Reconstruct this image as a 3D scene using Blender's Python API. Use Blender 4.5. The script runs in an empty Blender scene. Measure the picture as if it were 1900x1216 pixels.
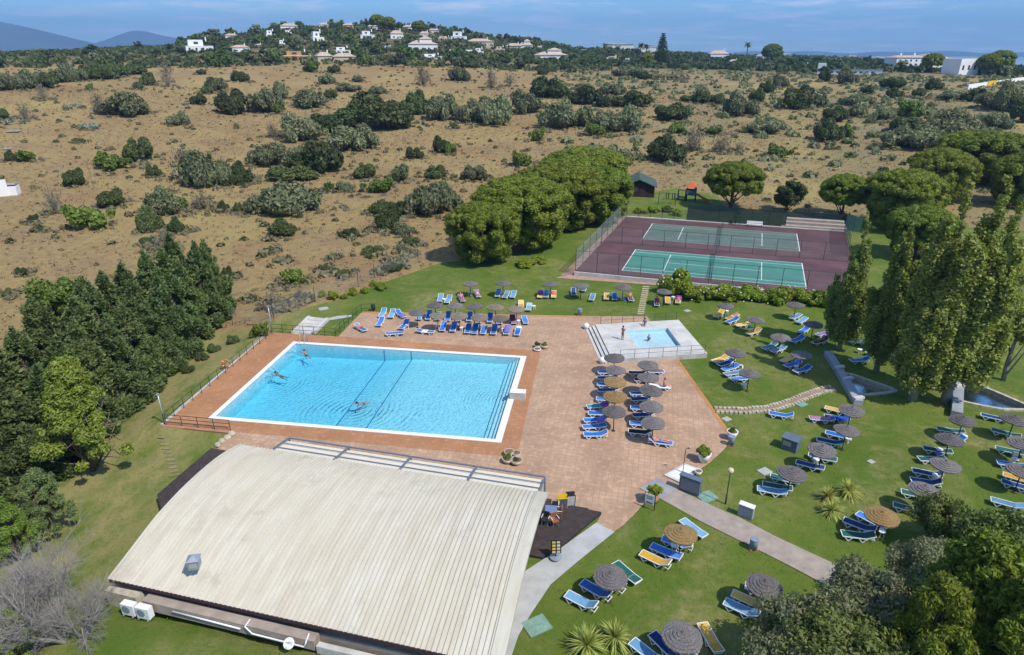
import bpy, bmesh, math, random
import numpy as np
from mathutils import Vector, Matrix
from mathutils.geometry import delaunay_2d_cdt

# ------------------------------------------------------------------ camera, sky, sun, exposure
SC = bpy.context.scene
COL = SC.collection
F, PITCH, CH = 1200.0, math.radians(23.1), 28.4        # focal length for a 1900 px wide picture, downward pitch, flying height
CP, SP = math.cos(PITCH), math.sin(PITCH)
cam = bpy.data.cameras.new('camera'); camo = bpy.data.objects.new('camera', cam); COL.objects.link(camo)
cam.sensor_width = 36.0; cam.lens = 36.0 * F / 1900.0
cam.clip_start = 0.5; cam.clip_end = 60000.0
camo.location = (0, 0, CH); camo.rotation_euler = (math.pi/2 - PITCH, 0, 0)
SC.camera = camo

SUN_EL, SUN_AZ = math.radians(53.0), math.radians(-40.0)   # direction towards the sun: azimuth counted from +X
sun_dir = Vector((math.cos(SUN_EL)*math.cos(SUN_AZ), math.cos(SUN_EL)*math.sin(SUN_AZ), math.sin(SUN_EL)))
sl = bpy.data.lights.new('sun', 'SUN'); sl.energy = 3.75; sl.angle = math.radians(0.53); sl.color = (1.0, 0.955, 0.88)
so = bpy.data.objects.new('sun', sl); COL.objects.link(so); so.rotation_euler = sun_dir.to_track_quat('Z', 'Y').to_euler()

wd = bpy.data.worlds.new('World'); SC.world = wd; wd.use_nodes = True
wn, wl = wd.node_tree.nodes, wd.node_tree.links
wn.clear()
sky = wn.new('ShaderNodeTexSky'); sky.sky_type = 'NISHITA'; sky.sun_disc = False
sky.sun_elevation = SUN_EL; sky.sun_rotation = math.pi/2 - SUN_AZ
sky.air_density = 1.0; sky.dust_density = 0.15; sky.ozone_density = 3.5; sky.altitude = 30
hs = wn.new('ShaderNodeHueSaturation'); hs.inputs['Saturation'].default_value = 1.15; hs.inputs['Value'].default_value = 0.8
wl.new(sky.outputs[0], hs.inputs['Color'])
tint = wn.new('ShaderNodeMix'); tint.data_type = 'RGBA'; tint.blend_type = 'MULTIPLY'; tint.inputs[0].default_value = 1.0
tint.inputs[7].default_value = (0.70, 0.98, 1.18, 1); wl.new(hs.outputs[0], tint.inputs[6])
# thin fair-weather clouds on a flat layer high above, spread evenly over the whole sky
tc = wn.new('ShaderNodeTexCoord'); sx = wn.new('ShaderNodeSeparateXYZ'); wl.new(tc.outputs['Generated'], sx.inputs[0])
zz = wn.new('ShaderNodeMath'); zz.operation = 'MAXIMUM'; zz.inputs[1].default_value = 0.0; wl.new(sx.outputs[2], zz.inputs[0])
za = wn.new('ShaderNodeMath'); za.operation = 'ADD'; za.inputs[1].default_value = 0.075; wl.new(zz.outputs[0], za.inputs[0])
dx = wn.new('ShaderNodeMath'); dx.operation = 'DIVIDE'; wl.new(sx.outputs[0], dx.inputs[0]); wl.new(za.outputs[0], dx.inputs[1])
dy = wn.new('ShaderNodeMath'); dy.operation = 'DIVIDE'; wl.new(sx.outputs[1], dy.inputs[0]); wl.new(za.outputs[0], dy.inputs[1])
cx = wn.new('ShaderNodeCombineXYZ'); wl.new(dx.outputs[0], cx.inputs[0]); wl.new(dy.outputs[0], cx.inputs[1])
cn = wn.new('ShaderNodeTexNoise'); cn.inputs['Scale'].default_value = 0.9; cn.inputs['Detail'].default_value = 7; cn.inputs['Roughness'].default_value = 0.62
wl.new(cx.outputs[0], cn.inputs['Vector'])
cr = wn.new('ShaderNodeValToRGB'); cr.color_ramp.elements[0].position = 0.49; cr.color_ramp.elements[1].position = 0.66
cr.color_ramp.elements[1].color = (0.8, 0.8, 0.8, 1); wl.new(cn.outputs[0], cr.inputs[0])
cm = wn.new('ShaderNodeMix'); cm.data_type = 'RGBA'; wl.new(cr.outputs[0], cm.inputs[0]); wl.new(tint.outputs[2], cm.inputs[6])
cm.inputs[7].default_value = (7.2, 7.5, 8.2, 1)
bg = wn.new('ShaderNodeBackground'); bg.inputs[1].default_value = 0.15
wl.new(cm.outputs[2], bg.inputs[0])
wo = wn.new('ShaderNodeOutputWorld'); wl.new(bg.outputs[0], wo.inputs[0])

SC.view_settings.view_transform = 'Standard'; SC.view_settings.look = 'None'
SC.view_settings.exposure = 0.36; SC.view_settings.gamma = 1.0; SC.view_settings.use_curve_mapping = False
SC.cycles.max_bounces = 8; SC.cycles.diffuse_bounces = 2; SC.cycles.glossy_bounces = 2; SC.cycles.transparent_max_bounces = 16
SC.cycles.transmission_bounces = 2; SC.cycles.volume_bounces = 0
SC.cycles.caustics_reflective = False; SC.cycles.caustics_refractive = False
SC.cycles.use_denoising = True

# ------------------------------------------------------------------ where things stand
def ray(u, v):
    X = (u - 950.0)/F; Y = (v - 608.0)/F
    return (X, CP - Y*SP, -SP - Y*CP)
def G(u, v, z=0.0):
    d = ray(u, v); t = (z - CH)/d[2]
    return Vector((d[0]*t, d[1]*t, z))
def PJ(p):
    z = p[2] - CH; d = p[1]*CP - z*SP
    return 950 + F*p[0]/d, 608 - F*(p[1]*SP + z*CP)/d
def depth(p): return p[1]*CP - (p[2] - CH)*SP
def sstep(a, b, x):
    t = np.clip((x - a)/(b - a), 0, 1); return t*t*(3 - 2*t)

# relief of the countryside: for a bearing (column) the ground lies at these distances and heights
def _zr(u, r, v):
    d = ray(u, v); return CH + r*d[2]/math.hypot(d[0], d[1])
_prof = {
 -60: [(280,195),(400,135),(500,112),(600,103),(1000,112)],
 0:   [(280,195),(400,135),(500,110),(600,101),(1000,112)],
 300: [(280,195),(400,133),(480,113),(560,95),(640,88),(1000,112)],
 450: [(280,195),(400,131),(480,112),(560,86),(640,70),(760,66),(1000,106)],
 550: [(280,195),(400,130),(480,112),(560,78),(640,56),(740,50),(1000,100)],
 750: [(280,195),(400,135),(480,113),(560,78),(650,54),(740,46),(1000,98)],
 850: [(280,195),(400,138),(480,114),(570,84),(670,62),(760,56),(1000,98)],
 950: [(280,195),(400,140),(500,115),(600,95),(700,80),(780,75),(1000,102)],
 1100:[(280,195),(400,143),(500,120),(650,103),(800,92),(1100,104)],
 1250:[(280,196),(400,146),(500,126),(650,112),(900,101),(1300,104)],
 1450:[(280,200),(400,150),(500,131),(700,117),(1000,108),(1400,107)],
 1700:[(280,200),(400,148),(500,132),(700,121),(1000,117),(1400,115)],
 1900:[(280,200),(400,155),(500,142),(700,132),(1000,128),(1400,126)],
 2100:[(280,200),(400,158),(500,145),(700,135),(1000,130),(1400,128)]}
_cols = np.array(sorted(_prof)); _rg = np.concatenate([np.arange(0, 1600, 10), np.arange(1600, 14000, 100)]).astype(float)
_tab = []
for c_ in _cols:
    rs, zs = [0, 150, 190], [0, 0, 0.8]
    for r_, v_ in _prof[c_]: rs.append(r_); zs.append(_zr(min(max(c_, 0), 1900), r_, v_))
    rs += [1700, 14000]; zs += [-14 if c_ < 1650 else -26, -16 if c_ < 1650 else -30]
    z_ = np.interp(_rg, rs, zs); k_ = np.ones(7)/7
    for _ in range(2):
        zp = np.pad(z_, 3, mode='edge'); z_ = np.convolve(zp, k_, 'valid')
    _tab.append(z_)
_tab = np.array(_tab)
def hgt(x, y):
    x = np.asarray(x, float); y = np.asarray(y, float); r = np.hypot(x, y)
    col = np.clip(np.where(y > 1, 950 + 1283*x/np.maximum(y, 1), np.where(x > 0, 2100, -60)), -60, 2100)
    ci = np.clip(np.searchsorted(_cols, col, side='right') - 1, 0, len(_cols) - 2)
    ct = (col - _cols[ci])/(_cols[ci+1] - _cols[ci]); ct = ct*ct*(3 - 2*ct)
    ri = np.clip(np.searchsorted(_rg, r, side='right') - 1, 0, len(_rg) - 2)
    rt = (r - _rg[ri])/(_rg[ri+1] - _rg[ri])
    z = (_tab[ci, ri]*(1-rt) + _tab[ci, ri+1]*rt)*(1-ct) + (_tab[ci+1, ri]*(1-rt) + _tab[ci+1, ri+1]*rt)*ct
    z = z + np.where(r > 190, 0.7*np.sin(x*0.031 + 1.3)*np.sin(y*0.027)*sstep(190, 300, r), 0)
    xl = -27.2 - (65 - y)*0.10
    drop = 0.85*sstep(0.0, 5.0, xl - x)*sstep(110, 75, y)
    drop2 = 0.55*sstep(0, 1.2, 45.2 + (-28.8 - x)*-0.0 - y - (x + 28.8)*0.13)*sstep(-20.2, -21.4, x)*sstep(28, 36, y)
    s_ = (x + 22.0)*.969 - (y - 26.6)*.247; t_ = (x + 22.0)*.247 + (y - 26.6)*.969      # grass bank behind the clubhouse
    bank = 1.35*sstep(1.2, -1.2, t_)*sstep(-6.0, -.2, s_)*sstep(27, 19, s_)*sstep(-16, -9, t_)
    return z - np.maximum(drop, drop2)*(1 - sstep(-3, 0, s_)*sstep(1.2, -1.2, t_)) + bank
def H1(x, y): return float(hgt(x, y))
def GT(u, v):
    """the point of the ground that is seen there (walks out over the relief)"""
    d = ray(u, v); hl = math.hypot(d[0], d[1])
    t, st = 18.0/hl, 0.5/hl
    while t*hl < 13000:
        x, y, z = d[0]*t, d[1]*t, CH + d[2]*t
        if z <= H1(x, y):
            lo, hi = t - st, t
            for _ in range(20):
                m = (lo+hi)/2
                if CH + d[2]*m <= H1(d[0]*m, d[1]*m): hi = m
                else: lo = m
            return Vector((d[0]*hi, d[1]*hi, H1(d[0]*hi, d[1]*hi)))
        st = max(0.5, t*hl*0.006)/hl; t += st
    return Vector((d[0]*t, d[1]*t, H1(d[0]*t, d[1]*t)))

# ------------------------------------------------------------------ materials
MATS = {}
def N(nt, t, **kw):
    n = nt.nodes.new(t)
    for k, v in kw.items(): setattr(n, k, v)
    return n
def mixc(nt, f, a, b, blend='MIX'):
    m = N(nt, 'ShaderNodeMix', data_type='RGBA', blend_type=blend); L = nt.links
    if hasattr(f, 'name') and not isinstance(f, (int, float)): L.new(f, m.inputs[0])
    else: m.inputs[0].default_value = f
    for s, i in ((a, 6), (b, 7)):
        if isinstance(s, (tuple, list)): m.inputs[i].default_value = (*s[:3], 1)
        else: L.new(s, m.inputs[i])
    return m.outputs[2]
def noise(nt, vec, scale, detail=3, rough=0.55, lo=None, hi=None, sc3=None, dist=0.0):
    L = nt.links
    if sc3:
        mp = N(nt, 'ShaderNodeMapping'); mp.inputs['Scale'].default_value = sc3; L.new(vec, mp.inputs['Vector']); vec = mp.outputs[0]
    n = N(nt, 'ShaderNodeTexNoise'); n.inputs['Scale'].default_value = scale; n.inputs['Detail'].default_value = detail
    n.inputs['Roughness'].default_value = rough; n.inputs['Distortion'].default_value = dist
    L.new(vec, n.inputs['Vector'])
    if lo is None: return n.outputs[0]
    r = N(nt, 'ShaderNodeMapRange'); r.inputs['From Min'].default_value = lo; r.inputs['From Max'].default_value = hi
    L.new(n.outputs[0], r.inputs['Value']); return r.outputs[0]
def base(name, rough=0.8, spec=0.3):
    m = bpy.data.materials.new(name); m.use_nodes = True; nt = m.node_tree
    b = nt.nodes['Principled BSDF']; b.inputs['Roughness'].default_value = rough
    b.inputs['Specular IOR Level'].default_value = spec
    MATS[name] = m
    return m, nt, b
def bump(nt, b, h, strength, dist=0.02):
    n = N(nt, 'ShaderNodeBump'); n.inputs['Strength'].default_value = strength; n.inputs['Distance'].default_value = dist
    nt.links.new(h, n.inputs['Height']); nt.links.new(n.outputs[0], b.inputs['Normal']); return n
def wpos(nt): return N(nt, 'ShaderNodeNewGeometry').outputs['Position']
def opos(nt): return N(nt, 'ShaderNodeTexCoord').outputs['Object']
def plain(name, c, rough=0.6, var=0.18, scale=6.0, spec=0.3, metal=0.0, world=False, bmp=0.0):
    m, nt, b = base(name, rough, spec); b.inputs['Metallic'].default_value = metal
    p = wpos(nt) if world else opos(nt)
    n = noise(nt, p, scale, 5, 0.6, 0.3, 0.7)
    d = tuple(x*(1-var) for x in c); l = tuple(min(1, x*(1+var*0.6)) for x in c)
    nt.links.new(mixc(nt, n, d, l), b.inputs['Base Color'])
    if bmp: bump(nt, b, noise(nt, p, scale*8, 4), bmp)
    return m
def fabric(name, c):
    m, nt, b = base(name, 0.75, 0.2); L = nt.links; oi = N(nt, 'ShaderNodeObjectInfo'); p = opos(nt)
    cc = mixc(nt, noise(nt, p, 4.0, 5, 0.65, 0.3, 0.7), tuple(x*.8 for x in c), tuple(min(1, x*1.12) for x in c)); cc = mixc(nt, noise(nt, p, 1.3, 4, 0.6, 0.5, 0.8), cc, tuple(x*.80+.05 for x in c))
    mr = N(nt, 'ShaderNodeMapRange'); mr.inputs['To Min'].default_value = .72; mr.inputs['To Max'].default_value = 1.3; L.new(oi.outputs['Random'], mr.inputs['Value'])
    h = N(nt, 'ShaderNodeHueSaturation'); L.new(mr.outputs[0], h.inputs['Value']); L.new(cc, h.inputs['Color'])
    f = N(nt, 'ShaderNodeMath', operation='FRACT'); w = N(nt, 'ShaderNodeMath', operation='MULTIPLY'); w.inputs[1].default_value = 5.7; L.new(oi.outputs['Random'], w.inputs[0]); L.new(w.outputs[0], f.inputs[0])
    ms = N(nt, 'ShaderNodeMapRange'); ms.inputs['To Min'].default_value = .84; ms.inputs['To Max'].default_value = 1.0; L.new(f.outputs[0], ms.inputs['Value']); L.new(ms.outputs[0], h.inputs['Saturation']); L.new(h.outputs[0], b.inputs['Base Color'])
def leafmat(name, c1, c2, var=0.35, transl=0.30, rough=0.55, spec=0.25, gain=1.65):
    c1 = tuple(x*gain for x in c1); c2 = tuple(x*gain for x in c2)
    m, nt, b = base(name, rough, spec); L = nt.links
    g = N(nt, 'ShaderNodeNewGeometry'); oi = N(nt, 'ShaderNodeObjectInfo')
    c = mixc(nt, g.outputs['Random Per Island'], c1, c2)
    mr = N(nt, 'ShaderNodeMapRange'); mr.inputs['To Min'].default_value = 1 - var; mr.inputs['To Max'].default_value = 1 + var*0.7
    L.new(oi.outputs['Random'], mr.inputs['Value'])
    hsv = N(nt, 'ShaderNodeHueSaturation'); L.new(mr.outputs[0], hsv.inputs['Value']); L.new(c, hsv.inputs['Color'])
    mh = N(nt, 'ShaderNodeMapRange'); mh.inputs['To Min'].default_value = 0.485; mh.inputs['To Max'].default_value = 0.515
    w = N(nt, 'ShaderNodeMath', operation='FRACT'); w2 = N(nt, 'ShaderNodeMath', operation='MULTIPLY'); w2.inputs[1].default_value = 7.31
    L.new(oi.outputs['Random'], w2.inputs[0]); L.new(w2.outputs[0], w.inputs[0]); L.new(w.outputs[0], mh.inputs['Value']); L.new(mh.outputs[0], hsv.inputs['Hue'])
    L.new(hsv.outputs[0], b.inputs['Base Color'])
    t = N(nt, 'ShaderNodeBsdfTranslucent'); L.new(mixc(nt, 1.0, hsv.outputs[0], (1.15, 1.1, 0.55), 'MULTIPLY'), t.inputs['Color'])
    ms = N(nt, 'ShaderNodeMixShader'); ms.inputs[0].default_value = transl
    L.new(b.outputs[0], ms.inputs[1]); L.new(t.outputs[0], ms.inputs[2])
    L.new(ms.outputs[0], nt.nodes['Material Output'].inputs['Surface'])
    return m

def make_materials():
    # dry field: straw grass over reddish soil
    m, nt, b = base('dry_field', 0.95, 0.1); p = wpos(nt); L = nt.links
    big = noise(nt, p, 0.016, 4, 0.6, 0.35, 0.65); mid = noise(nt, p, 0.09, 5, 0.65, 0.36, 0.64); fine = noise(nt, p, 0.9, 6, 0.7, 0.3, 0.7)
    c = mixc(nt, big, (0.350, 0.250, 0.112), (0.312, 0.200, 0.086))
    c = mixc(nt, mid, c, (0.385, 0.285, 0.118))
    soil = noise(nt, p, 0.035, 4, 0.6, 0.54, 0.68, dist=0.8); c = mixc(nt, soil, c, (0.300, 0.170, 0.080))
    grey = noise(nt, p, 0.05, 5, 0.65, 0.56, 0.72, sc3=(1, 1.6, 1)); c = mixc(nt, grey, c, (0.275, 0.198, 0.118))
    c = mixc(nt, fine, c, (0.235, 0.158, 0.072))
    dots = noise(nt, p, 0.42, 4, 0.65, 0.57, 0.68); dens = noise(nt, p, 0.03, 3, 0.5, 0.36, 0.6)
    mm = N(nt, 'ShaderNodeMath', operation='MULTIPLY'); L.new(dots, mm.inputs[0]); L.new(dens, mm.inputs[1])
    c = mixc(nt, mm.outputs[0], c, (0.130, 0.110, 0.050))
    sxy = N(nt, 'ShaderNodeSeparateXYZ'); L.new(p, sxy.inputs[0]); rx_ = N(nt, 'ShaderNodeMapRange'); rx_.inputs['From Min'].default_value = 0; rx_.inputs['From Max'].default_value = 110; L.new(sxy.outputs[0], rx_.inputs['Value'])
    gm = N(nt, 'ShaderNodeMath', operation='MULTIPLY'); L.new(rx_.outputs[0], gm.inputs[0]); L.new(noise(nt, p, 0.06, 5, 0.65, 0.36, 0.6), gm.inputs[1]); c = mixc(nt, gm.outputs[0], c, (0.215, 0.190, 0.092))
    yl = noise(nt, p, 0.022, 4, 0.6, 0.50, 0.66); c = mixc(nt, yl, c, (0.345, 0.262, 0.100))
    # wooded hillside floor far out
    ln = N(nt, 'ShaderNodeVectorMath', operation='LENGTH'); L.new(p, ln.inputs[0])
    fr = N(nt, 'ShaderNodeMapRange'); fr.inputs['From Min'].default_value = 430; fr.inputs['From Max'].default_value = 520; L.new(ln.outputs['Value'], fr.inputs['Value'])
    hill = mixc(nt, noise(nt, p, 0.02, 5, 0.7, 0.4, 0.6), (0.085, 0.090, 0.040), (0.20, 0.15, 0.08))
    c = mixc(nt, fr.outputs[0], c, hill)
    L.new(c, b.inputs['Base Color']); bump(nt, b, noise(nt, p, 1.3, 6, 0.7), 1.0, 0.35)
    # lawn
    m, nt, b = base('lawn', 0.9, 0.15); p = wpos(nt); L = nt.links
    big = noise(nt, p, 0.09, 4, 0.6, 0.35, 0.65); mid = noise(nt, p, 0.5, 5, 0.65, 0.32, 0.68); fine = noise(nt, p, 5.0, 5, 0.75, 0.25, 0.75)
    c = mixc(nt, big, (0.090, 0.142, 0.016), (0.182, 0.205, 0.034))
    c = mixc(nt, mid, c, (0.088, 0.150, 0.016))
    dry = noise(nt, p, 0.13, 6, 0.7, 0.46, 0.68, dist=0.8); dry2 = noise(nt, p, 1.3, 5, 0.65, 0.32, 0.62)
    mm = N(nt, 'ShaderNodeMath', operation='MULTIPLY'); L.new(dry, mm.inputs[0]); L.new(dry2, mm.inputs[1])
    # thin worn grass towards the left bank
    sp = N(nt, 'ShaderNodeSeparateXYZ'); L.new(p, sp.inputs[0])
    lf = N(nt, 'ShaderNodeMapRange'); lf.inputs['From Min'].default_value = -19; lf.inputs['From Max'].default_value = -27; L.new(sp.outputs[0], lf.inputs['Value'])
    worn = noise(nt, p, 0.24, 6, 0.7, 0.36, 0.56, sc3=(1.5, 0.8, 1))
    m2 = N(nt, 'ShaderNodeMath', operation='MULTIPLY'); L.new(lf.outputs[0], m2.inputs[0]); L.new(worn, m2.inputs[1])
    mx = N(nt, 'ShaderNodeMath', operation='MAXIMUM'); L.new(mm.outputs[0], mx.inputs[0]); L.new(m2.outputs[0], mx.inputs[1])
    c = mixc(nt, mx.outputs[0], c, (0.320, 0.265, 0.108))
    f2 = N(nt, 'ShaderNodeMath', operation='MULTIPLY'); L.new(fine, f2.inputs[0]); f2.inputs[1].default_value = 0.45
    c = mixc(nt, f2.outputs[0], c, (0.060, 0.092, 0.016))
    L.new(c, b.inputs['Base Color']); bump(nt, b, noise(nt, p, 9.0, 5, 0.8), 0.9, 0.06)
    # paving tiles
    def tiles(name, c1, c2, mortar, size, ang, ms=0.012, var=0.5, stain=0.25):
        m, nt, b = base(name, 0.8, 0.25); p = wpos(nt); L = nt.links
        mp = N(nt, 'ShaderNodeMapping'); mp.inputs['Rotation'].default_value = (0, 0, ang); L.new(p, mp.inputs['Vector'])
        br = N(nt, 'ShaderNodeTexBrick'); br.offset = 0.0; br.inputs['Scale'].default_value = 1.0
        br.inputs['Brick Width'].default_value = size; br.inputs['Row Height'].default_value = size; br.inputs['Mortar Size'].default_value = ms
        br.inputs['Color1'].default_value = (*c1, 1); br.inputs['Color2'].default_value = (*c2, 1); br.inputs['Mortar'].default_value = (*mortar, 1)
        br.inputs['Bias'].default_value = 0.0; L.new(mp.outputs[0], br.inputs['Vector'])
        c = mixc(nt, noise(nt, p, 0.35, 5, 0.65, 0.35, 0.65), br.outputs['Color'], tuple(x*(1-stain) for x in c1))
        c = mixc(nt, noise(nt, p, 2.2, 5, 0.7, 0.52, 0.8), c, tuple(min(1, x*1.25) for x in c2))
        L.new(c, b.inputs['Base Color'])
        bump(nt, b, br.outputs['Fac'], -0.3, 0.01)
        return m
    tiles('terrace_tile', (0.445, 0.280, 0.175), (0.520, 0.345, 0.222), (0.335, 0.212, 0.135), 0.42, 0.22, ms=0.02)
    tiles('pool_band_tile', (0.405, 0.195, 0.092), (0.450, 0.228, 0.112), (0.33, 0.15, 0.07), 0.30, 0.147, stain=0.18)
    tiles('border_tile', (0.500, 0.230, 0.075), (0.53, 0.26, 0.10), (0.33, 0.17, 0.08), 0.30, 0.22)
    tiles('pink_paving', (0.420, 0.260, 0.185), (0.47, 0.30, 0.22), (0.30, 0.19, 0.14), 0.5, 0.3)
    tiles('pool_tile', (0.47, 0.77, 0.86), (0.50, 0.80, 0.885), (0.42, 0.72, 0.83), 0.25, 0.147, ms=0.012, stain=0.06)
    tiles('small_pool_tile', (0.60, 0.77, 0.83), (0.64, 0.80, 0.86), (0.52, 0.70, 0.78), 0.20, 0.1, stain=0.05)
    # water
    def water(name, absorb, dens, rings, bs, rough=0.03, opaque=None):
        m, nt, b = base(name); nt.nodes.remove(b); p = wpos(nt); L = nt.links
        h = noise(nt, p, 3.4, 5, 0.6, dist=1.2)
        h2 = noise(nt, p, 0.75, 3, 0.5, dist=0.3)
        acc = N(nt, 'ShaderNodeMath', operation='ADD'); L.new(h, acc.inputs[0]); L.new(h2, acc.inputs[1]); out = acc.outputs[0]
        for (rx, ry, rsc, amp) in rings:
            mp = N(nt, 'ShaderNodeMapping'); mp.inputs['Location'].default_value = (-rx, -ry, 0); L.new(p, mp.inputs['Vector'])
            w = N(nt, 'ShaderNodeTexWave', wave_type='RINGS', rings_direction='Z', wave_profile='SIN'); w.inputs['Scale'].default_value = rsc
            w.inputs['Distortion'].default_value = 2.6; w.inputs['Detail'].default_value = 3; w.inputs['Detail Scale'].default_value = 0.7
            L.new(mp.outputs[0], w.inputs['Vector'])
            le = N(nt, 'ShaderNodeVectorMath', operation='LENGTH'); L.new(mp.outputs[0], le.inputs[0])
            fa = N(nt, 'ShaderNodeMapRange'); fa.inputs['From Min'].default_value = 0.4; fa.inputs['From Max'].default_value = 9.0
            fa.inputs['To Min'].default_value = amp; fa.inputs['To Max'].default_value = 0.0; L.new(le.outputs['Value'], fa.inputs['Value'])
            mu = N(nt, 'ShaderNodeMath', operation='MULTIPLY'); L.new(w.outputs['Fac'], mu.inputs[0]); L.new(fa.outputs[0], mu.inputs[1])
            bk = N(nt, 'ShaderNodeMath', operation='MULTIPLY'); L.new(mu.outputs[0], bk.inputs[0]); L.new(noise(nt, mp.outputs[0], 0.55, 4, 0.6, 0.36, 0.62), bk.inputs[1])
            a2 = N(nt, 'ShaderNodeMath', operation='ADD'); L.new(out, a2.inputs[0]); L.new(bk.outputs[0], a2.inputs[1]); out = a2.outputs[0]
        bn = N(nt, 'ShaderNodeBump'); bn.inputs['Strength'].default_value = 1.0; bn.inputs['Distance'].default_value = bs; L.new(out, bn.inputs['Height'])
        fr = N(nt, 'ShaderNodeFresnel'); fr.inputs['IOR'].default_value = 1.33; L.new(bn.outputs[0], fr.inputs['Normal'])
        gl = N(nt, 'ShaderNodeBsdfGlossy'); gl.inputs['Roughness'].default_value = rough; L.new(bn.outputs[0], gl.inputs['Normal'])
        if opaque:
            tr = N(nt, 'ShaderNodeBsdfDiffuse'); tr.inputs['Color'].default_value = (*opaque, 1)
        else:
            tr = N(nt, 'ShaderNodeBsdfTransparent')
        ms = N(nt, 'ShaderNodeMixShader'); L.new(fr.outputs[0], ms.inputs[0]); L.new(tr.outputs[0], ms.inputs[1]); L.new(gl.outputs[0], ms.inputs[2])
        L.new(ms.outputs[0], nt.nodes['Material Output'].inputs['Surface'])
        if dens:
            va = N(nt, 'ShaderNodeVolumeAbsorption'); va.inputs['Color'].default_value = (*absorb, 1); va.inputs['Density'].default_value = dens
            L.new(va.outputs[0], nt.nodes['Material Output'].inputs['Volume'])
        return m
    sw = [G(565, 655, -.1), G(515, 694, -.1), G(667, 748, -.1), G(955, 735, -.1)]
    water('pool_water', (0.0, 0.79, 0.94), 0.33, [(q.x, q.y, s_, a_) for q, s_, a_ in zip(sw, (0.75, 0.7, 0.62, 1.0), (.6, .7, 1.0, .5))], 0.058)
    ch = G(1203, 630, .3)
    water('small_pool_water', (0.2, 0.78, 0.95), 0.30, [(ch.x, ch.y, 1.3, .6)], 0.03)
    water('pond_water', (0.2, 0.4, 0.4), 0.0, [], 0.02, opaque=(0.030, 0.032, 0.022))
    water('sea_water', (0.2, 0.4, 0.5), 0.0, [], 0.30, rough=0.35, opaque=(0.012, 0.115, 0.340))
    # metal / paint / stone
    plain('line_blue', (0.06, 0.24, 0.46), 0.6, 0.1); plain('step_blue', (0.20, 0.42, 0.52), 0.6, 0.1); plain('white_plastic', (0.78, 0.78, 0.76), 0.45, 0.08); plain('white_paint', (0.76, 0.75, 0.72), 0.7, 0.12, 1.2)
    plain('coping_white', (0.78, 0.77, 0.74), 0.7, 0.12, 0.8, world=True); plain('concrete', (0.50, 0.48, 0.43), 0.9, 0.3, 0.8, world=True, bmp=0.2)
    plain('pale_concrete', (0.55, 0.525, 0.475), 0.9, 0.22, 0.7, world=True, bmp=0.15); plain('slab_grey', (0.30, 0.30, 0.29), 0.9, 0.2, 0.9, world=True)
    plain('path_concrete', (0.350, 0.290, 0.235), 0.92, 0.22, 1.4, world=True, bmp=0.4); plain('wall_brown', (0.33, 0.22, 0.14), 0.9, 0.3, 0.8, world=True)
    plain('light_path', (0.42, 0.42, 0.40), 0.9, 0.2, 0.8, world=True); plain('stone_cream', (0.48, 0.43, 0.32), 0.9, 0.35, 3.0); plain('stone_step', (0.44, 0.37, 0.24), 0.9, 0.25, 2.5)
    plain('rail_dark', (0.035, 0.038, 0.035), 0.5, 0.2); plain('rail_green', (0.020, 0.050, 0.035), 0.5, 0.2); plain('steel_grey', (0.17, 0.20, 0.25), 0.45, 0.15, metal=0.2)
    plain('galvanised', (0.42, 0.45, 0.48), 0.4, 0.2, metal=0.5); plain('black_paint', (0.02, 0.02, 0.022), 0.5, 0.1)
    plain('court_purple', (0.118, 0.060, 0.062), 0.9, 0.35, 0.22, world=True); plain('court_green', (0.062, 0.215, 0.165), 0.85, 0.15, 0.5, world=True)
    plain('court_green_faded', (0.105, 0.150, 0.118), 0.88, 0.2, 0.4, world=True); plain('line_white', (0.72, 0.74, 0.72), 0.8, 0.1, 1.0, world=True)
    plain('line_faded', (0.34, 0.42, 0.38), 0.85, 0.15, 1.0, world=True)
    plain('hut_wood', (0.045, 0.024, 0.020), 0.8, 0.4, 2.0); plain('hut_roof', (0.060, 0.095, 0.080), 0.85, 0.25, 1.5); plain('deck_wood', (0.060, 0.046, 0.042), 0.75, 0.35, 3.0)
    plain('bark', (0.16, 0.12, 0.085), 0.95, 0.4, 4.0, bmp=0.5); plain('bark_pale', (0.30, 0.29, 0.26), 0.9, 0.35, 3.0, bmp=0.4); plain('twig_grey', (0.285, 0.255, 0.225), 0.9, 0.25, 2.0)
    plain('thatch_pole', (0.055, 0.048, 0.042), 0.8, 0.3); plain('soil', (0.22, 0.12, 0.06), 0.95, 0.3); plain('terracotta', (0.42, 0.20, 0.12), 0.85, 0.25, 0.8)
    plain('roof_tile_pale', (0.50, 0.385, 0.29), 0.9, 0.3, 0.5); plain('ochre_wall', (0.46, 0.26, 0.10), 0.9, 0.25, 0.3); plain('beige_wall', (0.55, 0.45, 0.32), 0.9, 0.2, 0.3)
    plain('house_white', (0.80, 0.79, 0.76), 0.85, 0.08, 0.3); plain('window_dark', (0.05, 0.06, 0.07), 0.2, 0.2, 0.3, spec=0.5); plain('pink_wall', (0.60, 0.42, 0.34), 0.9, 0.15, 0.3)
    plain('awning_cream', (0.72, 0.64, 0.50), 0.85, 0.08, 0.8); plain('orange_plastic', (0.62, 0.12, 0.03), 0.5, 0.1); plain('red_cloth', (0.55, 0.03, 0.03), 0.85, 0.1)
    plain('yellow_paint', (0.75, 0.48, 0.02), 0.6, 0.1); plain('kiosk_blue', (0.115, 0.150, 0.195), 0.6, 0.15, 1.5); plain('cabinet_grey', (0.36, 0.36, 0.36), 0.8, 0.12)
    plain('globe_cream', (0.66, 0.52, 0.30), 0.4, 0.1); plain('lid_green', (0.20, 0.32, 0.25), 0.85, 0.25, 3.0); plain('lid_grey', (0.40, 0.39, 0.36), 0.9, 0.2, 3.0)
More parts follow.
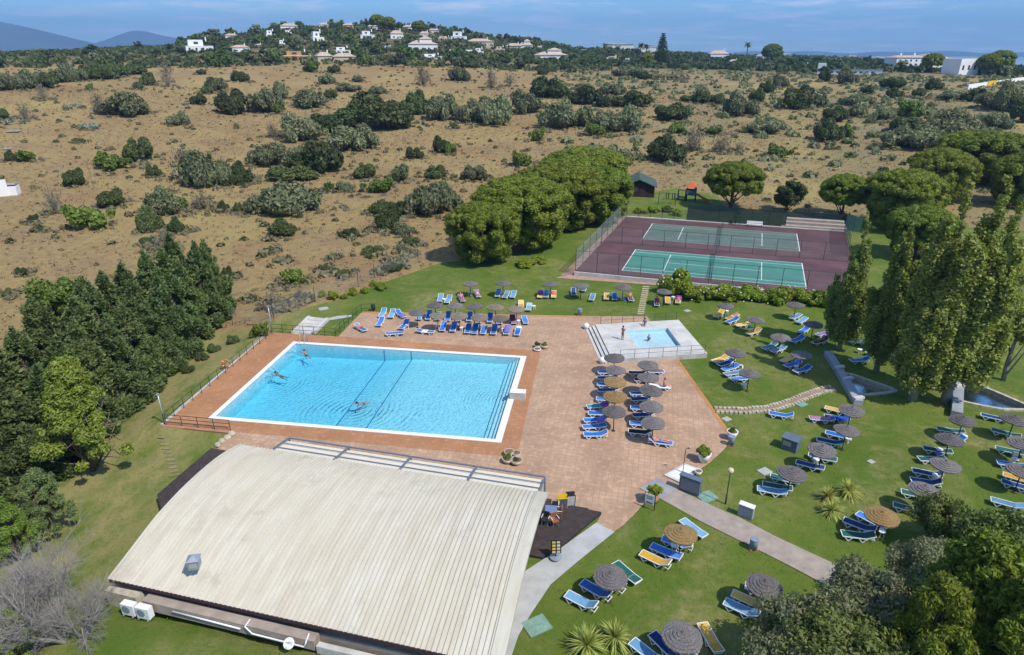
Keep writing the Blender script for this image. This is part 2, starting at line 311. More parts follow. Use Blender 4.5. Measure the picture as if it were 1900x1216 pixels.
    plain('table_blue', (0.16, 0.22, 0.36), 0.35, 0.1); plain('chair_wood', (0.34, 0.11, 0.03), 0.5, 0.2); plain('board_black', (0.015, 0.015, 0.015), 0.4, 0.1)
    plain('poster_yellow', (0.55, 0.42, 0.10), 0.6, 0.3, 14); plain('poster_white', (0.62, 0.62, 0.60), 0.6, 0.3, 9); plain('bin_grey', (0.22, 0.27, 0.33), 0.5, 0.15)
    plain('skin', (0.48, 0.26, 0.17), 0.6, 0.12); plain('skin_tan', (0.30, 0.145, 0.085), 0.6, 0.12); plain('skin_pink', (0.56, 0.27, 0.20), 0.6, 0.12)
    plain('hair_dark', (0.02, 0.014, 0.01), 0.6, 0.2); plain('hair_brown', (0.09, 0.05, 0.025), 0.6, 0.2); plain('hair_fair', (0.36, 0.24, 0.10), 0.6, 0.2)
    plain('flower_white', (0.80, 0.78, 0.74), 0.7, 0.05); plain('mountain_scrub', (0.07, 0.075, 0.05), 0.95, 0.4, 0.002, world=True); plain('fascia_brown', (0.055, 0.030, 0.035), 0.7, 0.2)
    for nm, c in dict(blue=(0.010, 0.145, 0.50), pale=(0.115, 0.29, 0.44), navy=(0.010, 0.045, 0.17), green=(0.014, 0.115, 0.092), yellow=(0.66, 0.36, 0.008), white=(0.72, 0.70, 0.66),
                      teal=(0.05, 0.24, 0.30), black=(0.025, 0.026, 0.03), mint=(0.24, 0.44, 0.46)).items():
        fabric('fabric_'+nm, c)
    for nm, c in dict(purple=(0.25, 0.06, 0.30), white=(0.74, 0.72, 0.72), red=(0.55, 0.045, 0.04), violet=(0.20, 0.16, 0.48), orange=(0.70, 0.22, 0.03), royal=(0.03, 0.10, 0.45), maroon=(0.22, 0.03, 0.05), pink=(0.62, 0.16, 0.17)).items():
        plain('towel_'+nm, c, 0.95, 0.2, 7.0)
    m, nt, b = base('striped_towel', 0.95, 0.1); p = opos(nt)
    w = N(nt, 'ShaderNodeTexWave', bands_direction='Y'); w.inputs['Scale'].default_value = 2.2; nt.links.new(p, w.inputs['Vector'])
    r = N(nt, 'ShaderNodeValToRGB'); r.color_ramp.interpolation = 'CONSTANT'
    r.color_ramp.elements[0].color = (0.5, 0.04, 0.04, 1); r.color_ramp.elements[1].position = 0.66; r.color_ramp.elements[1].color = (0.03, 0.07, 0.32, 1)
    e = r.color_ramp.elements.new(0.33); e.color = (0.7, 0.68, 0.66, 1); nt.links.new(w.outputs[0], r.inputs[0]); nt.links.new(r.outputs[0], b.inputs['Base Color'])
    # thatch
    def thatch(name, c1, c2, c3):
        m, nt, b = base(name, 0.95, 0.1); p = opos(nt); L = nt.links
        n1 = noise(nt, p, 3.5, 5, 0.7, 0.3, 0.7); n2 = noise(nt, p, 16, 4, 0.7, 0.35, 0.65)
        oi = N(nt, 'ShaderNodeObjectInfo'); mr = N(nt, 'ShaderNodeMapRange'); mr.inputs['To Min'].default_value = .78; mr.inputs['To Max'].default_value = 1.12; L.new(oi.outputs['Random'], mr.inputs['Value'])
        c = mixc(nt, n1, c1, c2); c = mixc(nt, n2, c, c3)
        h = N(nt, 'ShaderNodeHueSaturation'); L.new(mr.outputs[0], h.inputs['Value']); L.new(c, h.inputs['Color']); L.new(h.outputs[0], b.inputs['Base Color'])
        bump(nt, b, n2, 0.9, 0.05)
    thatch('thatch_grey', (0.235, 0.208, 0.195), (0.36, 0.325, 0.305), (0.155, 0.136, 0.126))
    thatch('thatch_straw', (0.44, 0.29, 0.12), (0.58, 0.40, 0.185), (0.34, 0.215, 0.085))
    thatch('thatch_tan', (0.31, 0.25, 0.195), (0.43, 0.35, 0.275), (0.21, 0.17, 0.125))
    # cream sheet roof with dirt streaks along the ribs
    m, nt, b = base('roof_sheet', 0.6, 0.3); p = wpos(nt); L = nt.links
    mp = N(nt, 'ShaderNodeMapping'); mp.inputs['Rotation'].default_value = (0, 0, 0.25); L.new(p, mp.inputs['Vector'])
    st = noise(nt, mp.outputs[0], 1.0, 5, 0.65, 0.4, 0.75, sc3=(2.2, 0.16, 1)); bl = noise(nt, p, 0.22, 4, 0.6, 0.35, 0.7)
    c = mixc(nt, bl, (0.545, 0.500, 0.385), (0.60, 0.565, 0.465)); c = mixc(nt, st, c, (0.475, 0.42, 0.315)); c = mixc(nt, noise(nt, p, 0.45, 6, 0.75, 0.56, 0.74), c, (0.40, 0.355, 0.27))
    c = mixc(nt, noise(nt, p, 1.8, 5, 0.75, 0.6, 0.75), c, (0.60, 0.585, 0.53)); L.new(c, b.inputs['Base Color'])
    # see-through netting
    def net(name, c, op):
        m, nt, b = base(name, 0.6, 0.2); b.inputs['Base Color'].default_value = (*c, 1); L = nt.links
        t = N(nt, 'ShaderNodeBsdfTransparent'); ms = N(nt, 'ShaderNodeMixShader'); ms.inputs[0].default_value = op
        L.new(t.outputs[0], ms.inputs[1]); L.new(b.outputs[0], ms.inputs[2]); L.new(ms.outputs[0], nt.nodes['Material Output'].inputs['Surface'])
    net('chain_link', (0.36, 0.37, 0.38), 0.30); net('chain_link_thin', (0.30, 0.31, 0.30), 0.12); net('wind_screen', (0.020, 0.042, 0.042), 0.90); net('tennis_net', (0.03, 0.035, 0.03), 0.45); net('green_mesh', (0.10, 0.22, 0.20), 0.35)
    # leaves
    leafmat('leaf_pine', (0.072, 0.100, 0.010), (0.150, 0.172, 0.018), 0.15); leafmat('leaf_pine_mid', (0.068, 0.108, 0.016), (0.150, 0.188, 0.030), 0.15, 0.25); leafmat('leaf_pine_bright', (0.100, 0.165, 0.010), (0.175, 0.235, 0.018), 0.15, 0.3)
    leafmat('leaf_cypress', (0.056, 0.086, 0.028), (0.128, 0.162, 0.054), 0.2, 0.3); leafmat('leaf_poplar', (0.085, 0.120, 0.022), (0.235, 0.262, 0.066), 0.12, 0.40, 0.5, 0.35)
    leafmat('leaf_olive', (0.085, 0.098, 0.044), (0.175, 0.185, 0.098), 0.3); leafmat('leaf_carob', (0.042, 0.058, 0.018), (0.088, 0.108, 0.034), 0.35)
    leafmat('leaf_green', (0.060, 0.100, 0.016), (0.130, 0.165, 0.030), 0.25, 0.3); leafmat('leaf_dry', (0.130, 0.105, 0.062), (0.175, 0.155, 0.095), 0.3)
    leafmat('leaf_hedge', (0.095, 0.140, 0.012), (0.195, 0.230, 0.020), 0.15, 0.3); leafmat('leaf_shade', (0.050, 0.075, 0.016), (0.120, 0.145, 0.035), 0.2, 0.25)
    leafmat('leaf_agave', (0.14, 0.20, 0.175), (0.20, 0.26, 0.22), 0.2, 0.1); leafmat('leaf_yucca', (0.17, 0.20, 0.035), (0.34, 0.34, 0.10), 0.15, 0.25)
    leafmat('leaf_far', (0.034, 0.050, 0.018), (0.078, 0.096, 0.032), 0.45); leafmat('leaf_palm', (0.050, 0.065, 0.024), (0.105, 0.115, 0.045), 0.3)
    leafmat('tuft_dry', (0.22, 0.17, 0.085), (0.34, 0.27, 0.135), 0.2, 0.1, gain=1.0); leafmat('tuft_green', (0.060, 0.064, 0.026), (0.125, 0.115, 0.050), 0.3, 0.1)
make_materials()
MT = MATS

# ------------------------------------------------------------------ mesh helpers
RNG = np.random.default_rng(7); random.seed(7)
class MB:
    def __init__(s): s.v = []; s.f = []
    def box(s, c, size, rz=0.0, rx=0.0, taper=1.0):
        M = Matrix.Translation(Vector(c)) @ Matrix.Rotation(rz, 4, 'Z') @ Matrix.Rotation(rx, 4, 'X'); o = len(s.v)
        for k in (-1, 1):
            t = taper if k > 0 else 1.0
            for i, j in ((-1, -1), (1, -1), (1, 1), (-1, 1)): s.v.append(tuple(M @ Vector((i*size[0]/2*t, j*size[1]/2*t, k*size[2]/2))))
        s.f += [(o+3, o+2, o+1, o), (o+4, o+5, o+6, o+7)] + [(o+i, o+(i+1) % 4, o+4+(i+1) % 4, o+4+i) for i in range(4)]
        return s
    def bar(s, a, b, w, h=None):
        a, b = Vector(a), Vector(b); h = h or w; d = (b-a).normalized()
        sd = d.cross(Vector((0, 0, 1)))
        sd = sd.normalized() if sd.length > 1e-4 else Vector((1, 0, 0))
        up = sd.cross(d); o = len(s.v)
        for p in (a, b):
            for i, j in ((-1, -1), (1, -1), (1, 1), (-1, 1)): s.v.append(tuple(p + sd*i*w/2 + up*j*h/2))
        s.f += [(o, o+1, o+2, o+3), (o+7, o+6, o+5, o+4)] + [(o+i, o+4+i, o+4+(i+1) % 4, o+(i+1) % 4) for i in range(4)]
        return s
    def tube(s, path, rad, seg=6, cap=True):
        path = [Vector(p) for p in path]; o = len(s.v); n = len(path)
        rad = rad if isinstance(rad, (list, tuple)) else [rad]*n
        ref = Vector((0.31, 0.17, 0.93))
        for i, p in enumerate(path):
            d = (path[min(i+1, n-1)] - path[max(i-1, 0)]).normalized()
            a = d.cross(ref); a = a.normalized() if a.length > 1e-3 else Vector((1, 0, 0)); b = d.cross(a)
            for k in range(seg):
                t = 2*math.pi*k/seg; s.v.append(tuple(p + (a*math.cos(t) + b*math.sin(t))*rad[i]))
        for i in range(n-1):
            for k in range(seg): s.f.append((o+i*seg+k, o+i*seg+(k+1) % seg, o+(i+1)*seg+(k+1) % seg, o+(i+1)*seg+k))
        if cap: s.f += [tuple(o+k for k in range(seg))[::-1], tuple(o+(n-1)*seg+k for k in range(seg))]
        return s
    def lathe(s, prof, c=(0, 0, 0), seg=16):
        o = len(s.v); n = len(prof)
        for r, z in prof:
            for k in range(seg): t = 2*math.pi*k/seg; s.v.append((c[0]+r*math.cos(t), c[1]+r*math.sin(t), c[2]+z))
        for i in range(n-1):
            for k in range(seg): s.f.append((o+i*seg+k, o+i*seg+(k+1) % seg, o+(i+1)*seg+(k+1) % seg, o+(i+1)*seg+k))
        s.f += [tuple(o+k for k in range(seg))[::-1], tuple(o+(n-1)*seg+k for k in range(seg))]
        return s
    def sphere(s, c, r, seg=12, rings=8, sz=1.0):
        return s.lathe([(max(1e-4, r*math.sin(math.pi*i/rings)), -r*sz*math.cos(math.pi*i/rings)) for i in range(rings+1)], c, seg)
    def poly(s, pts): o = len(s.v); s.v += [tuple(p) for p in pts]; s.f.append(tuple(range(o, o+len(pts)))); return s
    def prism(s, pts, z0, z1):
        """upright solid over a plan outline"""
        n = len(pts); o = len(s.v); A = sum(pts[i][0]*pts[(i+1) % n][1] - pts[(i+1) % n][0]*pts[i][1] for i in range(n))
        if A < 0: pts = pts[::-1]
        s.v += [(p[0], p[1], z0) for p in pts] + [(p[0], p[1], z1) for p in pts]
        s.f += [tuple(o+i for i in range(n))[::-1], tuple(o+n+i for i in range(n))] + [(o+i, o+(i+1) % n, o+n+(i+1) % n, o+n+i) for i in range(n)]
        return s
    def mesh(s, name, mat, smooth=False):
        me = bpy.data.meshes.new(name); me.from_pydata(s.v, [], s.f); me.update()
        me.materials.append(MT[mat] if isinstance(mat, str) else mat)
        me.polygons.foreach_set('use_smooth', [smooth]*len(me.polygons))
        return me
    def build(s, name, mat, parent=None, smooth=False, loc=None): return link(s.mesh(name, mat, smooth), name, parent, loc)
def link(me, name, parent=None, loc=None):
    o = bpy.data.objects.new(name, me); COL.objects.link(o)
    if parent is not None: o.parent = parent
    if loc is not None: o.location = loc
    return o
def empty(name, loc, rz=0.0, sc=1.0):
    o = bpy.data.objects.new(name, None); COL.objects.link(o); o.location = loc; o.rotation_euler = (0, 0, rz)
    o.scale = (sc, sc, sc) if isinstance(sc, (int, float)) else sc
    o.empty_display_size = 0.2
    return o
PEND = []
def tag(o, label, cat, group=None, loc=None):
    """label, category, group; things that share a wording get told apart by their order in the picture at the end"""
    o['label'] = label; o['category'] = cat
    if group: o['group'] = group
    PEND.append(o); return o
def struct(o): o['kind'] = 'structure'; return o
def stuff(o): o['kind'] = 'stuff'; return o
def dup(o, name=None, parent=None):
    c = o.copy(); COL.objects.link(c)
    if name: c.name = name
    if parent is not None: c.parent = parent
    for k in list(c.keys()): del c[k]
    for ch in list(o.children): dup(ch, ch.name.split('.')[0], c)
    return c
def setmat(o, mat):
    o.material_slots[0].link = 'OBJECT'; o.material_slots[0].material = MT[mat]
def np_mesh(name, V, Q, mat):
    """V (n,3), Q (m,4 or 3) arrays"""
    me = bpy.data.meshes.new(name); k = Q.shape[1]
    me.vertices.add(len(V)); me.vertices.foreach_set('co', V.astype(np.float32).ravel())
    me.loops.add(Q.size); me.loops.foreach_set('vertex_index', Q.astype(np.int32).ravel())
    me.polygons.add(len(Q)); me.polygons.foreach_set('loop_start', np.arange(0, Q.size, k, dtype=np.int32))
    me.update(calc_edges=True); me.materials.append(MT[mat]); return me
def in_poly(P, poly):
    x, y = P[:, 0], P[:, 1]; r = np.zeros(len(P), bool); n = len(poly)
    for i in range(n):
        x1, y1 = poly[i][0], poly[i][1]; x2, y2 = poly[(i+1) % n][0], poly[(i+1) % n][1]
        c = ((y1 > y) != (y2 > y)); r ^= c & (x < (x2-x1)*(y-y1)/((y2-y1) if y2 != y1 else 1e-9) + x1)
    return r
def poly_dist(P, poly):
    d = np.full(len(P), 1e9); n = len(poly)
    for i in range(n):
        a = np.array(poly[i][:2], float); b = np.array(poly[(i+1) % n][:2], float); e = b-a
        t = np.clip(((P-a)@e)/max(e@e, 1e-9), 0, 1); d = np.minimum(d, np.hypot(*(P - a - t[:, None]*e).T))
    return d
def sheet(name, outer, holes, zf, mat, step=1.5, skirt=0.0):
    """ground sheet over an outline with holes, following zf(x, y)"""
    loops = [outer] + holes; vs, es = [], []
    for lp in loops:
        pts = []
        for i in range(len(lp)):
            a, b = Vector(lp[i][:2]), Vector(lp[(i+1) % len(lp)][:2]); k = max(1, int((b-a).length/step))
            pts += [a.lerp(b, j/k) for j in range(k)]
        o = len(vs); vs += pts; es += [(o+i, o+(i+1) % len(pts)) for i in range(len(pts))]
    A = np.array([tuple(p) for p in vs]); lo, hi = A.min(0), A.max(0)
    gx, gy = np.meshgrid(np.arange(lo[0], hi[0], step), np.arange(lo[1], hi[1], step)); P = np.stack([gx.ravel(), gy.ravel()], 1)
    P[:, 0] += (np.arange(len(P)) % 2)*0.13*step
    ok = in_poly(P, outer) & (poly_dist(P, outer) > 0.3*step)
    for h in holes: ok &= ~in_poly(P, h) & (poly_dist(P, h) > 0.3*step)
    vs += [Vector(p) for p in P[ok]]
    rv, re, rf, _, _, _ = delaunay_2d_cdt(vs, es, [], 0, 1e-5)
    V2 = np.array([tuple(p) for p in rv]); T = np.array([f for f in rf if len(f) == 3])
    C = V2[T].mean(1); keep = in_poly(C, outer)
    for h in holes: keep &= ~in_poly(C, h)
    T = T[keep]; a, b, c = V2[T[:, 0]], V2[T[:, 1]], V2[T[:, 2]]
    fl = ((b[:, 0]-a[:, 0])*(c[:, 1]-a[:, 1]) - (b[:, 1]-a[:, 1])*(c[:, 0]-a[:, 0])) < 0; T[fl] = T[fl][:, ::-1]
    V = np.c_[V2, zf(V2[:, 0], V2[:, 1])]
    return struct(link(np_mesh(name, V, T, mat), name))
def flat(z): return lambda x, y: np.full(np.shape(x), z)
def P2(lst, z=0.0): return [tuple(G(u, v, z))[:2] for u, v in lst]

# ------------------------------------------------------------------ the ground
POOL_O = [G(541, 634), G(391, 777.5), G(929, 823), G(977, 661)]
c0 = (POOL_O[0]+POOL_O[1]+POOL_O[2]+POOL_O[3])/4
pe = ((POOL_O[3]-POOL_O[0]) + (POOL_O[2]-POOL_O[1])).normalized(); pn = Vector((-pe.y, pe.x, 0))
PL, PW = 25.0, 15.9                                        # pool with its white coping
def pp(s, t, z=0.0): q = c0 + pe*s + pn*t; return (q.x, q.y, z)
def prect(x0, x1, y0, y1): return [pp(x0, y0)[:2], pp(x1, y0)[:2], pp(x1, y1)[:2], pp(x0, y1)[:2]]
POOL_OUT = prect(-PL/2, PL/2, -PW/2, PW/2); CW = 0.42
POOL_IN = prect(-PL/2+CW, PL/2-0.55, -PW/2+CW, PW/2-CW)
TERR = P2([(500, 617), (303, 788), (430, 801), (404, 833), (420, 842)]) + [(-20, 38), (-12, 33), (1.5, 32.0)] + P2([(1020, 931), (1116, 954), (1107, 970), (1139, 987),
        (1155, 976), (1175, 957), (1190, 940), (1206, 925), (1227, 927), (1258, 910), (1262, 905), (1290, 878), (1318, 858), (1340, 838), (1351, 826), (1354, 801), (1300, 731), (1260, 668), (1262, 662)]) \
        + P2([(1206, 596), (1201, 587.5), (1088, 586.5), (672, 578.5), (628, 624.5)])
# tennis court slab
KO, KA = Vector((15.2, 85.6, 0)), -0.30
kx = Vector((math.cos(KA), math.sin(KA), 0)); ky = Vector((-math.sin(KA), math.cos(KA), 0)) + kx*0.045
def kk(s, t, z=0.5): q = KO + kx*s + ky*t; return (q.x, q.y, z)
SLAB = [kk(-6.0, -2.5)[:2], kk(29.5, -2.5)[:2], kk(31.5, 31.9)[:2], kk(-5.3, 31.9)[:2]]
# paddling pool platform
SPZ = 0.50
SPL = [G(1104.6, 602.4, SPZ), G(1259, 593.5, SPZ), G(1312.6, 655.8, SPZ), G(1136, 667, SPZ)]
SPW = [G(1160.7, 612.7, SPZ), G(1238.7, 608, SPZ), G(1263.4, 641.4, SPZ), G(1184, 645, SPZ)]
SPLP = [tuple(p)[:2] for p in SPL]; SPWP = [tuple(p)[:2] for p in SPW]
POND1 = P2([(1566, 694), (1583, 697), (1655, 722), (1662, 727), (1640, 731), (1590, 735)]); POND2 = P2([(1782, 704), (1800, 709), (1846, 728), (1902, 752), (1915, 762), (1860, 761), (1820, 754), (1784, 746)])
LAWN = [(-70, -25), (-44, 20), (-39, 40), (-37.5, 66)] + P2([(432, 602), (505, 592), (560, 573), (640, 553), (700, 528), (760, 508), (815, 488), (850, 484), (940, 474), (1030, 430), (1120, 385), (1165, 366), (1250, 352), (1330, 362),
        (1345, 392), (1430, 395), (1560, 415), (1640, 410), (1700, 418), (1900, 430)]) + [(115, 118), (130, 60), (95, -25)]
def lawn_z(x, y): return hgt(x, y) - 0.02 + 0.02*np.sin(x*0.7)*np.sin(y*0.9+1)
CORE = [Vector(p) for p in TERR]
sheet('lawn', LAWN, [TERR, SLAB, POND1, POND2], lawn_z, 'lawn', 1.6)
sheet('terrace', TERR, [prect(-PL/2-0.9, PL/2+0.9, -PW/2-0.9, PW/2+0.9), SPLP], flat(0.0), 'terrace_tile', 2.5)
# warm tile band laid round the pool
BAND = [TERR[0], tuple(G(628, 624.5))[:2]] + P2([(1003, 652), (959, 849), (430, 801), (303, 788)])
sheet('pool_surround', BAND, [POOL_OUT], flat(0.006), 'pool_band_tile', 2.5)
for a_, b_ in (((1260, 668), (1354, 801)), ((672, 579), (1088, 587))):
    A_, B_ = G(*a_), G(*b_); n_ = Vector((-(B_-A_).y, (B_-A_).x, 0)).normalized()*0.35
    if n_.dot(c0 - A_) < 0: n_ = -n_
    sheet('terrace_border', [tuple(A_)[:2], tuple(B_)[:2], tuple(B_+n_)[:2], tuple(A_+n_)[:2]], [], flat(0.010), 'border_tile', 3.0)
# countryside: polar sheet, sunk under the resort where lawns and terraces lie on top
rr = np.concatenate([np.arange(6, 150, 2.0), np.geomspace(150, 1400, 110), np.geomspace(1450, 13500, 40)])
aa = np.concatenate([np.radians(np.arange(-60, 60, 0.6)), np.radians(np.arange(60, 300, 3.0))])
RR, AA = np.meshgrid(rr, aa, indexing='ij'); X, Y = RR*np.sin(AA), RR*np.cos(AA)
Z = hgt(X.ravel(), Y.ravel()); PP = np.stack([X.ravel(), Y.ravel()], 1); dd = poly_dist(PP, LAWN)*np.where(in_poly(PP, LAWN), 1, -1)
Z = Z - 0.06 - 3.2*sstep(1.0, 6.0, dd)
nr, na = RR.shape; ii = np.arange(nr*na).reshape(nr, na); a1 = np.roll(ii, -1, axis=1)
Q = np.stack([ii[:-1].ravel(), ii[1:].ravel(), a1[1:].ravel(), a1[:-1].ravel()], 1)
g_ = struct(link(np_mesh('ground', np.c_[PP, Z], Q, 'dry_field'), 'ground'))
# the sea out to the right, with the far coast behind it
def ring_sheet(name, a0, a1_, r0, r1, zf, mat, na=40, nr=12):
    A = np.radians(np.linspace(a0, a1_, na)); R = np.geomspace(r0, r1, nr); RR, AA = np.meshgrid(R, A, indexing='ij')
    x, y = RR*np.sin(AA), RR*np.cos(AA); ii = np.arange(nr*na).reshape(nr, na)
    Q = np.stack([ii[:-1, :-1].ravel(), ii[1:, :-1].ravel(), ii[1:, 1:].ravel(), ii[:-1, 1:].ravel()], 1)
    return struct(link(np_mesh(name, np.stack([x.ravel(), y.ravel(), zf(x.ravel(), y.ravel())], 1), Q, mat), name))
ring_sheet('sea', 27, 120, 1250, 13400, flat(-20.0), 'sea_water', 60, 16)
ring_sheet('far_coast', 12, 60, 9000, 11500, lambda x, y: -22 + 62*np.sin(np.pi*np.clip((np.hypot(x, y)-9000)/2500, 0, 1))*(0.75 + 0.25*np.sin(np.arctan2(x, y)*60)*np.sin(np.arctan2(x, y)*23+1)), 'mountain_scrub', 160, 9)
# blue mountains on the left horizon
def mountain(c, wid, dep, h, seed):
    nx, ny = 90, 30; u = np.linspace(-1, 1, nx); v = np.linspace(-1, 1, ny); U, Vv = np.meshgrid(u, v, indexing='ij')
    env = np.exp(-(U*2.0)**2)*np.exp(-(Vv*2.0)**2); rg = np.random.default_rng(seed); n = np.zeros_like(U)
    for k in range(1, 7):
        a, b, p, q = rg.normal(size=4); n += np.sin(U*k*3*(1+.3*a) + p*3)*np.cos(Vv*k*2*(1+.3*b) + q*3)/k
    z = h*env*(1 + 0.13*n) - 25
    d = Vector(c); t = math.atan2(d.x, d.y); x = c[0] + U*wid*math.cos(t) + Vv*dep*math.sin(t); y = c[1] - U*wid*math.sin(t) + Vv*dep*math.cos(t)
    ii = np.arange(nx*ny).reshape(nx, ny); Q = np.stack([ii[:-1, :-1].ravel(), ii[1:, :-1].ravel(), ii[1:, 1:].ravel(), ii[:-1, 1:].ravel()], 1)
    return struct(link(np_mesh('mountain', np.stack([x.ravel(), y.ravel(), z.ravel()], 1), Q, 'mountain_scrub'), 'mountain'))
def at_dist(u, r): d = ray(u, 96); s = r/math.hypot(d[0], d[1]); return (d[0]*s, d[1]*s)
mountain(at_dist(-95, 9500), 2600, 1800, 440, 1); mountain(at_dist(272, 10500), 1500, 1800, 300, 2); mountain(at_dist(-700, 10500), 5200, 2000, 520, 3)

# ------------------------------------------------------------------ swimming pool
def pool_basin():
    r = empty('swimming_pool', pp(0, 0, 0)); off = Vector(pp(0, 0, 0))
    def q(s, t, z): v = Vector(pp(s, t, z)) - off; return tuple(v)
    x0, x1, y0, y1 = -PL/2+CW, PL/2-0.55, -PW/2+CW, PW/2-CW
    zL, zR = -1.5, -.82
    b = MB(); zs = [(x0, zL), (-2.5, zL+0.15), (1.5, zR-0.1), (x1, zR)]
    for (xa, za), (xb, zb) in zip(zs[:-1], zs[1:]): b.poly([q(xa, y0, za), q(xb, y0, zb), q(xb, y1, zb), q(xa, y1, za)])
    for (xa, za), (xb, zb) in zip(zs[:-1], zs[1:]):
        b.poly([q(xa, y0, za), q(xa, y0, -0.02), q(xb, y0, -0.02), q(xb, y0, zb)]); b.poly([q(xa, y1, za), q(xb, y1, zb), q(xb, y1, -0.02), q(xa, y1, -0.02)])
    b.poly([q(x0, y0, zL), q(x0, y1, zL), q(x0, y1, -0.02), q(x0, y0, -0.02)]); b.poly([q(x1, y0, zR), q(x1, y0, -0.02), q(x1, y1, -0.02), q(x1, y1, zR)])
    b.build('basin', 'pool_tile', r)
    for (xa, xb, ya, yb) in ((-PL/2, PL/2, -PW/2, y0), (-PL/2, PL/2, y1, PW/2), (-PL/2, x0, y0, y1), (x1, PL/2, y0, y1)):
        MB().prism([q(xa, ya, 0)[:2], q(xb, ya, 0)[:2], q(xb, yb, 0)[:2], q(xa, yb, 0)[:2]], -0.10, 0.035).build('coping', 'coping_white', r)
    for i in range(3):      # long submerged steps along the shallow end
        w = 0.38*(3-i); MB().prism([q(x1-w, y0+.01, 0)[:2], q(x1-.001*i-.002, y0+.01, 0)[:2], q(x1-.001*i-.002, y1-.01, 0)[:2], q(x1-w, y1-.01, 0)[:2]], zR+.01+.001*i, -0.66+0.18*i).build('submerged_step', 'pool_tile', r)
        MB().bar(q(x1-w+.03, y0+.05, -0.655+.18*i), q(x1-w+.03, y1-.05, -0.655+.18*i), 0.05, 0.012).build('step_edge', 'step_blue', r)
    for s0 in (-2.35, 0.55):    # dark lines across the floor and up the walls
        z0 = float(np.interp(s0, [a for a, _ in zs], [c for _, c in zs])) + 0.012
        m = MB(); m.bar(q(s0, y0+.012, z0), q(s0, y1-.012, z0), 0.10, 0.012); m.bar(q(s0, y1-.012, z0), q(s0, y1-.012, -0.1), 0.10, 0.012); m.bar(q(s0, y0+.012, z0), q(s0, y0+.012, -0.1), 0.10, 0.012)
        m.build('floor_line', 'line_blue', r)
    w = MB(); w.prism([q(x0-.05, y0-.05, 0)[:2], q(x1+.05, y0-.05, 0)[:2], q(x1+.05, y1+.05, 0)[:2], q(x0-.05, y1+.05, 0)[:2]], -2.3, -0.115)
    wo_ = w.build('water', 'pool_water', r); wo_['label'] = 'clear turquoise pool water with rings of ripples'
    tag(r, 'large rectangular turquoise swimming pool with white coping', 'pool')
    # white block at the shallow end
    b = empty('pool_block', tuple(G(961, 739)), math.atan2(pe.y, pe.x))
    MB().box((0, 0, .34), (1.35, .7, .68)).build('body', 'pale_concrete', b); MB().box((0, 0, .705), (1.4, .75, .05)).build('top_slab', 'coping_white', b)
    tag(b, 'white concrete block at the shallow end of the big pool', 'block')
    # ladder
    l = empty('pool_ladder', tuple(G(562, 637)), math.atan2(pe.y, pe.x))
    for sx_ in (-.28, .28):
        MB().tube([(sx_, .55, 0), (sx_, .55, .75), (sx_, .45, .95), (sx_, .2, .98), (sx_, 0.02, .85), (sx_, -.1, .3), (sx_, -.12, -1.0)], .025, 8).build('rail', 'galvanised', l, True)
    for z_ in (-.3, -.6, -.9): MB().bar((-.28, -.12, z_), (.28, -.12, z_), .09, .03).build('rung', 'galvanised', l)
    tag(l, 'metal pool ladder in the far left corner of the big pool', 'ladder')
pool_basin()

def paddling():
    r = empty('paddling_pool', (0, 0, 0))
    out = SPLP; n = len(out)
    def ins(k): c = Vector((sum(p[0] for p in SPWP)/4, sum(p[1] for p in SPWP)/4)); return [tuple(c + (Vector(p)-c)*k) for p in SPWP]
    m = MB()
    for i in range(4): j = (i+1) % 4; m.f.append((i, j, 4+j, 4+i))
    m.v = [(p[0], p[1], SPZ) for p in out] + [(p[0], p[1], SPZ) for p in SPWP]; m.f = [f[::-1] for f in m.f]; m.build('deck', 'pale_concrete', r)
    for i in range(4):
        j = (i+1) % 4; MB().poly([(*out[i], -.1), (*out[j], -.1), (*out[j], SPZ), (*out[i], SPZ)]).build('wall', 'concrete', r)
    m = MB(); zb = SPZ - .42
    for i in range(4): j = (i+1) % 4; m.poly([(*SPWP[i], zb), (*SPWP[i], SPZ), (*SPWP[j], SPZ), (*SPWP[j], zb)])
    m.poly([(*p, zb) for p in SPWP]); m.build('basin', 'small_pool_tile', r)
    MB().prism(ins(1.01), zb-.1, SPZ-.10).build('water', 'small_pool_water', r)
    A, B = Vector(SPLP[0]), Vector(SPLP[3]); d = (B-A).normalized(); nn = Vector((d.y, -d.x)); 
    if nn.x > 0: nn = -nn
    for k in range(3):
        MB().prism([tuple(A+nn*.36*k), tuple(B+nn*.36*k), tuple(B+nn*.36*(k+1)), tuple(A+nn*.36*(k+1))], -.1, SPZ - .165*(k+1) + .03).build('step', 'pale_concrete', r)
        MB().prism([tuple(A+nn*(.36*k+.002)), tuple(B+nn*(.36*k+.002)), tuple(B+nn*(.36*k+.05)), tuple(A+nn*(.36*k+.05))], -.05, SPZ - .165*(k+1) + .036).build('step_joint', 'rail_dark', r)
    tag(r, 'raised white paddling pool platform with three steps', 'pool')
paddling()
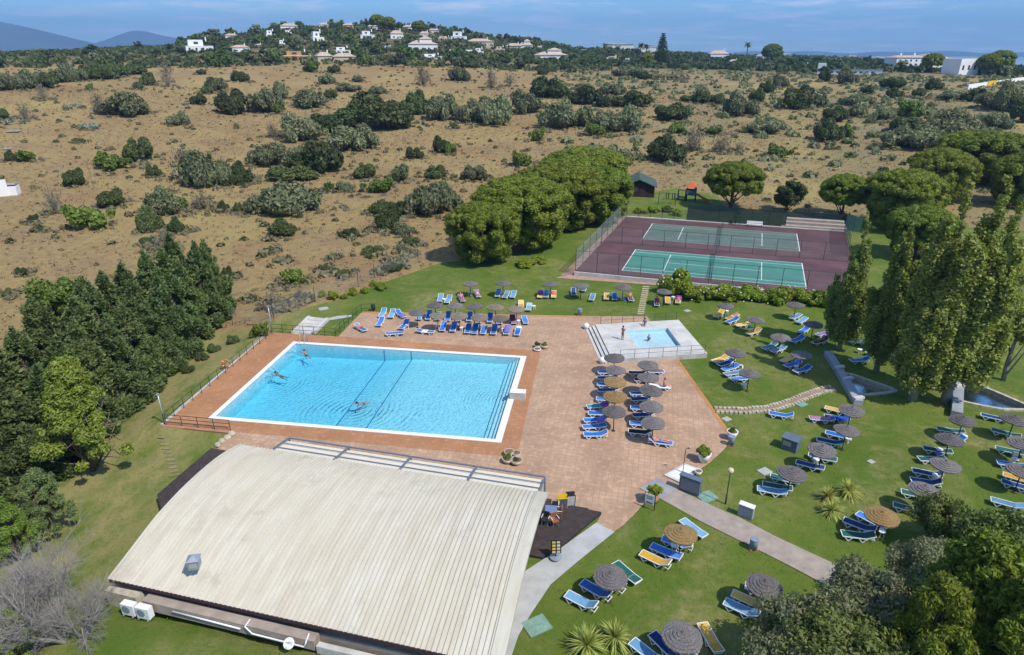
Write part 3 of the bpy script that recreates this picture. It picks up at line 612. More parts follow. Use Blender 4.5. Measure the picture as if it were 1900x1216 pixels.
def railing(pts, h, nm, label, mat='rail_dark', n=None, rails=(1.0, 0.5), pr=.03, group=None):
    """posts as single parts, rails along the run"""
    p0 = Vector(pts[0]); r = empty('railing', p0)
    tot = sum((Vector(b)-Vector(a)).length for a, b in zip(pts[:-1], pts[1:])); n = n or max(2, round(tot/2.0)+1)
    for k in range(n):
        s = tot*k/(n-1); q = None
        for a, b in zip(pts[:-1], pts[1:]):
            a, b = Vector(a), Vector(b); L = (b-a).length
            if s <= L + 1e-6: q = a.lerp(b, s/L); break
            s -= L
        q = (q or Vector(pts[-1])) - p0
        MB().tube([q + Vector((0, 0, -.03)), q + Vector((0, 0, h))], pr, 6).build('post', mat, r)
    for f in rails:
        MB().tube([Vector(p) - p0 + Vector((0, 0, h*f)) for p in pts], pr*.85, 6).build('rail', mat, r)
    tag(r, label, 'railing', group); return r
def lerp2(a, b, t): return Vector(a).lerp(Vector(b), t)
railing([lerp2(SPL[0], SPL[1], .06), lerp2(SPL[0], SPL[1], .97)], .95, '', 'thin dark railing along the far side of the paddling pool', n=8, pr=.022)
railing([lerp2(SPL[3], SPL[2], .08), lerp2(SPL[3], SPL[2], .97)], .95, '', 'thin dark railing along the near side of the paddling pool', n=7, pr=.022)
for u_, v_, l_ in ((1087.5, 610, 'white concrete ball at the top corner of the paddling pool steps'), (1117, 674, 'white concrete ball at the bottom corner of the paddling pool steps')):
    b_ = MB().sphere((0, 0, .32), .34, 16, 10); b_.lathe([(.2, 0), (.2, .06)], (0, 0, -.01), 12); tag(b_.build('concrete_ball', 'coping_white', None, True, G(u_, v_)), l_, 'ball bollard')
# terrace edges and rails on the left
E1, E2, E3 = G(500, 617), G(303, 788), G(430, 801)
for a_, b_, zb_, nm_, lb_ in ((E1, E2, -1.0, 'retaining_wall', 'low pale retaining wall under the left edge of the pool terrace'), (E2, E3, -.75, 'retaining_wall', 'brown retaining wall at the near left corner of the pool terrace')):
    d_ = (b_-a_).normalized(); n_ = Vector((d_.y, -d_.x, 0)); n_ = n_ if n_.dot(c0-a_) < 0 else -n_
    w_ = empty('retaining_wall', a_); f_ = lambda p: (p.x-a_.x, p.y-a_.y)
    MB().prism([f_(a_), f_(b_), f_(b_+n_*.22), f_(a_+n_*.22)], zb_, -.04).build('wall_body', 'wall_brown' if zb_ > -.9 else 'concrete', w_)
    MB().prism([f_(a_-d_*.02), f_(b_+d_*.02), f_(b_+d_*.02+n_*.26), f_(a_-d_*.02+n_*.26)], -.04, .03).build('cap', 'pale_concrete' if zb_ < -.9 else 'terracotta', w_)
    tag(w_, lb_, 'wall')
railing([G(505, 620), G(306, 788)], 1.0, '', 'long dark green railing down the left side of the pool terrace', 'rail_green', 15)
railing([G(309, 789), G(428, 799.5)], 1.0, '', 'short black railing on the brown wall at the near terrace corner', 'rail_dark', 5, (1.0, .66, .33))
railing([G(505, 617), G(623, 625)], 1.0, '', 'dark railing across the foot of the lawn steps', 'rail_green', 7)
railing([G(623, 625), G(668, 581), G(690, 578)], 1.0, '', 'green railing climbing the bank beside the lawn steps', 'rail_green', 8)

# ------------------------------------------------------------------ clubhouse with the arched sheet roof
def clubhouse():
    e = Vector((.969, -.247, 0)).normalized(); n = Vector((.222, .975, 0)).normalized()
    B = Vector((-19.2, 38.4, 0)); A = B - n*12.1 + e*.35; B = B + e*.35; L = 21.75; Wd = 12.1
    r = empty('clubhouse', A)
    def q(s, t, z): v = e*s + n*t; return (v.x, v.y, z)
    tk = [0, .13, .33, .53, .71, .86, 1.0]; zk = [2.40, 2.80, 3.46, 3.74, 3.76, 3.62, 3.15]
    TT = np.linspace(0, 1, 19); ZZ = np.interp(TT, tk, zk); ZZ = np.convolve(np.pad(ZZ, 1, mode='edge'), [.25, .5, .25], 'valid'); ZZ[0], ZZ[-1] = 2.40, 3.15
    NP = 78; pw = (L - .7)/NP; rib = [(0, 0), (.52, 0), (.62, .075), (.84, .075), (.94, 0), (1.0, 0)]
    m = MB(); o = 0
    for t, z in zip(TT, ZZ):
        for a, h in rib: m.v.append(q(a*pw, t*Wd, z + h))
    k = len(rib)
    for i in range(len(TT)-1):
        for j in range(k-1): m.f.append((i*k+j, i*k+j+1, (i+1)*k+j+1, (i+1)*k+j))
    me = m.mesh('roof_panel', 'roof_sheet')
    roof = MB()
    for i in range(len(TT)-1): roof.poly([q(0, TT[i]*Wd, ZZ[i]-.1), q(0, TT[i+1]*Wd, ZZ[i+1]-.1), q(L, TT[i+1]*Wd, ZZ[i+1]-.1), q(L, TT[i]*Wd, ZZ[i]-.1)])
    ro = roof.build('roof', 'fascia_brown', r)
    for i in range(NP): link(me, 'roof_panel', ro, q(i*pw + .05, 0, 0))
    for s0, nm in ((-.12, 'verge_trim'), (L-.65, 'verge_trim')):
        v = MB(); w = .17 if s0 < 0 else .68
        for i in range(len(TT)-1):
            a, b = q(s0, TT[i]*Wd, ZZ[i]+.07), q(s0, TT[i+1]*Wd, ZZ[i+1]+.07); c, d = q(s0+w, TT[i+1]*Wd, ZZ[i+1]+.07), q(s0+w, TT[i]*Wd, ZZ[i]+.07)
            v.poly([a, d, c, b]); v.poly([(*a[:2], a[2]-.22), a, b, (*b[:2], b[2]-.22)]); v.poly([d, (*d[:2], d[2]-.22), (*c[:2], c[2]-.22), c])
        v.build(nm, 'roof_sheet', ro)
    # walls set in under the eaves
    w = MB(); i0, i1, t0, t1 = .9, L-.9, .9, Wd-.7
    pts = [q(i0, t0, 0), q(i1, t0, 0), q(i1, t1, 0), q(i0, t1, 0)]
    for a, b, za, zb in ((0, 1, 2.35, 2.35), (1, 2, 2.35, 3.3), (2, 3, 3.3, 3.3), (3, 0, 3.3, 2.35)):
        w.poly([(*pts[a][:2], -.9), (*pts[b][:2], -.9), (*pts[b][:2], zb), (*pts[a][:2], za)])
    w.build('wall', 'wall_brown', r)
    for s in (2.0, 6.2, 10.4, 14.6): MB().box(q(s+1.8, t1+.02, 1.25), (3.4, .05, 2.3), math.atan2(e.y, e.x)).build('glass_door', 'window_dark', r)
    MB().bar(q(0, .02, 2.33), q(L, .02, 2.33), .06, .2).build('fascia', 'fascia_brown', r)
    MB().bar(q(.3, .45, .75), q(L, .45, .75), .5, 1.9).build('base_wall', 'path_concrete', r)
    # low walls and pipes along the near eave
    MB().bar(q(-.2, .0, 1.1), q(1.9, -.1, 1.2), .5, 1.5).build('plinth_wall', 'stone_cream', r)
    MB().bar(q(2.3, -.12, 1.62), q(12.3, -.12, 1.52), .55, .62).build('planter_wall', 'path_concrete', r)
    MB().bar(q(12.4, -.25, 1.30), q(24, -.3, 1.25), .3, .5).build('kerb_wall', 'concrete', r)
    MB().tube([q(4.2, -.46, 1.75), q(8.2, -.46, 1.62)], .045, 8).build('pipe', 'white_paint', r, True)
    MB().tube([q(8.6, -.1, 2.0), q(8.5, -.46, 1.85), q(8.9, -.5, 1.52), q(11.8, -.5, 1.45), q(11.9, -.46, 1.75), q(11.9, -.1, 1.95)], .045, 8).build('pipe', 'white_paint', r, True)
    # open steel frame with cream awnings on the pool side
    def f(s, t, z): return q(s, Wd + t, z)
    ang = math.atan2(e.y, e.x); fr = MB(); s0, s1 = 2.35, L - .55
    MB().bar(f(s0, 2.15, 2.75), f(s1, 2.15, 2.75), .09, .09).build('awning_beam', 'steel_grey', r)
    MB().bar(f(s0, 1.30, 2.88), f(s1, 1.30, 2.88), .05, .05).build('awning_bar', 'steel_grey', r)
    MB().bar(f(s0, 0.55, 3.02), f(s1, 0.55, 3.02), .05, .05).build('awning_bar', 'steel_grey', r)
    nb = 4; bw = (s1-s0)/nb
    for i in range(nb):
        a, b = s0 + bw*i + .24, s0 + bw*(i+1) - .06
        aw = MB(); aw.poly([f(a, 0, 3.06), f(b, 0, 3.06), f(b, 1.98, 2.62), f(a, 1.98, 2.62)]); aw.poly([f(a, 1.98, 2.62), f(b, 1.98, 2.62), f(b, 1.99, 2.44), f(a, 1.99, 2.44)])
        aw.poly([f(a-.22, 0, 3.04), f(a-.02, 0, 3.04), f(a-.02, 1.96, 2.60), f(a-.22, 1.96, 2.60)])
        aw.build('awning', 'awning_cream', r)
        for s in (a - .16, b + .10): MB().bar(f(s, -.05, 3.14), f(s, 2.12, 2.74), .05, .06).build('awning_arm', 'steel_grey', r)
    for i in range(nb+1):
        s = s0 + bw*i; MB().bar(f(s, -.1, 3.16), f(s, 2.15, 2.76), .06, .08).build('rafter', 'steel_grey', r); MB().bar(f(s, 2.15, 0), f(s, 2.15, 2.7), .10, .10).build('post', 'steel_grey', r)
    tag(r, 'clubhouse with a large cream ribbed arched roof and awnings', 'building')
    # roof vent
    v = empty('roof_vent', G(362, 1051, 3.42) , ang + .45, .74)
    MB().box((0, 0, .33), (.72, .72, .72)).build('body', 'galvanised', v); MB().box((0, 0, .70), (.86, .86, .05)).build('rim', 'galvanised', v)
    c = MB(); c.v = [(-.42, -.42, .73), (.42, -.42, .73), (.42, .42, .73), (-.42, .42, .73), (0, 0, .98)]; c.f = [(0, 1, 4), (1, 2, 4), (2, 3, 4), (3, 0, 4)]; c.build('hood', 'galvanised', v)
    for s_ in (-1, 1): MB().box((0, s_*.365, .36), (.5, .02, .42)).build('louvre', 'cabinet_grey', v); MB().box((s_*.365, 0, .36), (.02, .5, .42)).build('louvre', 'cabinet_grey', v)
    tag(v, 'square metal vent with a pyramid hood on the cream roof', 'vent')
    # outdoor units
    for k, (s, lb) in enumerate(((1.75, 'white air conditioning unit by the clubhouse, the left one'), (2.68, 'white air conditioning unit by the clubhouse, the right one'))):
        p = A + e*s - n*.72; a = empty('air_conditioner', Vector((p.x, p.y, H1(p.x, p.y))), ang, .82)
        MB().box((0, 0, .52), (.95, .42, .85)).build('case', 'white_plastic', a)
        MB().lathe([(.30, 0), (.30, .02)], (0, 0, 0), 18).build('fan_grille', 'bin_grey', a, False, (-.1, -.21, .55)).rotation_euler = (math.pi/2, 0, 0)
        for x in (-.35, .35): MB().bar((x, -.3, .05), (x, .3, .05), .06, .10).build('foot', 'galvanised', a)
        tag(a, lb, 'air conditioner')
    # satellite dish with its lettering
    p = G(541, 1206, 1.33); d = empty('satellite_dish', Vector((p.x, p.y, H1(p.x, p.y))), ang, .66)
    MB().tube([(0, 0, -.05), (0, 0, .75), (0, -.10, .88)], .035, 8).build('mast', 'galvanised', d, True)
    ds = MB(); ds.lathe([(.02, 0), (.2, .02), (.34, .055), (.42, .09), (.41, .10), (.2, .035), (.02, .012)], (0, 0, 0), 22)
    do = ds.build('dish', 'white_plastic', d, True, (0, -.13, 1.0)); do.rotation_euler = (math.radians(38), 0, math.radians(8))
    cu = bpy.data.curves.new('lettering', 'FONT'); cu.body = 'MEO'; cu.size = .26; cu.extrude = .003; cu.align_x = 'CENTER'; cu.align_y = 'CENTER'; cu.materials.append(MT['black_paint'])
    tmp = bpy.data.objects.new('tmp', cu); COL.objects.link(tmp); bpy.context.view_layer.update()
    lm_ = bpy.data.meshes.new_from_object(tmp.evaluated_get(bpy.context.evaluated_depsgraph_get())); bpy.data.objects.remove(tmp)
    to = bpy.data.objects.new('lettering', lm_); COL.objects.link(to); to.parent = do; to.location = (0, 0.02, .055); to.rotation_euler = (0, 0, 0)
    MB().tube([(0, -.40, .06), (0, -.30, .35), (0, -.05, .5)], .015, 6).build('feed_arm', 'galvanised', do, True)
    tag(d, 'round white satellite dish with dark letters beside the clubhouse', 'satellite dish')
    # dark timber decks at both ends
    def deck(name, pts, z0, z1, label, edge):
        o = Vector((*pts[0], 0)); r = empty(name, o); loc = [(p[0]-o.x, p[1]-o.y) for p in pts]
        MB().prism(loc, z0, z1-.02).build('frame', 'rail_dark', r)
        A2 = np.array(loc); dv = np.array([e.x, e.y]); nv = np.array([-e.y, e.x]); tv = A2@nv
        for w0 in np.arange(tv.min()+.005, tv.max()-.1, .155):
            xs = []
            for i in range(len(loc)):
                a, b = A2[i], A2[(i+1) % len(loc)]; ta, tb = a@nv, b@nv; mid = w0 + .07
                if (ta-mid)*(tb-mid) < 0: f_ = (mid-ta)/(tb-ta); xs.append((a+(b-a)*f_)@dv)
            xs.sort()
            for x0, x1 in zip(xs[::2], xs[1::2]):
                if x1-x0 > .15:
                    c = dv*(x0+x1)/2 + nv*(w0+.07); MB().box((c[0], c[1], z1-.005), (x1-x0, .138, .03), ang).build('board', 'deck_wood', r)
        tag(r, label, 'deck')
    deck('timber_deck', P2([(1000, 925), (1017, 930), (1116, 954), (1040, 1018), (1006, 1038), (965, 1030)]), -.1, .16, 'dark timber deck at the right end of the clubhouse', 0)
    deck('timber_deck', P2([(393, 833), (432, 842), (330, 960), (300, 948), (292, 920)]), -.6, .10, 'dark timber deck at the left end of the clubhouse', 0)
clubhouse()

# ------------------------------------------------------------------ paths, slabs, channel
sheet('concrete_path', P2([(1107, 970), (1140, 988), (1075, 1040), (1022, 1085), (985, 1140), (962, 1180), (945, 1230), (925, 1300), (860, 1300), (930, 1150), (975, 1060), (1040, 1018)]), [], flat(.03), 'light_path', 1.5)
sheet('garden_path', P2([(1227, 927), (1259, 910), (1346, 950), (1370, 960), (1443, 998), (1542, 1044), (1605, 1076), (1700, 1130), (1850, 1215), (1950, 1290), (1850, 1330), (1700, 1220), (1600, 1132), (1532, 1086), (1464, 1050), (1395, 1015), (1300, 968)]), [], flat(.03), 'path_concrete', 1.2)
sheet('entrance_slab', P2([(1187, 907), (1218, 887), (1258, 909.5), (1227, 927.5)]), [], flat(.05), 'slab_grey', 1.0)
sheet('court_paving', P2([(1030, 516), (1066, 507), (1230, 523), (1540, 545), (1530, 553), (1226, 530)]) , [], flat(.015), 'pink_paving', 2.0)
sheet('court_paving', P2([(1040, 512), (1066, 507), (1163, 402), (1172, 393), (1160, 396)]), [], flat(.019), 'pink_paving', 2.0)
sheet('hut_paving', P2([(1210, 371), (1232, 358), (1240, 360), (1216, 374)]), [], flat(.02), 'pale_concrete', 2.0)
plain('tuft_stone', (0.235, 0.205, 0.105), 0.95, 0.3, 2.0)
# stepping stones: every slab a part
sp_ = empty('stepping_path', G(1194, 560)); o_ = G(1194, 560)
for i in range(14):
    t = i/13; u0, v0 = 1198.5 - 10.0*t, 532.5 + 50*t; a, b = G(u0-6.2, v0), G(u0+6.4, v0+.4); c = (a+b)/2 - o_
    MB().box((c.x, c.y, .01), ((b-a).length, .30 + .1*((i*37) % 5)/5, .09), math.atan2((b-a).y, (b-a).x)).build('slab', 'stone_step', sp_)
tag(sp_, 'straight row of cream stepping slabs across the lawn', 'path')
sp_ = empty('stepping_path', GT(309, 850)); o_ = sp_.location.copy()
for i in range(11):
    u0, v0 = 299 + 13*math.sin(i*.16) + i*1.2, 812 + i*7.0; c = GT(u0, v0) - o_
    MB().box((c.x, c.y, c.z+.02), (.62, .22, .03), -.15 + .05*i).build('slab', 'tuft_stone', sp_)
tag(sp_, 'curved row of worn stepping stones near the left timber deck', 'path')
# boulders beside the near terrace corner
for i, (u_, v_) in enumerate(((429, 808), (422, 815), (414, 821), (407, 828))):
    b_ = MB().sphere((0, 0, .15), .3, 9, 6, .75); b_.v = [(x*(1+.25*math.sin(5*x+i)), y*(1+.2*math.cos(7*y+i)), z) for x, y, z in b_.v]
    tag(b_.build('boulder', 'stone_cream', None, False, GT(u_, v_)), 'pale boulder edging the near left terrace corner', 'boulder', 'boulders at the terrace corner')
# concrete steps on the far bank
st_ = empty('lawn_steps', G(577, 607)); o_ = G(577, 607)
q4 = [G(574, 591) - o_, G(608, 594.5) - o_, G(581, 621) - o_, G(544, 620) - o_]
for a_, b_ in ((0, 3), (1, 2)): MB().bar(q4[a_] + Vector((0, 0, .10)), q4[b_] + Vector((0, 0, .05)), .35, .45).build('side_wall', 'pale_concrete', st_)
for i in range(5):
    t0, t1 = i/5, (i+1)/5; L0, L1, R0, R1 = q4[3].lerp(q4[0], t0), q4[3].lerp(q4[0], t1), q4[2].lerp(q4[1], t0), q4[2].lerp(q4[1], t1)
    MB().prism([tuple(L0)[:2], tuple(R0)[:2], tuple(R1)[:2], tuple(L1)[:2]], -.3, .02 + .05*i).build('step', 'pale_concrete' if i % 2 else 'concrete', st_)
tag(st_, 'wide pale concrete steps set into the far bank', 'steps')
sheet('bank_path', P2([(606, 592), (612, 595), (655, 588), (652, 585), (625, 587)]), [], flat(.03), 'light_path', 1.5)
# the stone rill curving into the sluice walls
def rill():
    r = empty('stone_rill', G(1440, 755)); o = G(1440, 755)
    pts = [(1330, 762), (1380, 763.5), (1430, 759), (1470, 747), (1500, 734), (1530, 724), (1556, 721)]
    P = [G(u, v) for u, v in pts]; path = []
    for a, b in zip(P[:-1], P[1:]):
        k = max(2, int((b-a).length/.34)); path += [a.lerp(b, j/k) for j in range(k)]
    bed = MB()
    for i, p in enumerate(path[:-1]):
        d = (path[i+1]-p).normalized(); n = Vector((-d.y, d.x, 0)); c = p - o
        for s in (-1, 1):
            q = c + n*s*.36 + Vector((0, 0, .05)); MB().box(q, (.27+.03*math.sin(i*9), .26, .2+.04*math.sin(i*5+s)), math.atan2(d.y, d.x)+.1*math.sin(i*3)).build('edging_stone', 'stone_cream', r)
        e = (path[i+1]-o); bed.poly([c - n*.3 + Vector((0, 0, .025)), e - n*.3 + Vector((0, 0, .025)), e + n*.3 + Vector((0, 0, .025)), c + n*.3 + Vector((0, 0, .025))])
    bed.build('bed', 'wall_brown', r); tag(r, 'narrow stone rill curving across the lawn', 'channel')
rill()
def lowwall(pts, w, h, label, mat='steel_wall', caps=()):
    P = [G(u, v) for u, v in pts]; r = empty('sluice_wall', P[0])
    for a, b in zip(P[:-1], P[1:]): MB().bar(a - P[0] + Vector((0, 0, h/2-.3)), b - P[0] + Vector((0, 0, h/2-.3)), w, h+.6).build('wall_body', mat, r)
    for (u, v) in caps: c = G(u, v) - P[0]; MB().box((c.x, c.y, h+.05), (w+.25, .35, .22), .3).build('cap_stone', 'pale_concrete', r)
    tag(r, label, 'wall')
plain('steel_wall', (0.30, 0.32, 0.34), 0.85, 0.2, 1.0, world=True)
lowwall([(1535, 659), (1556, 692), (1592, 752)], .75, .45, 'long grey sluice wall slanting down beside the poplar shade', caps=[(1556, 690), (1572, 711), (1591, 748)])
lowwall([(1779, 688), (1776, 730), (1773, 776)], .8, .6, 'pale grey sluice wall between the poplars and the right pond', caps=[(1777, 728)])
for nm_, pl_, lb_ in (('pond', POND1, 'dark shaded pond behind the slanting sluice wall'), ('pond', POND2, 'long dark pond with fallen leaves at the right edge')):
    o_ = Vector((*pl_[0], 0)); r_ = empty('pond', o_); lp_ = [(p[0]-o_.x, p[1]-o_.y) for p in pl_]
    MB().poly([(*p, -.32) for p in lp_]).build('water', 'pond_water', r_)
    for i in range(len(lp_)):
        a_, b_ = Vector((*lp_[i], 0)), Vector((*lp_[(i+1) % len(lp_)], 0)); MB().bar(a_ + Vector((0, 0, -.12)), b_ + Vector((0, 0, -.12)), .3, .5).build('rim', 'stone_cream', r_)
    tag(r_, lb_, 'pond')
# covers set in the grass
for u_, v_, s_, m_, l_ in ((1275, 577, .75, 'lid_grey', 'round grey cover in the lawn behind the paddling pool'), (1312, 922, 1.25, 'lid_green', 'green utility cover beside the lamp post'), (1419, 875, .9, 'lid_grey', 'grey square cover beside the lounger row'),
        (1486, 750, 1.0, 'lid_green', 'greenish cover beside the stone rill'), (1348, 778, .7, 'lid_grey', 'pale cover next to the terrace edge'), (1616, 857, .5, 'lid_grey', 'small pale cover in the open right lawn'), (996, 1161, 1.35, 'lid_green', 'green cover beside the clubhouse path'), (600, 573, 1.1, 'lid_grey', 'grey cover on the far bank lawn')):
    p_ = GT(u_, v_); tag(MB().box((0, 0, .0), (s_, s_*.8, .07), .5).build('ground_cover_lid', m_, None, False, p_), l_, 'cover')

# ------------------------------------------------------------------ tennis courts
def courts():
    o = Vector(kk(0, 0, 0)); r = empty('tennis_courts', o)
    def q(s, t, z): return tuple(Vector(kk(s, t, z)) - o)
    def rect(x0, x1, y0, y1): return [q(x0, y0, 0)[:2], q(x1, y0, 0)[:2], q(x1, y1, 0)[:2], q(x0, y1, 0)[:2]]
    MB().prism([(p[0]-o.x, p[1]-o.y) for p in SLAB], -.4, .5).build('slab', 'court_purple', r)
    MB().prism(rect(-6.0, 29.5, -2.75, -2.5), -.4, .56).build('retaining_wall', 'concrete', r)
    MB().prism(rect(-5.3, 31.5, 31.9, 32.3), -.4, .62).build('kerb', 'pale_concrete', r)
    MB().prism(rect(-6.1, 31, 13.6, 13.75), .3, .512).build('drain_joint', 'rail_dark', r)
    for t0, gm, lm in ((0, 'court_green', 'line_white'), (17.3, 'court_green_faded', 'line_faded')):
        c = MB().prism(rect(0, 23.77, t0, t0+10.97), .45, .504).build('court_surface', gm, r)
        for (x0, x1, y0, y1) in ((0, 23.77, 0, .09), (0, 23.77, 10.88, 10.97), (0, 23.77, 1.37, 1.45), (0, 23.77, 9.52, 9.6), (5.485, 18.285, 5.44, 5.52)):
            MB().prism(rect(x0, x1, t0+y0, t0+y1), .46, .509).build('court_line', lm, c)
        for (x0, x1, y0, y1) in ((0, .11, .09, 10.88), (23.66, 23.77, .09, 10.88), (5.45, 5.54, 1.45, 9.52), (18.24, 18.33, 1.45, 9.52)):
            MB().prism(rect(x0, x1, t0+y0, t0+y1), .46, .511).build('court_line', 'line_white', c)
        nt_ = empty('tennis_net', Vector(kk(11.885, t0+5.485, .5)), KA + math.pi/2 - .03)
        MB().poly([(-6.4, 0, .08), (6.4, 0, .08), (6.4, 0, 1.0), (0, 0, .92), (-6.4, 0, 1.0)]).build('mesh', 'tennis_net', nt_)
        MB().tube([(-6.4, 0, 1.02), (0, 0, .93), (6.4, 0, 1.02)], .025, 5).build('band', 'rail_green', nt_)
        for x in (-6.4, 6.4): MB().tube([(x, 0, 0), (x, 0, 1.1)], .05, 8).build('post', 'rail_green', nt_)
        tag(nt_, 'dark tennis net across the bright green near court' if t0 == 0 else 'dark tennis net across the faded far court', 'tennis net')
    tag(r, 'pair of hard tennis courts on a purple surface', 'tennis court')
    def fence(a, b, h, n, label, mesh, pm='rail_green', mz=0.0, top=True):
        A, B = Vector(kk(*a)), Vector(kk(*b)); f = empty('court_fence', A)
        for k in range(n+1):
            p = A.lerp(B, k/n) - A; MB().tube([p, p + Vector((0, 0, h))], .035, 6).build('post', pm, f)
        for k in range(n):
            p0, p1 = A.lerp(B, k/n) - A, A.lerp(B, (k+1)/n) - A
            if mesh: MB().poly([p0 + Vector((0, 0, mz)), p1 + Vector((0, 0, mz)), p1 + Vector((0, 0, h)), p0 + Vector((0, 0, h))]).build('mesh_panel', mesh, f)
        if top: MB().tube([Vector((0, 0, h)), B - A + Vector((0, 0, h))], .025, 6).build('top_rail', pm, f); MB().tube([Vector((0, 0, h*.5)), B - A + Vector((0, 0, h*.5))], .012, 5).build('wire', pm, f)
        tag(f, label, 'fence')
    fence((-5.9, -2.4), (-5.25, 31.8), 3.2, 9, 'tall grey mesh fence along the left end of the courts', 'chain_link')
    fence((-5.9, -2.4), (29.4, -2.4), 3.0, 12, 'thin mesh fence on the near side of the courts', 'chain_link_thin')
    fence((-5.9, 13.7), (30, 13.7), 2.6, 11, 'thin mesh fence dividing the two courts', 'chain_link_thin')
    fence((5.5, 32.2), (22, 32.2), 2.8, 6, 'dark green wind screen behind the far court', 'wind_screen', mz=.1)
    fence((-5.2, 32.2), (5.4, 32.2), 1.2, 5, 'low thin fence behind the far left court corner', 'chain_link_thin')
    fence((22.3, 36.5), (33, 36.5), 1.9, 5, 'green mesh fence above the concrete seating', 'wind_screen')
    fence((31.2, 31.5), (30.2, 16.5), 3.0, 5, 'green mesh fence at the right end of the far court', 'green_mesh')
    fence((31.2, 31.5), (33.8, 31.8), 3.0, 2, 'short green mesh fence returning beside the seating', 'green_mesh')
    b = empty('seating_steps', Vector(kk(26.5, 34, .5)), KA)
    for i in range(3): MB().box((0, -1.3+1.15*i, .15+.22*i), (10.5 - .3*i, 1.1, .45+.3*i))  .build('step', 'path_concrete', b)
    tag(b, 'three concrete seating steps beside the far court', 'steps')
    u = empty('umpire_bench', Vector(kk(17.0, 31.2, .5)), KA)
    MB().box((0, 0, .45), (2.6, .4, .06)).build('seat', 'white_plastic', u); MB().box((0, .22, .75), (2.6, .05, .35)).build('backrest', 'white_plastic', u)
    for x in (-1.15, 1.15): MB().box((x, 0, .21), (.08, .4, .42)).build('leg', 'rail_green', u)
    tag(u, 'white bench at the back of the far tennis court', 'bench')
    c = empty('umpire_chair', Vector(kk(14.2, 31.4, .5)), KA)
    for x in (-.35, .35):
        for y in (-.35, .35): MB().tube([(x*1.2, y*1.2, 0), (x*.8, y*.8, 1.7)], .03, 6).build('leg', 'rail_green', c)
    MB().box((0, 0, 1.7), (.65, .6, .06)).build('seat', 'rail_green', c); MB().box((0, .28, 2.05), (.6, .05, .6)).build('backrest', 'rail_green', c)
    for z in (.45, .9, 1.3): MB().bar((-.36, -.42, z), (.36, -.42, z), .05).build('rung', 'rail_green', c)
    tag(c, 'tall green umpire chair beside the wind screen', 'chair')
courts()

def hut():
    c = (G(1213, 368) + G(1150, 365))/2; f0, f1, f2 = G(1156, 366), G(1213, 368), G(1232, 358.5)
    e = (f1-f0).normalized(); n = Vector((-e.y, e.x, 0)); L, D = (f1-f0).length*1.0, 8.0; r = empty('wooden_hut', f0, math.atan2(e.y, e.x))
    hw, hr = 2.6, 3.9
    w = MB()
    w.poly([(0, 0, 0), (L, 0, 0), (L, 0, hw), (L/2, 0, hr-.1), (0, 0, hw)]); w.poly([(0, D, 0), (0, D, hw), (L/2, D, hr-.1), (L, D, hw), (L, D, 0)]); w.poly([(L, 0, 0), (L, D, 0), (L, D, hw), (L, 0, hw)]); w.poly([(0, 0, 0), (0, 0, hw), (0, D, hw), (0, D, 0)])
    w.build('wall', 'hut_wood', r)
    rf = MB(); ov = .55
    for s in (-1, 1):
        a, b = (L/2, -ov, hr), (L/2, D+ov, hr); x = L/2 + s*(L/2+ov); zz_ = hr - (hr-hw)*(L/2+ov)/(L/2)
        pts = [a, b, (x, D+ov, zz_), (x, -ov, zz_)]; rf.poly(pts if s > 0 else pts[::-1]); rf.poly([(p[0], p[1], p[2]-.14) for p in (pts[::-1] if s > 0 else pts)]); rf.poly([(x, -ov, zz_), (x, D+ov, zz_), (x, D+ov, zz_-.14), (x, -ov, zz_-.14)][::s]); rf.poly([a, (x, -ov, zz_), (x, -ov, zz_-.14), (a[0], a[1], a[2]-.14)])
    rf.build('roof', 'hut_roof', r)
    MB().box((L*.33, -.03, 1.7), (1.6, .06, .9)).build('window', 'window_dark', r); MB().box((L*.62, -.03, 1.05), (1.0, .06, 2.1)).build('door', 'fascia_brown', r)
    for y in (.9, 2.9, 4.9, 6.9): MB().box((L+.03, y, 1.3), (.07, .14, 2.6)).build('batten', 'rail_dark', r)
    for z in (.7, 1.3, 1.9): MB().bar((L+.025, .1, z), (L+.025, D-.1, z), .04, .06).build('wall_plank', 'hut_wood', r)
    tag(r, 'dark timber hut with a green gabled roof behind the courts', 'hut')
hut()

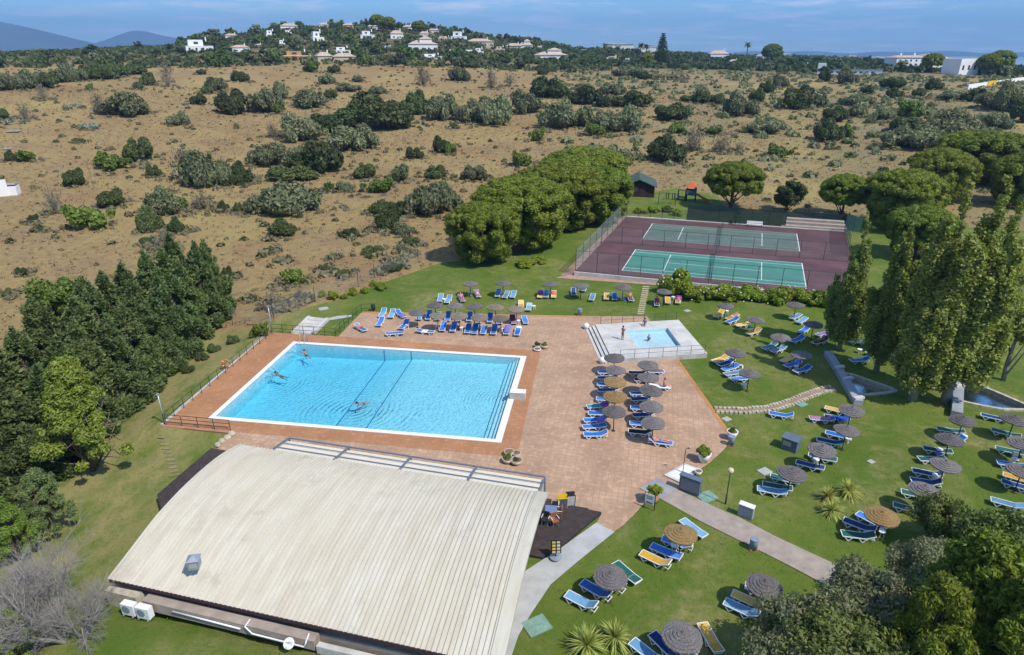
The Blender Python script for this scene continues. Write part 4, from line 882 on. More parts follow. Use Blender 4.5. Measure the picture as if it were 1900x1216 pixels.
def playground():
    r = empty('play_tower', G(1281, 374), -.35)
    for x in (-.9, .9):
        for y in (-.9, .9): MB().tube([(x, y, 0), (x, y, 2.9)], .09, 7).build('post', 'rail_green', r)
    MB().box((0, 0, 1.45), (2.0, 2.0, .12)).build('platform', 'hut_wood', r)
    for y in (-.95, .95): MB().box((0, y, 1.95), (1.8, .07, .9)).build('side_panel', 'kiosk_blue', r)
    rf = MB(); rf.v = [(-1.1, -1.1, 2.9), (1.1, -1.1, 2.9), (1.1, 1.1, 2.9), (-1.1, 1.1, 2.9), (-.2, 0, 3.9), (.2, 0, 3.9)]; rf.f = [(0, 1, 5, 4), (1, 2, 5), (2, 3, 4, 5), (3, 0, 4), (3, 2, 1, 0)]; rf.build('roof', 'orange_plastic', r)
    sl_ = MB(); a, b = Vector((1.0, 0, 1.5)), Vector((3.7, -.5, .25)); s = Vector((0.05, .34, 0))
    sl_.poly([a-s, b-s, b+s, a+s]); sl_.poly([b-s, b-s+Vector((.6, -.1, -.05)), b+s+Vector((.6, -.1, -.05)), b+s])
    for k in (-1, 1): sl_.bar(a+s*k+Vector((0, 0, .12)), b+s*k+Vector((0, 0, .12)), .05, .26)
    sl_.build('slide', 'orange_plastic', r)
    MB().tube([(1.0, .5, 1.5), (1.0, .5, 2.4), (1.0, -.5, 2.4), (1.0, -.5, 1.5)], .05, 6).build('slide_gate', 'white_plastic', r)
    for x in (-1.1, -2.6):
        for y in (-.6, .6): MB().tube([(x, y, 0), (x, y, 2.3)], .07, 6).build('bridge_post', 'rail_green', r)
    for y in (-.6, .6): MB().bar((-2.6, y, 2.2), (-1.0, y, 2.2), .08).build('bridge_rail', 'rail_green', r)
    MB().box((-1.8, 0, .8), (1.6, 1.1, .1)).build('bridge_deck', 'hut_wood', r)
    tag(r, 'play tower with an orange roof and an orange slide', 'playground')
    s = empty('swing_frame', G(1237, 380), -.25)
    for x in (-1.7, 1.7):
        for y in (-.9, .9): MB().tube([(x, y, 0), (x*.96, 0, 2.3)], .06, 6).build('leg', 'rail_green', s)
    MB().tube([(-1.75, 0, 2.3), (1.75, 0, 2.3)], .05, 6).build('beam', 'rail_green', s)
    for x in (-.7, .7):
        MB().box((x, 0, .5), (.45, .2, .04)).build('seat', 'black_paint', s)
        for k in (-.2, .2): MB().tube([(x+k, 0, .5), (x+k, 0, 2.3)], .012, 4).build('chain', 'galvanised', s)
    tag(s, 'green swing frame on the grass beside the play tower', 'swing')
    for u, v in ((1236, 371), (1240, 371), (1247, 372), (1251, 372), (1258, 373)):
        tag(MB().tube([(0, 0, 0), (0, 0, 1.5)], .10, 7).build('play_post', 'rail_green', None, False, G(u, v)), 'dark green upright play post on the playground grass', 'post', 'play posts on the playground')
playground()

# ------------------------------------------------------------------ smaller fixtures
def fixtures():
    # boundary posts and mesh along the dry field
    pts = [(432, 603), (508, 590), (585, 560), (665, 532), (695, 516), (745, 500), (776, 487), (800, 478)]
    P = [GT(u, v) for u, v in pts]; f = empty('boundary_fence', P[0])
    for a, b in zip(P[:-1], P[1:]):
        k = max(1, round((b-a).length/5.0))
        for j in range(k):
            p = a.lerp(b, j/k) - P[0]; q = a.lerp(b, (j+1)/k) - P[0]; MB().tube([p - Vector((0, 0, .2)), p + Vector((0, 0, 2.0))], .04, 6).build('post', 'rail_green', f)
            MB().poly([p, q, q + Vector((0, 0, 1.9)), p + Vector((0, 0, 1.9))]).build('mesh_panel', 'chain_link_thin', f)
    tag(f, 'thin wire mesh boundary fence between lawn and dry field', 'fence')
    # lamps
    for u, v, h, lb in ((305.5, 786, 2.7, 'slim grey light pole at the near left terrace corner'), (505, 617, 3.0, 'slim grey light pole at the far left terrace corner')):
        l = empty('light_pole', G(u, v)); MB().tube([(0, 0, -.5), (0, 0, h)], .055, 8).build('pole', 'galvanised', l, True); MB().box((0, -.06, h+.06), (.16, .3, .12)).build('lamp_head', 'galvanised', l); tag(l, lb, 'light pole')
    l = empty('globe_lamp', G(1346, 935)); MB().tube([(0, 0, 0), (0, 0, 2.55)], .035, 8).build('pole', 'rail_dark', l, True); MB().tube([(0, 0, 0), (0, 0, .75)], .055, 8).build('sleeve', 'rail_dark', l, True)
    MB().sphere((0, 0, 2.72), .21, 18, 12).build('globe', 'globe_cream', l, True); MB().lathe([(.08, 0), (.1, .06)], (0, 0, 2.5), 10).build('collar', 'rail_dark', l); tag(l, 'lamp post with a round cream globe beside the garden path', 'lamp post')
    # lifebuoy on the railing
    lb = G(421.5, 686, .0); t = MB(); sg = 20
    for i in range(sg):
        for j in range(8):
            a, b = 2*math.pi*i/sg, 2*math.pi*j/8; rr_ = .33 + .075*math.cos(b); t.v.append((rr_*math.cos(a), .075*math.sin(b), rr_*math.sin(a)))
    t.f = [(i*8+j, ((i+1) % sg)*8+j, ((i+1) % sg)*8+(j+1) % 8, i*8+(j+1) % 8) for i in range(sg) for j in range(8)]
    o = empty('lifebuoy', Vector((lb.x, lb.y, .72)), .3); t.build('ring', 'orange_plastic', o, True)
    for k in range(4):
        a = math.pi/4 + k*math.pi/2; MB().box((.33*math.cos(a), 0, .33*math.sin(a)), (.17, .17, .06)).build('band', 'white_plastic', o).rotation_euler = (0, 0, 0)
    tag(o, 'orange lifebuoy ring hanging on the left pool railing', 'lifebuoy')
    # shower tray with post
    s = empty('shower', G(1266, 881), 0); a, b, c, d = [G(u, v) - s.location for u, v in ((1232, 884), (1270, 862), (1301, 874), (1262, 898))]
    MB().prism([tuple(p)[:2] for p in (a, b, c, d)], -.05, .12).build('tray', 'pale_concrete', s)
    for t0, t1 in ((.08, .46), (.54, .92)):
        p = [a.lerp(b, t0).lerp(d.lerp(c, t0), .12), a.lerp(b, t1).lerp(d.lerp(c, t1), .12), a.lerp(b, t1).lerp(d.lerp(c, t1), .75), a.lerp(b, t0).lerp(d.lerp(c, t0), .75)]
        MB().prism([tuple(x)[:2] for x in p], .0, .127).build('basin', 'white_paint', s)
    m_ = a.lerp(c, .5) + Vector((0, 0, .12)); MB().tube([m_, m_ + Vector((0, 0, 1.9)), m_ + Vector((.06, 0, 2.05)), m_ + Vector((.22, .05, 2.08))], .025, 7).build('pipe', 'rail_dark', s, True); MB().lathe([(.09, 0), (.04, .05)], m_ + Vector((.24, .05, 2.02)), 10).build('shower_head', 'rail_dark', s)
    tag(s, 'outdoor shower on a white tray at the terrace edge', 'shower')
    def panel(name, u, v, w, h, th, rz, label, cat, parts):
        r = empty(name, G(u, v), rz)
        for nm, mt, c, sz in parts: MB().box(c, sz).build(nm, mt, r)
        tag(r, label, cat); return r
    panel('notice_board', 1279, 913, 1, 1, .3, -.62, 'grey notice board with a dark panel beside the shower', 'notice board', [('body', 'kiosk_blue', (0, 0, .62), (1.45, .42, 1.24)), ('panel', 'steel_grey', (0, -.22, .68), (1.25, .03, .9)), ('top', 'kiosk_blue', (0, 0, 1.27), (1.55, .5, .06))])
    panel('utility_cabinet', 1383, 958, 1, 1, .3, -.62, 'grey utility cabinet standing beside the garden path', 'cabinet', [('body', 'cabinet_grey', (0, 0, .45), (.95, .42, .9)), ('top', 'white_paint', (0, 0, .92), (1.0, .47, .05)), ('door', 'bin_grey', (0, -.215, .45), (.85, .02, .8))])
    k = panel('kiosk_box', 1466, 832, 1, 1, 1, -.72, 'blue-grey kiosk box with a small window on the lawn', 'kiosk', [('body', 'kiosk_blue', (0, 0, .48), (1.15, 1.0, 1.0)), ('roof', 'kiosk_blue', (0, 0, 1.0), (1.3, 1.12, .07)), ('window', 'galvanised', (-.15, -.51, .62), (.6, .03, .4))])
    r = empty('sign_frame', G(1204, 945), -.55)
    for x in (-.36, .36): MB().box((x, 0, .6), (.05, .05, 1.3)).build('leg', 'rail_dark', r)
    MB().box((0, -.01, .82), (.66, .03, .8)).build('board', 'white_paint', r)
    for z, w in ((1.05, .5), (.9, .42), (.6, .5), (.52, .4)): MB().box((0, -.03, z), (w, .012, .05)).build('text_line', 'kiosk_blue', r)
    tag(r, 'white sign board on two dark legs near the garden path', 'sign')
    # posters by the deck
    for u, v, mt, fr, rz, lb in ((1058, 940, 'poster_white', 'rail_dark', .1, 'pavement sign with a pale picture poster by the deck'), (1044, 945, 'kiosk_blue', 'yellow_paint', .1, 'pavement sign with a dark poster in a yellow frame')):
        r = empty('pavement_sign', G(u, v), rz)
        for sg_, rx in ((-1, -.16), (1, .16)): MB().box((0, sg_*.14, .55), (.62, .04, 1.05), 0, -rx).build('board', fr, r); MB().box((0, sg_*.165, .58), (.52, .02, .85), 0, -rx).build('poster', mt, r)
        tag(r, lb, 'sign')
    r = empty('menu_stand', G(1031, 1034, .16), .05)
    MB().lathe([(.36, 0), (.36, .05), (.1, .08)], (0, 0, 0), 20).build('base', 'galvanised', r); MB().tube([(0, 0, .05), (0, 0, .9)], .03, 8).build('pole', 'rail_dark', r)
    MB().box((0, -.05, .85), (.62, .05, .85), 0, -.25).build('board', 'board_black', r)
    for i in range(4):
        for j in range(2): MB().box((-.14+.28*j, -.095 + (.55+.2*i - .85)*.25, .55+.2*i), (.2, .03, .13), 0, -.25).build('picture', 'poster_yellow' if j == 0 else 'stone_cream', r)
    tag(r, 'black menu board with eight small food pictures on the deck', 'menu board')
    # cafe table and chairs
    t = empty('cafe_table', G(1022, 962, .16), -.1); MB().box((0, 0, .73), (.78, .78, .035)).build('top', 'table_blue', t); MB().tube([(0, 0, .04), (0, 0, .72)], .04, 8).build('column', 'galvanised', t); MB().lathe([(.28, 0), (.28, .03), (.05, .06)], (0, 0, 0), 14).build('base', 'galvanised', t); tag(t, 'square blue cafe table on the right timber deck', 'table')
    for u, v, rz, lb in ((1037, 960, -1.7, 'orange wooden cafe chair right of the blue table'), (1029, 976, .4, 'orange wooden cafe chair nearest in front of the table'), (1012, 974, -.3, 'dark cafe chair at the left side of the table'), (1030, 948, 3.0, 'cafe chair behind the blue table')):
        c = empty('cafe_chair', G(u, v, .16), rz); mt = 'chair_wood' if 'orange' in lb else 'rail_dark'
        MB().box((0, 0, .45), (.44, .42, .04)).build('seat', mt, c); MB().box((0, .21, .74), (.42, .04, .4), 0, .12).build('backrest', mt, c)
        for x in (-.2, .2):
            for y in (-.19, .19): MB().tube([(x, y, 0), (x, y, .45 if y < 0 else .8)], .016, 6).build('leg', 'galvanised', c)
        for x in (-.23, .23): MB().bar((x, -.18, .66), (x, .2, .66), .04, .03).build('armrest', 'white_plastic', c)
        tag(c, lb, 'chair')
    # bins
    for u, v, lb, mt in ((1397, 1019, 'grey litter bin on the edge of the garden path', 'bin_grey'), (1076, 585, 'grey litter bin on the far edge of the terrace', 'bin_grey'), (693, 577, 'dark litter bin at the far left terrace corner', 'rail_dark'), (1356, 826, 'grey litter bin at the right terrace corner', 'bin_grey')):
        r = empty('litter_bin', G(u, v)); MB().lathe([(.24, .08), (.26, .75), (.24, .78), (.22, .72), (.2, .1)], (0, 0, 0), 14).build('drum', mt, r, True); MB().lathe([(.27, 0), (.27, .05)], (0, 0, .75), 14).build('rim', mt, r); MB().box((0, 0, .04), (.5, .4, .08)).build('foot', 'terracotta', r); tag(r, lb, 'bin')
fixtures()

# ------------------------------------------------------------------ thatched sunshades
def umbrella_proto(seed):
    rg = random.Random(seed); R = .93; sg = 40; r = empty('thatch_umbrella', (0, 0, 0))
    m = MB(); prof = []
    tiers = 5; zt, zr = 2.13, 1.80
    for k in range(tiers):
        r0, r1 = R*(.10 + .90*k/tiers), R*(.10 + .90*(k+1)/tiers); z0, z1 = zt - (zt-zr)*(r0/R)**1.1, zt - (zt-zr)*(r1/R)**1.1
        prof += [(r0, z0 - (.0 if k == 0 else .012)), ((r0+r1)/2, (z0+z1)/2 + .012), (r1 + .012, z1 + .022)]
    prof = [(.004, zt+.10), (.05, zt+.06)] + prof + [(R*.995, zr-.075), (R*.93, zr-.05), (R*.45, zt-.17), (.03, zt-.04)]
    for i, (rad, z) in enumerate(prof):
        for j in range(sg):
            t = 2*math.pi*j/sg; w = 1 + (rg.uniform(-.022, .022) if i > 2 else 0); dz = rg.uniform(-.014, .014) + (.03*math.sin(2*t+seed) if rad > .5 else 0)
            m.v.append((rad*w*math.cos(t), rad*w*math.sin(t), z + dz))
    n = len(prof)
    for i in range(n-1):
        for j in range(sg): m.f.append((i*sg+j, (i+1)*sg+j, (i+1)*sg+(j+1) % sg, i*sg+(j+1) % sg))
    # fringe of loose straw
    for j in range(150):
        t = rg.uniform(0, 6.283); a = R*rg.uniform(.93, 1.0); d = rg.uniform(.02, .06); p = Vector((a*math.cos(t), a*math.sin(t), zr - .02 + .03*math.sin(2*t+seed)))
        o = p + Vector((math.cos(t)*d, math.sin(t)*d, -rg.uniform(.02, .09))); s = Vector((-math.sin(t), math.cos(t), 0))*.015; m.poly([p-s, o-s*.6, o+s*.6, p+s])
    c = m.build('canopy', 'thatch_grey', r, False)
    MB().tube([(0, 0, -.05), (0, 0, 1.2), (0, 0, 2.1)], [.042, .038, .034], 8).build('pole', 'thatch_pole', r, True)
    for k in range(6): t = k*math.pi/3; MB().tube([(0, 0, 1.98), (.62*math.cos(t), .62*math.sin(t), 1.79)], .012, 5).build('rib', 'thatch_pole', r)
    MB().lathe([(.16, 0), (.16, .03), (.06, .07)], (0, 0, 0), 10).build('foot', 'thatch_pole', r)
    return r
UP = [umbrella_proto(s) for s in range(3)]
UMB = []
def umbrella(u, v, place, kind='grey', tilt=0.0, cz=1.90):
    i = len(UMB); o = dup(UP[i % 3], 'thatch_umbrella'); p = G(u, v, cz)
    o.location = (p.x, p.y, H1(p.x, p.y)); o.rotation_euler = (random.uniform(-.035, .035)+tilt, random.uniform(-.035, .035), random.uniform(0, 6.28)); s = random.uniform(.97, 1.06); o.scale = (s, s, random.uniform(.96, 1.03))
    for c in o.children:
        if c.name.startswith('canopy'): setmat(c, 'thatch_'+kind)
    cn_ = dict(grey='grey', straw='golden straw', tan='pale tan')[kind]
    tag(o, f'{cn_} thatch sunshade {place}', 'sunshade', 'thatched sunshades'); UMB.append(o); return o
PA, PB, PC, PD = 'behind the big pool', 'by the pool', 'on the lawn behind the terrace', 'beyond the paddling pool'
for u, v, k in ((772.7, 579, 'grey'), (811, 584, 'tan'), (851.5, 584, 'tan'), (889, 588, 'tan'), (930, 588.6, 'tan')): umbrella(u, v, 'in the front row ' + PA, k)
for u, v, k in ((806.7, 565.4, 'grey'), (844.3, 565.4, 'grey'), (881, 567, 'grey'), (919.5, 568.5, 'tan'), (958.9, 571.6, 'tan')): umbrella(u, v, 'in the back row ' + PA, k)
for u, v in ((871.8, 524.6), (933, 524.6), (1021.7, 526), (1078, 529), (1156, 532), (1232.6, 540)): umbrella(u, v, PC)
for u, v, k in ((1141, 662, 'grey'), (1142.7, 685, 'grey'), (1141, 705.7, 'straw'), (1141.9, 733.5, 'straw'), (1140.7, 762, 'grey')): umbrella(u, v, 'in the left column ' + PB, k)
for u, v in ((1201.7, 675.7), (1203.4, 699.8), (1206.7, 723.4), (1209.3, 752), (1213.5, 782.3)): umbrella(u, v, 'in the right column ' + PB)
for u, v in ((1348, 565.5), (1402, 591.6), (1477.7, 564.6), (1510.5, 600), (1449, 625), (1364.8, 654.7), (1391, 691), (1488.6, 655.6)): umbrella(u, v, PD)
for u, v in ((1579.8, 760), (1571.6, 795.4), (1527, 834), (1468, 876)): umbrella(u, v, 'in the slanting middle lawn row')
for u, v in ((1788, 778.7), (1764, 815), (1754, 862), (1717, 908.8)): umbrella(u, v, 'in the outer right lawn row')
for u, v in ((1882.6, 778), (1900, 822), (1897, 872)): umbrella(u, v, 'at the right picture edge')
umbrella(1638, 956, 'over three loungers near the spiky plants', 'straw'); umbrella(1265, 991.6, 'ragged, on the near lawn above a yellow lounger', 'straw', .06)
umbrella(1133.7, 1068, 'on the near lawn beside the clubhouse path'); umbrella(1265, 1178, 'dark and shaggy, lowest on the near lawn', 'grey', .04); umbrella(1417.9, 1086, 'half hidden by the olive tree')
for o in UP:
    for c in list(o.children_recursive): bpy.data.objects.remove(c)
    bpy.data.objects.remove(o)

# ------------------------------------------------------------------ sun loungers
def lounger_proto():
    r = empty('sun_lounger', (0, 0, 0)); L, W, z = 1.95, .60, .32; hx = .38
    f = MB()
    for y in (-W/2, W/2): f.bar((-L/2, y, z), (hx, y, z), .045, .055)
    for x in (-L/2, hx): f.bar((x, -W/2, z), (x, W/2, z), .045, .05)
    f.build('frame', 'white_plastic', r)
    s = MB(); k = 7
    for i in range(k+1):
        x = -L/2 + .03 + (hx + L/2 - .05)*i/k; d = -.035*math.sin(math.pi*i/k)
        s.v += [(x, -W/2+.02, z+.035+d), (x, W/2-.02, z+.035+d)]
    s.f = [(2*i, 2*i+2, 2*i+3, 2*i+1) for i in range(k)]; s.build('seat', 'fabric_blue', r, True)
    b = MB(); Lb = L/2 - hx
    for i in range(k+1): x = .0 + Lb*i/k; b.v += [(x, -W/2+.02, .035 - .02*math.sin(math.pi*i/k)), (x, W/2-.02, .035 - .02*math.sin(math.pi*i/k))]
    b.f = [(2*i, 2*i+2, 2*i+3, 2*i+1) for i in range(k)]; bo = b.build('backrest', 'fabric_blue', r, True, (hx, 0, z))
    bf = MB()
    for y in (-W/2, W/2): bf.bar((0, y, 0), (Lb, y, 0), .045, .05)
    for x in (Lb,): bf.bar((x, -W/2, 0), (x, W/2, 0), .06, .06)
    bf.build('back_frame', 'white_plastic', bo)
    for x0, sx_ in ((-L/2+.10, 1), (hx+.08, -1)):
        for y in (-W/2, W/2):
            m = MB(); m.bar((x0, y, z), (x0+.25*sx_, y, 0.02), .045, .05); m.bar((x0+.25*sx_, y, .02), (x0+.50*sx_, y, z), .045, .05); m.build('leg', 'white_plastic', r)
    p = MB(); p.bar((hx+.02, -.2, z-.02), (L/2-.05, -.2, z-.08), .03, .04); p.bar((hx+.02, .2, z-.02), (L/2-.05, .2, z-.08), .03, .04); p.bar((L/2-.06, -.25, z-.08), (L/2-.06, .25, z-.08), .03, .05)
    p.build('back_support', 'white_plastic', r)
    return r
LP = lounger_proto()
FCOL = dict(b='blue', p='pale', n='navy', g='green', y='yellow', w='white', t='teal', k='black', m='mint')
FWORD = dict(b='bright blue', p='light blue', n='dark navy', g='dark green', y='yellow', w='white', t='teal', k='black', m='pale mint')
LNG = []
def lounger(col, fu, fv, hu, hv, place, back=None, base_z=None):
    a, b = G(fu, fv, .32), G(hu, hv, .40); c = (a+b)/2; d = b-a
    o = dup(LP, 'sun_lounger'); z = H1(c.x, c.y); o.location = (c.x, c.y, z if base_z is None else base_z); o.rotation_euler = (0, 0, math.atan2(d.y, d.x))
    o['back'] = back if back is not None else random.choice((8, 18, 24, 30))
    for ch in o.children:
        if ch.name.startswith('backrest'): ch.rotation_euler = (0, -math.radians(o['back']), 0); setmat(ch, 'fabric_'+FCOL[col])
        if ch.name.startswith('seat'): setmat(ch, 'fabric_'+FCOL[col])
    tag(o, f'{FWORD[col]} sun lounger {place}', 'sun lounger', 'sun loungers'); LNG.append(o); del o['back']
    o2 = (o, math.radians(back if back is not None else 18)); return o
A1_ = 'in the front row behind the big pool'; A2_ = 'in the shaded row behind the pool'; A3_ = 'at the far left terrace end'
LD = [
 (A3_, 'p 703.8 590 715.8 571.6 30|b 700 606 711 588.6 25|p 723.5 590 730.7 575 30|b 753 589.5 734 576 30|b 717 619 747.7 616 5|b 741.4 611 758.4 595 40|b 805 616 773.6 612 10|t 678 613 661 603 25'),
 (A1_, 'b 818.4 616.4 825.5 596.7 30|b 838 617.3 845 597.6 30|b 865.8 619 871 602 30|b 879 621 883.7 602 30|b 894.4 622 900.7 602 12|b 914 622 919.5 603 35|b 938 622.6 943.6 603 25|b 958 623.5 963 605.6 20'),
 (A2_, 'p 776 593 781.7 579 20|b 792.4 595 798.7 577 40|b 811 595 814 579 20|b 829 596 833.6 580 40|b 849.7 597 853 581 20|b 869.4 597.6 873 580 40|b 887 599.4 889 584 20|b 907.9 600.3 910.5 581.5 40|b 925.7 601 927.5 586 20|b 954.4 602 950 585 30|b 976.8 602 971.4 585 12'),
 (PC, 'p 814.5 560 819 547 30|p 827 563 836.4 549 30|b 862.5 564 851 543 20|b 890 553 882 538 25|p 921.5 552.4 926.5 537 30|p 934 554 944 540 20|p 948.4 556 956 537 20|y 1000.6 554 1004 539 20|p 1013 554 1014 538 25|y 1026.7 555 1028.4 538 20|n 1064.6 551 1063.8 533 30|b 1081 541 1086.5 528 20|p 1094.5 562 1103 541 15|y 1124.8 559 1125.7 541 12|b 1140.5 559 1140 542 20|b 1174.5 562 1165 543 25|n 1220 572 1218 551 25|y 1239.4 567 1238.5 547 8|y 1257 567 1260.4 547 25|y 967 574 966.6 558 30|m 979.6 577 983 562 15'),
 ('in the left column by the pool', 'b 1112.4 690.5 1144 688 20|n 1110 701 1145 699 20|b 1108.2 712.4 1147.8 713 20|n 1110 724 1147.8 721 20|b 1108.2 739.4 1146 741 20|t 1091.4 754.5 1127.6 750 25|b 1094 766 1132 766 12|b 1085.5 780 1124 776 25|b 1081.3 792 1124.2 788 12|b 1083 806 1128.4 804 30'),
 ('in the right column by the pool', 'k 1168 691 1202 690 35|b 1233.7 688.8 1193 687 20|k 1179.8 704 1215 706 20|w 1241 718 1208 715 12|b 1171.4 730 1207 728 12|n 1171.4 741 1210 737 30|b 1174 756 1209 757 15|n 1174.7 770.5 1215 767 30|b 1174 785 1208 786 12|k 1169.7 800 1208 802 35|b 1248 823 1202 815 35'),
 (PD, 'y 1324.4 589 1343 577 35|y 1346.8 592.6 1370.7 584 20|b 1344.6 599 1373 589 25|y 1364.8 604 1394 599 20|y 1385 620 1412.8 611 30|p 1464 593 1488.6 581 10|p 1476.8 601 1499.6 587 10|b 1482 618 1502 606 30|b 1465.9 635 1493.7 624 25|b 1512 623 1540.8 613 25|k 1507 637 1536 629 30|t 1415.4 647 1439.8 638 20|p 1428 653 1460 643 25|y 1321.9 671 1350.5 661 20|n 1332 678 1362 668 25|b 1340.4 687 1370.7 677 20|p 1348.8 694 1374 689 10|b 1359.8 703 1389 700 12|y 1450 671 1475 660 30|b 1455 680 1487 671 25|b 1471.8 690 1505.5 681 30'),
 ('in the shade behind the poplars', 'm 1578 633 1612 635 15|b 1576 669 1615 666 30|b 1645.7 664 1672 650 25|b 1652 668 1680 656 25|p 1660 660 1690 650 20|y 1612 655 1634 650 20'),
 ('in the slanting middle lawn row', 'b 1428.8 766 1471.7 772 30|y 1536 757 1572 764 12|b 1504.3 775 1547 778 20|n 1535 773 1572 777 20|b 1534 802 1580 812 30|n 1517.6 815 1565 823 25|g 1503.5 843 1550 853 10|n 1479 857 1528 868 10|g 1431.8 883 1482 893 8|g 1417.7 898 1468 906 8|p 1406 906 1460 914 15'),
 ('in the outer right lawn row', 'g 1740.5 795 1788 801 12|b 1744 820 1794 814 35|g 1713.7 831 1766 838 10|g 1702.6 851 1757 851 12|n 1697 873 1746 881 25|n 1691.8 890 1746 897 30|g 1678.5 913 1727 922 12|g 1662 937 1715 949 12'),
 ('at the right picture edge', 'n 1821 769 1872 779 15|g 1841.6 797 1893 809 10|g 1849.5 831 1903 841 10|b 1854 858 1905 865 12|y 1870 882 1915 893 12|n 1868 895 1912 906 20|p 1853 930 1890 938 20'),
 ('under the golden sunshade', 'b 1593 953 1645 978 12|n 1568.7 965 1622.7 984 25|g 1565.7 990 1620 995 25'),
 ('by the ragged straw sunshade', 'p 1269.5 967 1304 991 6|b 1232 999 1284 1014 30|b 1212.6 1014 1260 1032 12|y 1192.6 1027 1241 1048 30'),
 ('on the near lawn by the clubhouse path', 'g 1144 1046 1182 1077 8|n 1110 1068 1155 1092 30|b 1083 1082 1130 1107 30|p 1054 1103 1105 1127 30'),
 ('at the bottom of the near lawn', 'p 1180 1195 1222 1226 25|n 1218 1183 1252 1214 25|g 1240 1178 1285 1212 20|y 1305 1160 1332 1206 12'),
 ('half covered by the olive branches', 'y 1365 1103 1418 1124 20|p 1350.5 1118 1405 1141 30|w 1388 1087 1446 1102 25'),
]
for place, dat in LD:
    for it in dat.split('|'):
        t = it.split(); lounger(t[0], *map(float, t[1:5]), place, float(t[5]))
for c in list(LP.children_recursive): bpy.data.objects.remove(c)
bpy.data.objects.remove(LP)

# ------------------------------------------------------------------ side tables
def table_proto():
    r = empty('side_table', (0, 0, 0)); MB().lathe([(.24, .40), (.25, .42), (.24, .44)], (0, 0, 0), 14).build('top', 'white_plastic', r)
    for k in range(4): t = math.pi/4 + k*math.pi/2; MB().bar((.13*math.cos(t), .13*math.sin(t), .40), (.2*math.cos(t), .2*math.sin(t), 0), .05, .03).build('leg', 'white_plastic', r)
    return r
TP = table_proto()
for u, v, pl in ((756, 606, 'behind the big pool'), (810.5, 609, 'behind the big pool'), (856, 611, 'behind the big pool'), (890, 610, 'behind the big pool'), (930, 613, 'behind the big pool'), (962, 598, 'behind the big pool'), (871.5, 546, PC), (931, 547, PC), (990.5, 571, PC), (824, 558, PC), (1073, 536, PC), (1150, 553, PC), (1249, 554, PC),
        (1135, 719, PB), (1348, 580, PD), (1394, 614, PD), (1380, 717, PD), (1594.7, 652, 'in the poplar shade'), (1477, 683, PD), (1575, 806, 'on the middle right lawn'), (1572, 817, 'on the middle right lawn'), (1513, 857, 'on the middle right lawn'), (1634.5, 990, 'under the golden sunshade'), (1788, 813, 'on the outer right lawn'), (1742, 838, 'on the outer right lawn'), (1735, 886, 'on the outer right lawn'), (1882, 856, 'at the right picture edge'),
        (1250.5, 1017, 'by the ragged straw sunshade'), (1412, 1110, 'half hidden by the olive tree')):
    o = dup(TP, 'side_table'); p = G(u, v, .2); o.location = (p.x, p.y, H1(p.x, p.y)); o.rotation_euler = (0, 0, random.uniform(0, 3)); tag(o, f'small white plastic side table {pl}', 'table', 'white side tables')
for c in list(TP.children_recursive): bpy.data.objects.remove(c)
bpy.data.objects.remove(TP)

# ------------------------------------------------------------------ towels and bags on the loungers
def near_lounger(u, v): return min(LNG, key=lambda o: (PJ(o.location + Vector((0, 0, .3)))[0]-u)**2 + (PJ(o.location + Vector((0, 0, .3)))[1]-v)**2)
def towel(u, v, mat, label, x0=-.7, x1=.45):
    o = near_lounger(u, v); m = MB(); k, w = 8, .31
    bk = [c for c in o.children if c.name.startswith('backrest')][0]; ang = -bk.rotation_euler.y
    for i in range(k+1):
        x = x0 + (x1-x0)*i/k; z = .385 + .012*math.sin(i*2.3); xx = x
        if x > .38: xx = .38 + (x-.38)*math.cos(ang); z += (x-.38)*math.sin(ang)
        for y, dz in ((-w-.03, -.14), (-w, 0), (-.1, .012*math.sin(i)), (.12, .01*math.cos(i*1.7)), (w, 0), (w+.03, -.12)): m.v.append((xx, y, z+dz))
    m.f = [(6*i+j, 6*i+6+j, 6*i+7+j, 6*i+1+j) for i in range(k) for j in range(5)]
    t = m.build('towel', mat, None, True, o.location); t.rotation_euler = o.rotation_euler; tag(t, label, 'towel'); return t
for u, v, mt, lb, a, b in ((1002, 547, 'towel_purple', 'purple towel on a yellow lounger of the far lawn', -.1, .95), (942, 612, 'towel_violet', 'violet towel on a blue lounger in the front pool row', -.6, .9), (952, 593, 'towel_maroon', 'dark maroon towel at the right end of the back pool row', -.2, .9), (957, 598, 'striped_towel', 'striped towel over the foot of a back row lounger', -.95, -.3),
        (748, 585, 'towel_violet', 'pale violet towel on a lounger at the far terrace left end', -.9, -.2), (787, 614, 'towel_white', 'white towel on the sideways lounger behind the pool', -.3, .35), (886, 546, 'striped_towel', 'red and white striped towel on the far lawn', -.8, .8), (857, 553, 'striped_towel', 'red and blue striped towel under two sunbathers', -.9, .7), (1259, 556, 'towel_purple', 'purple towel on a yellow lounger by the oleander hedge', .1, .95),
        (1105, 779, 'towel_violet', 'violet towel in the left lounger column', .1, .8), (1110, 752, 'towel_purple', 'purple towel on the teal lounger', .3, .9), (1525, 777, 'striped_towel', 'red white and blue towel on a middle lawn lounger', -.9, .6), (1553, 775, 'towel_royal', 'deep blue towel beside the striped one', -.3, .9), (1526, 618, 'towel_violet', 'violet towel on a lounger beside the first poplar', -.2, .9), (961, 614, 'towel_white', 'white towel over a backrest in the front pool row', .6, .95),
        (1028, 546, 'towel_pink', 'pinkish patterned towel on a yellow lounger', 0, .8), (1165, 548, 'towel_orange', 'orange towel draped over a raised lounger back', .3, .98), (670, 607, 'towel_pink', 'pink towel on the lone lounger by the railing', .0, .6), (1140, 714, 'towel_white', 'white towel in the left lounger column', .3, .8)):
    towel(u, v, mt, lb, a, b)
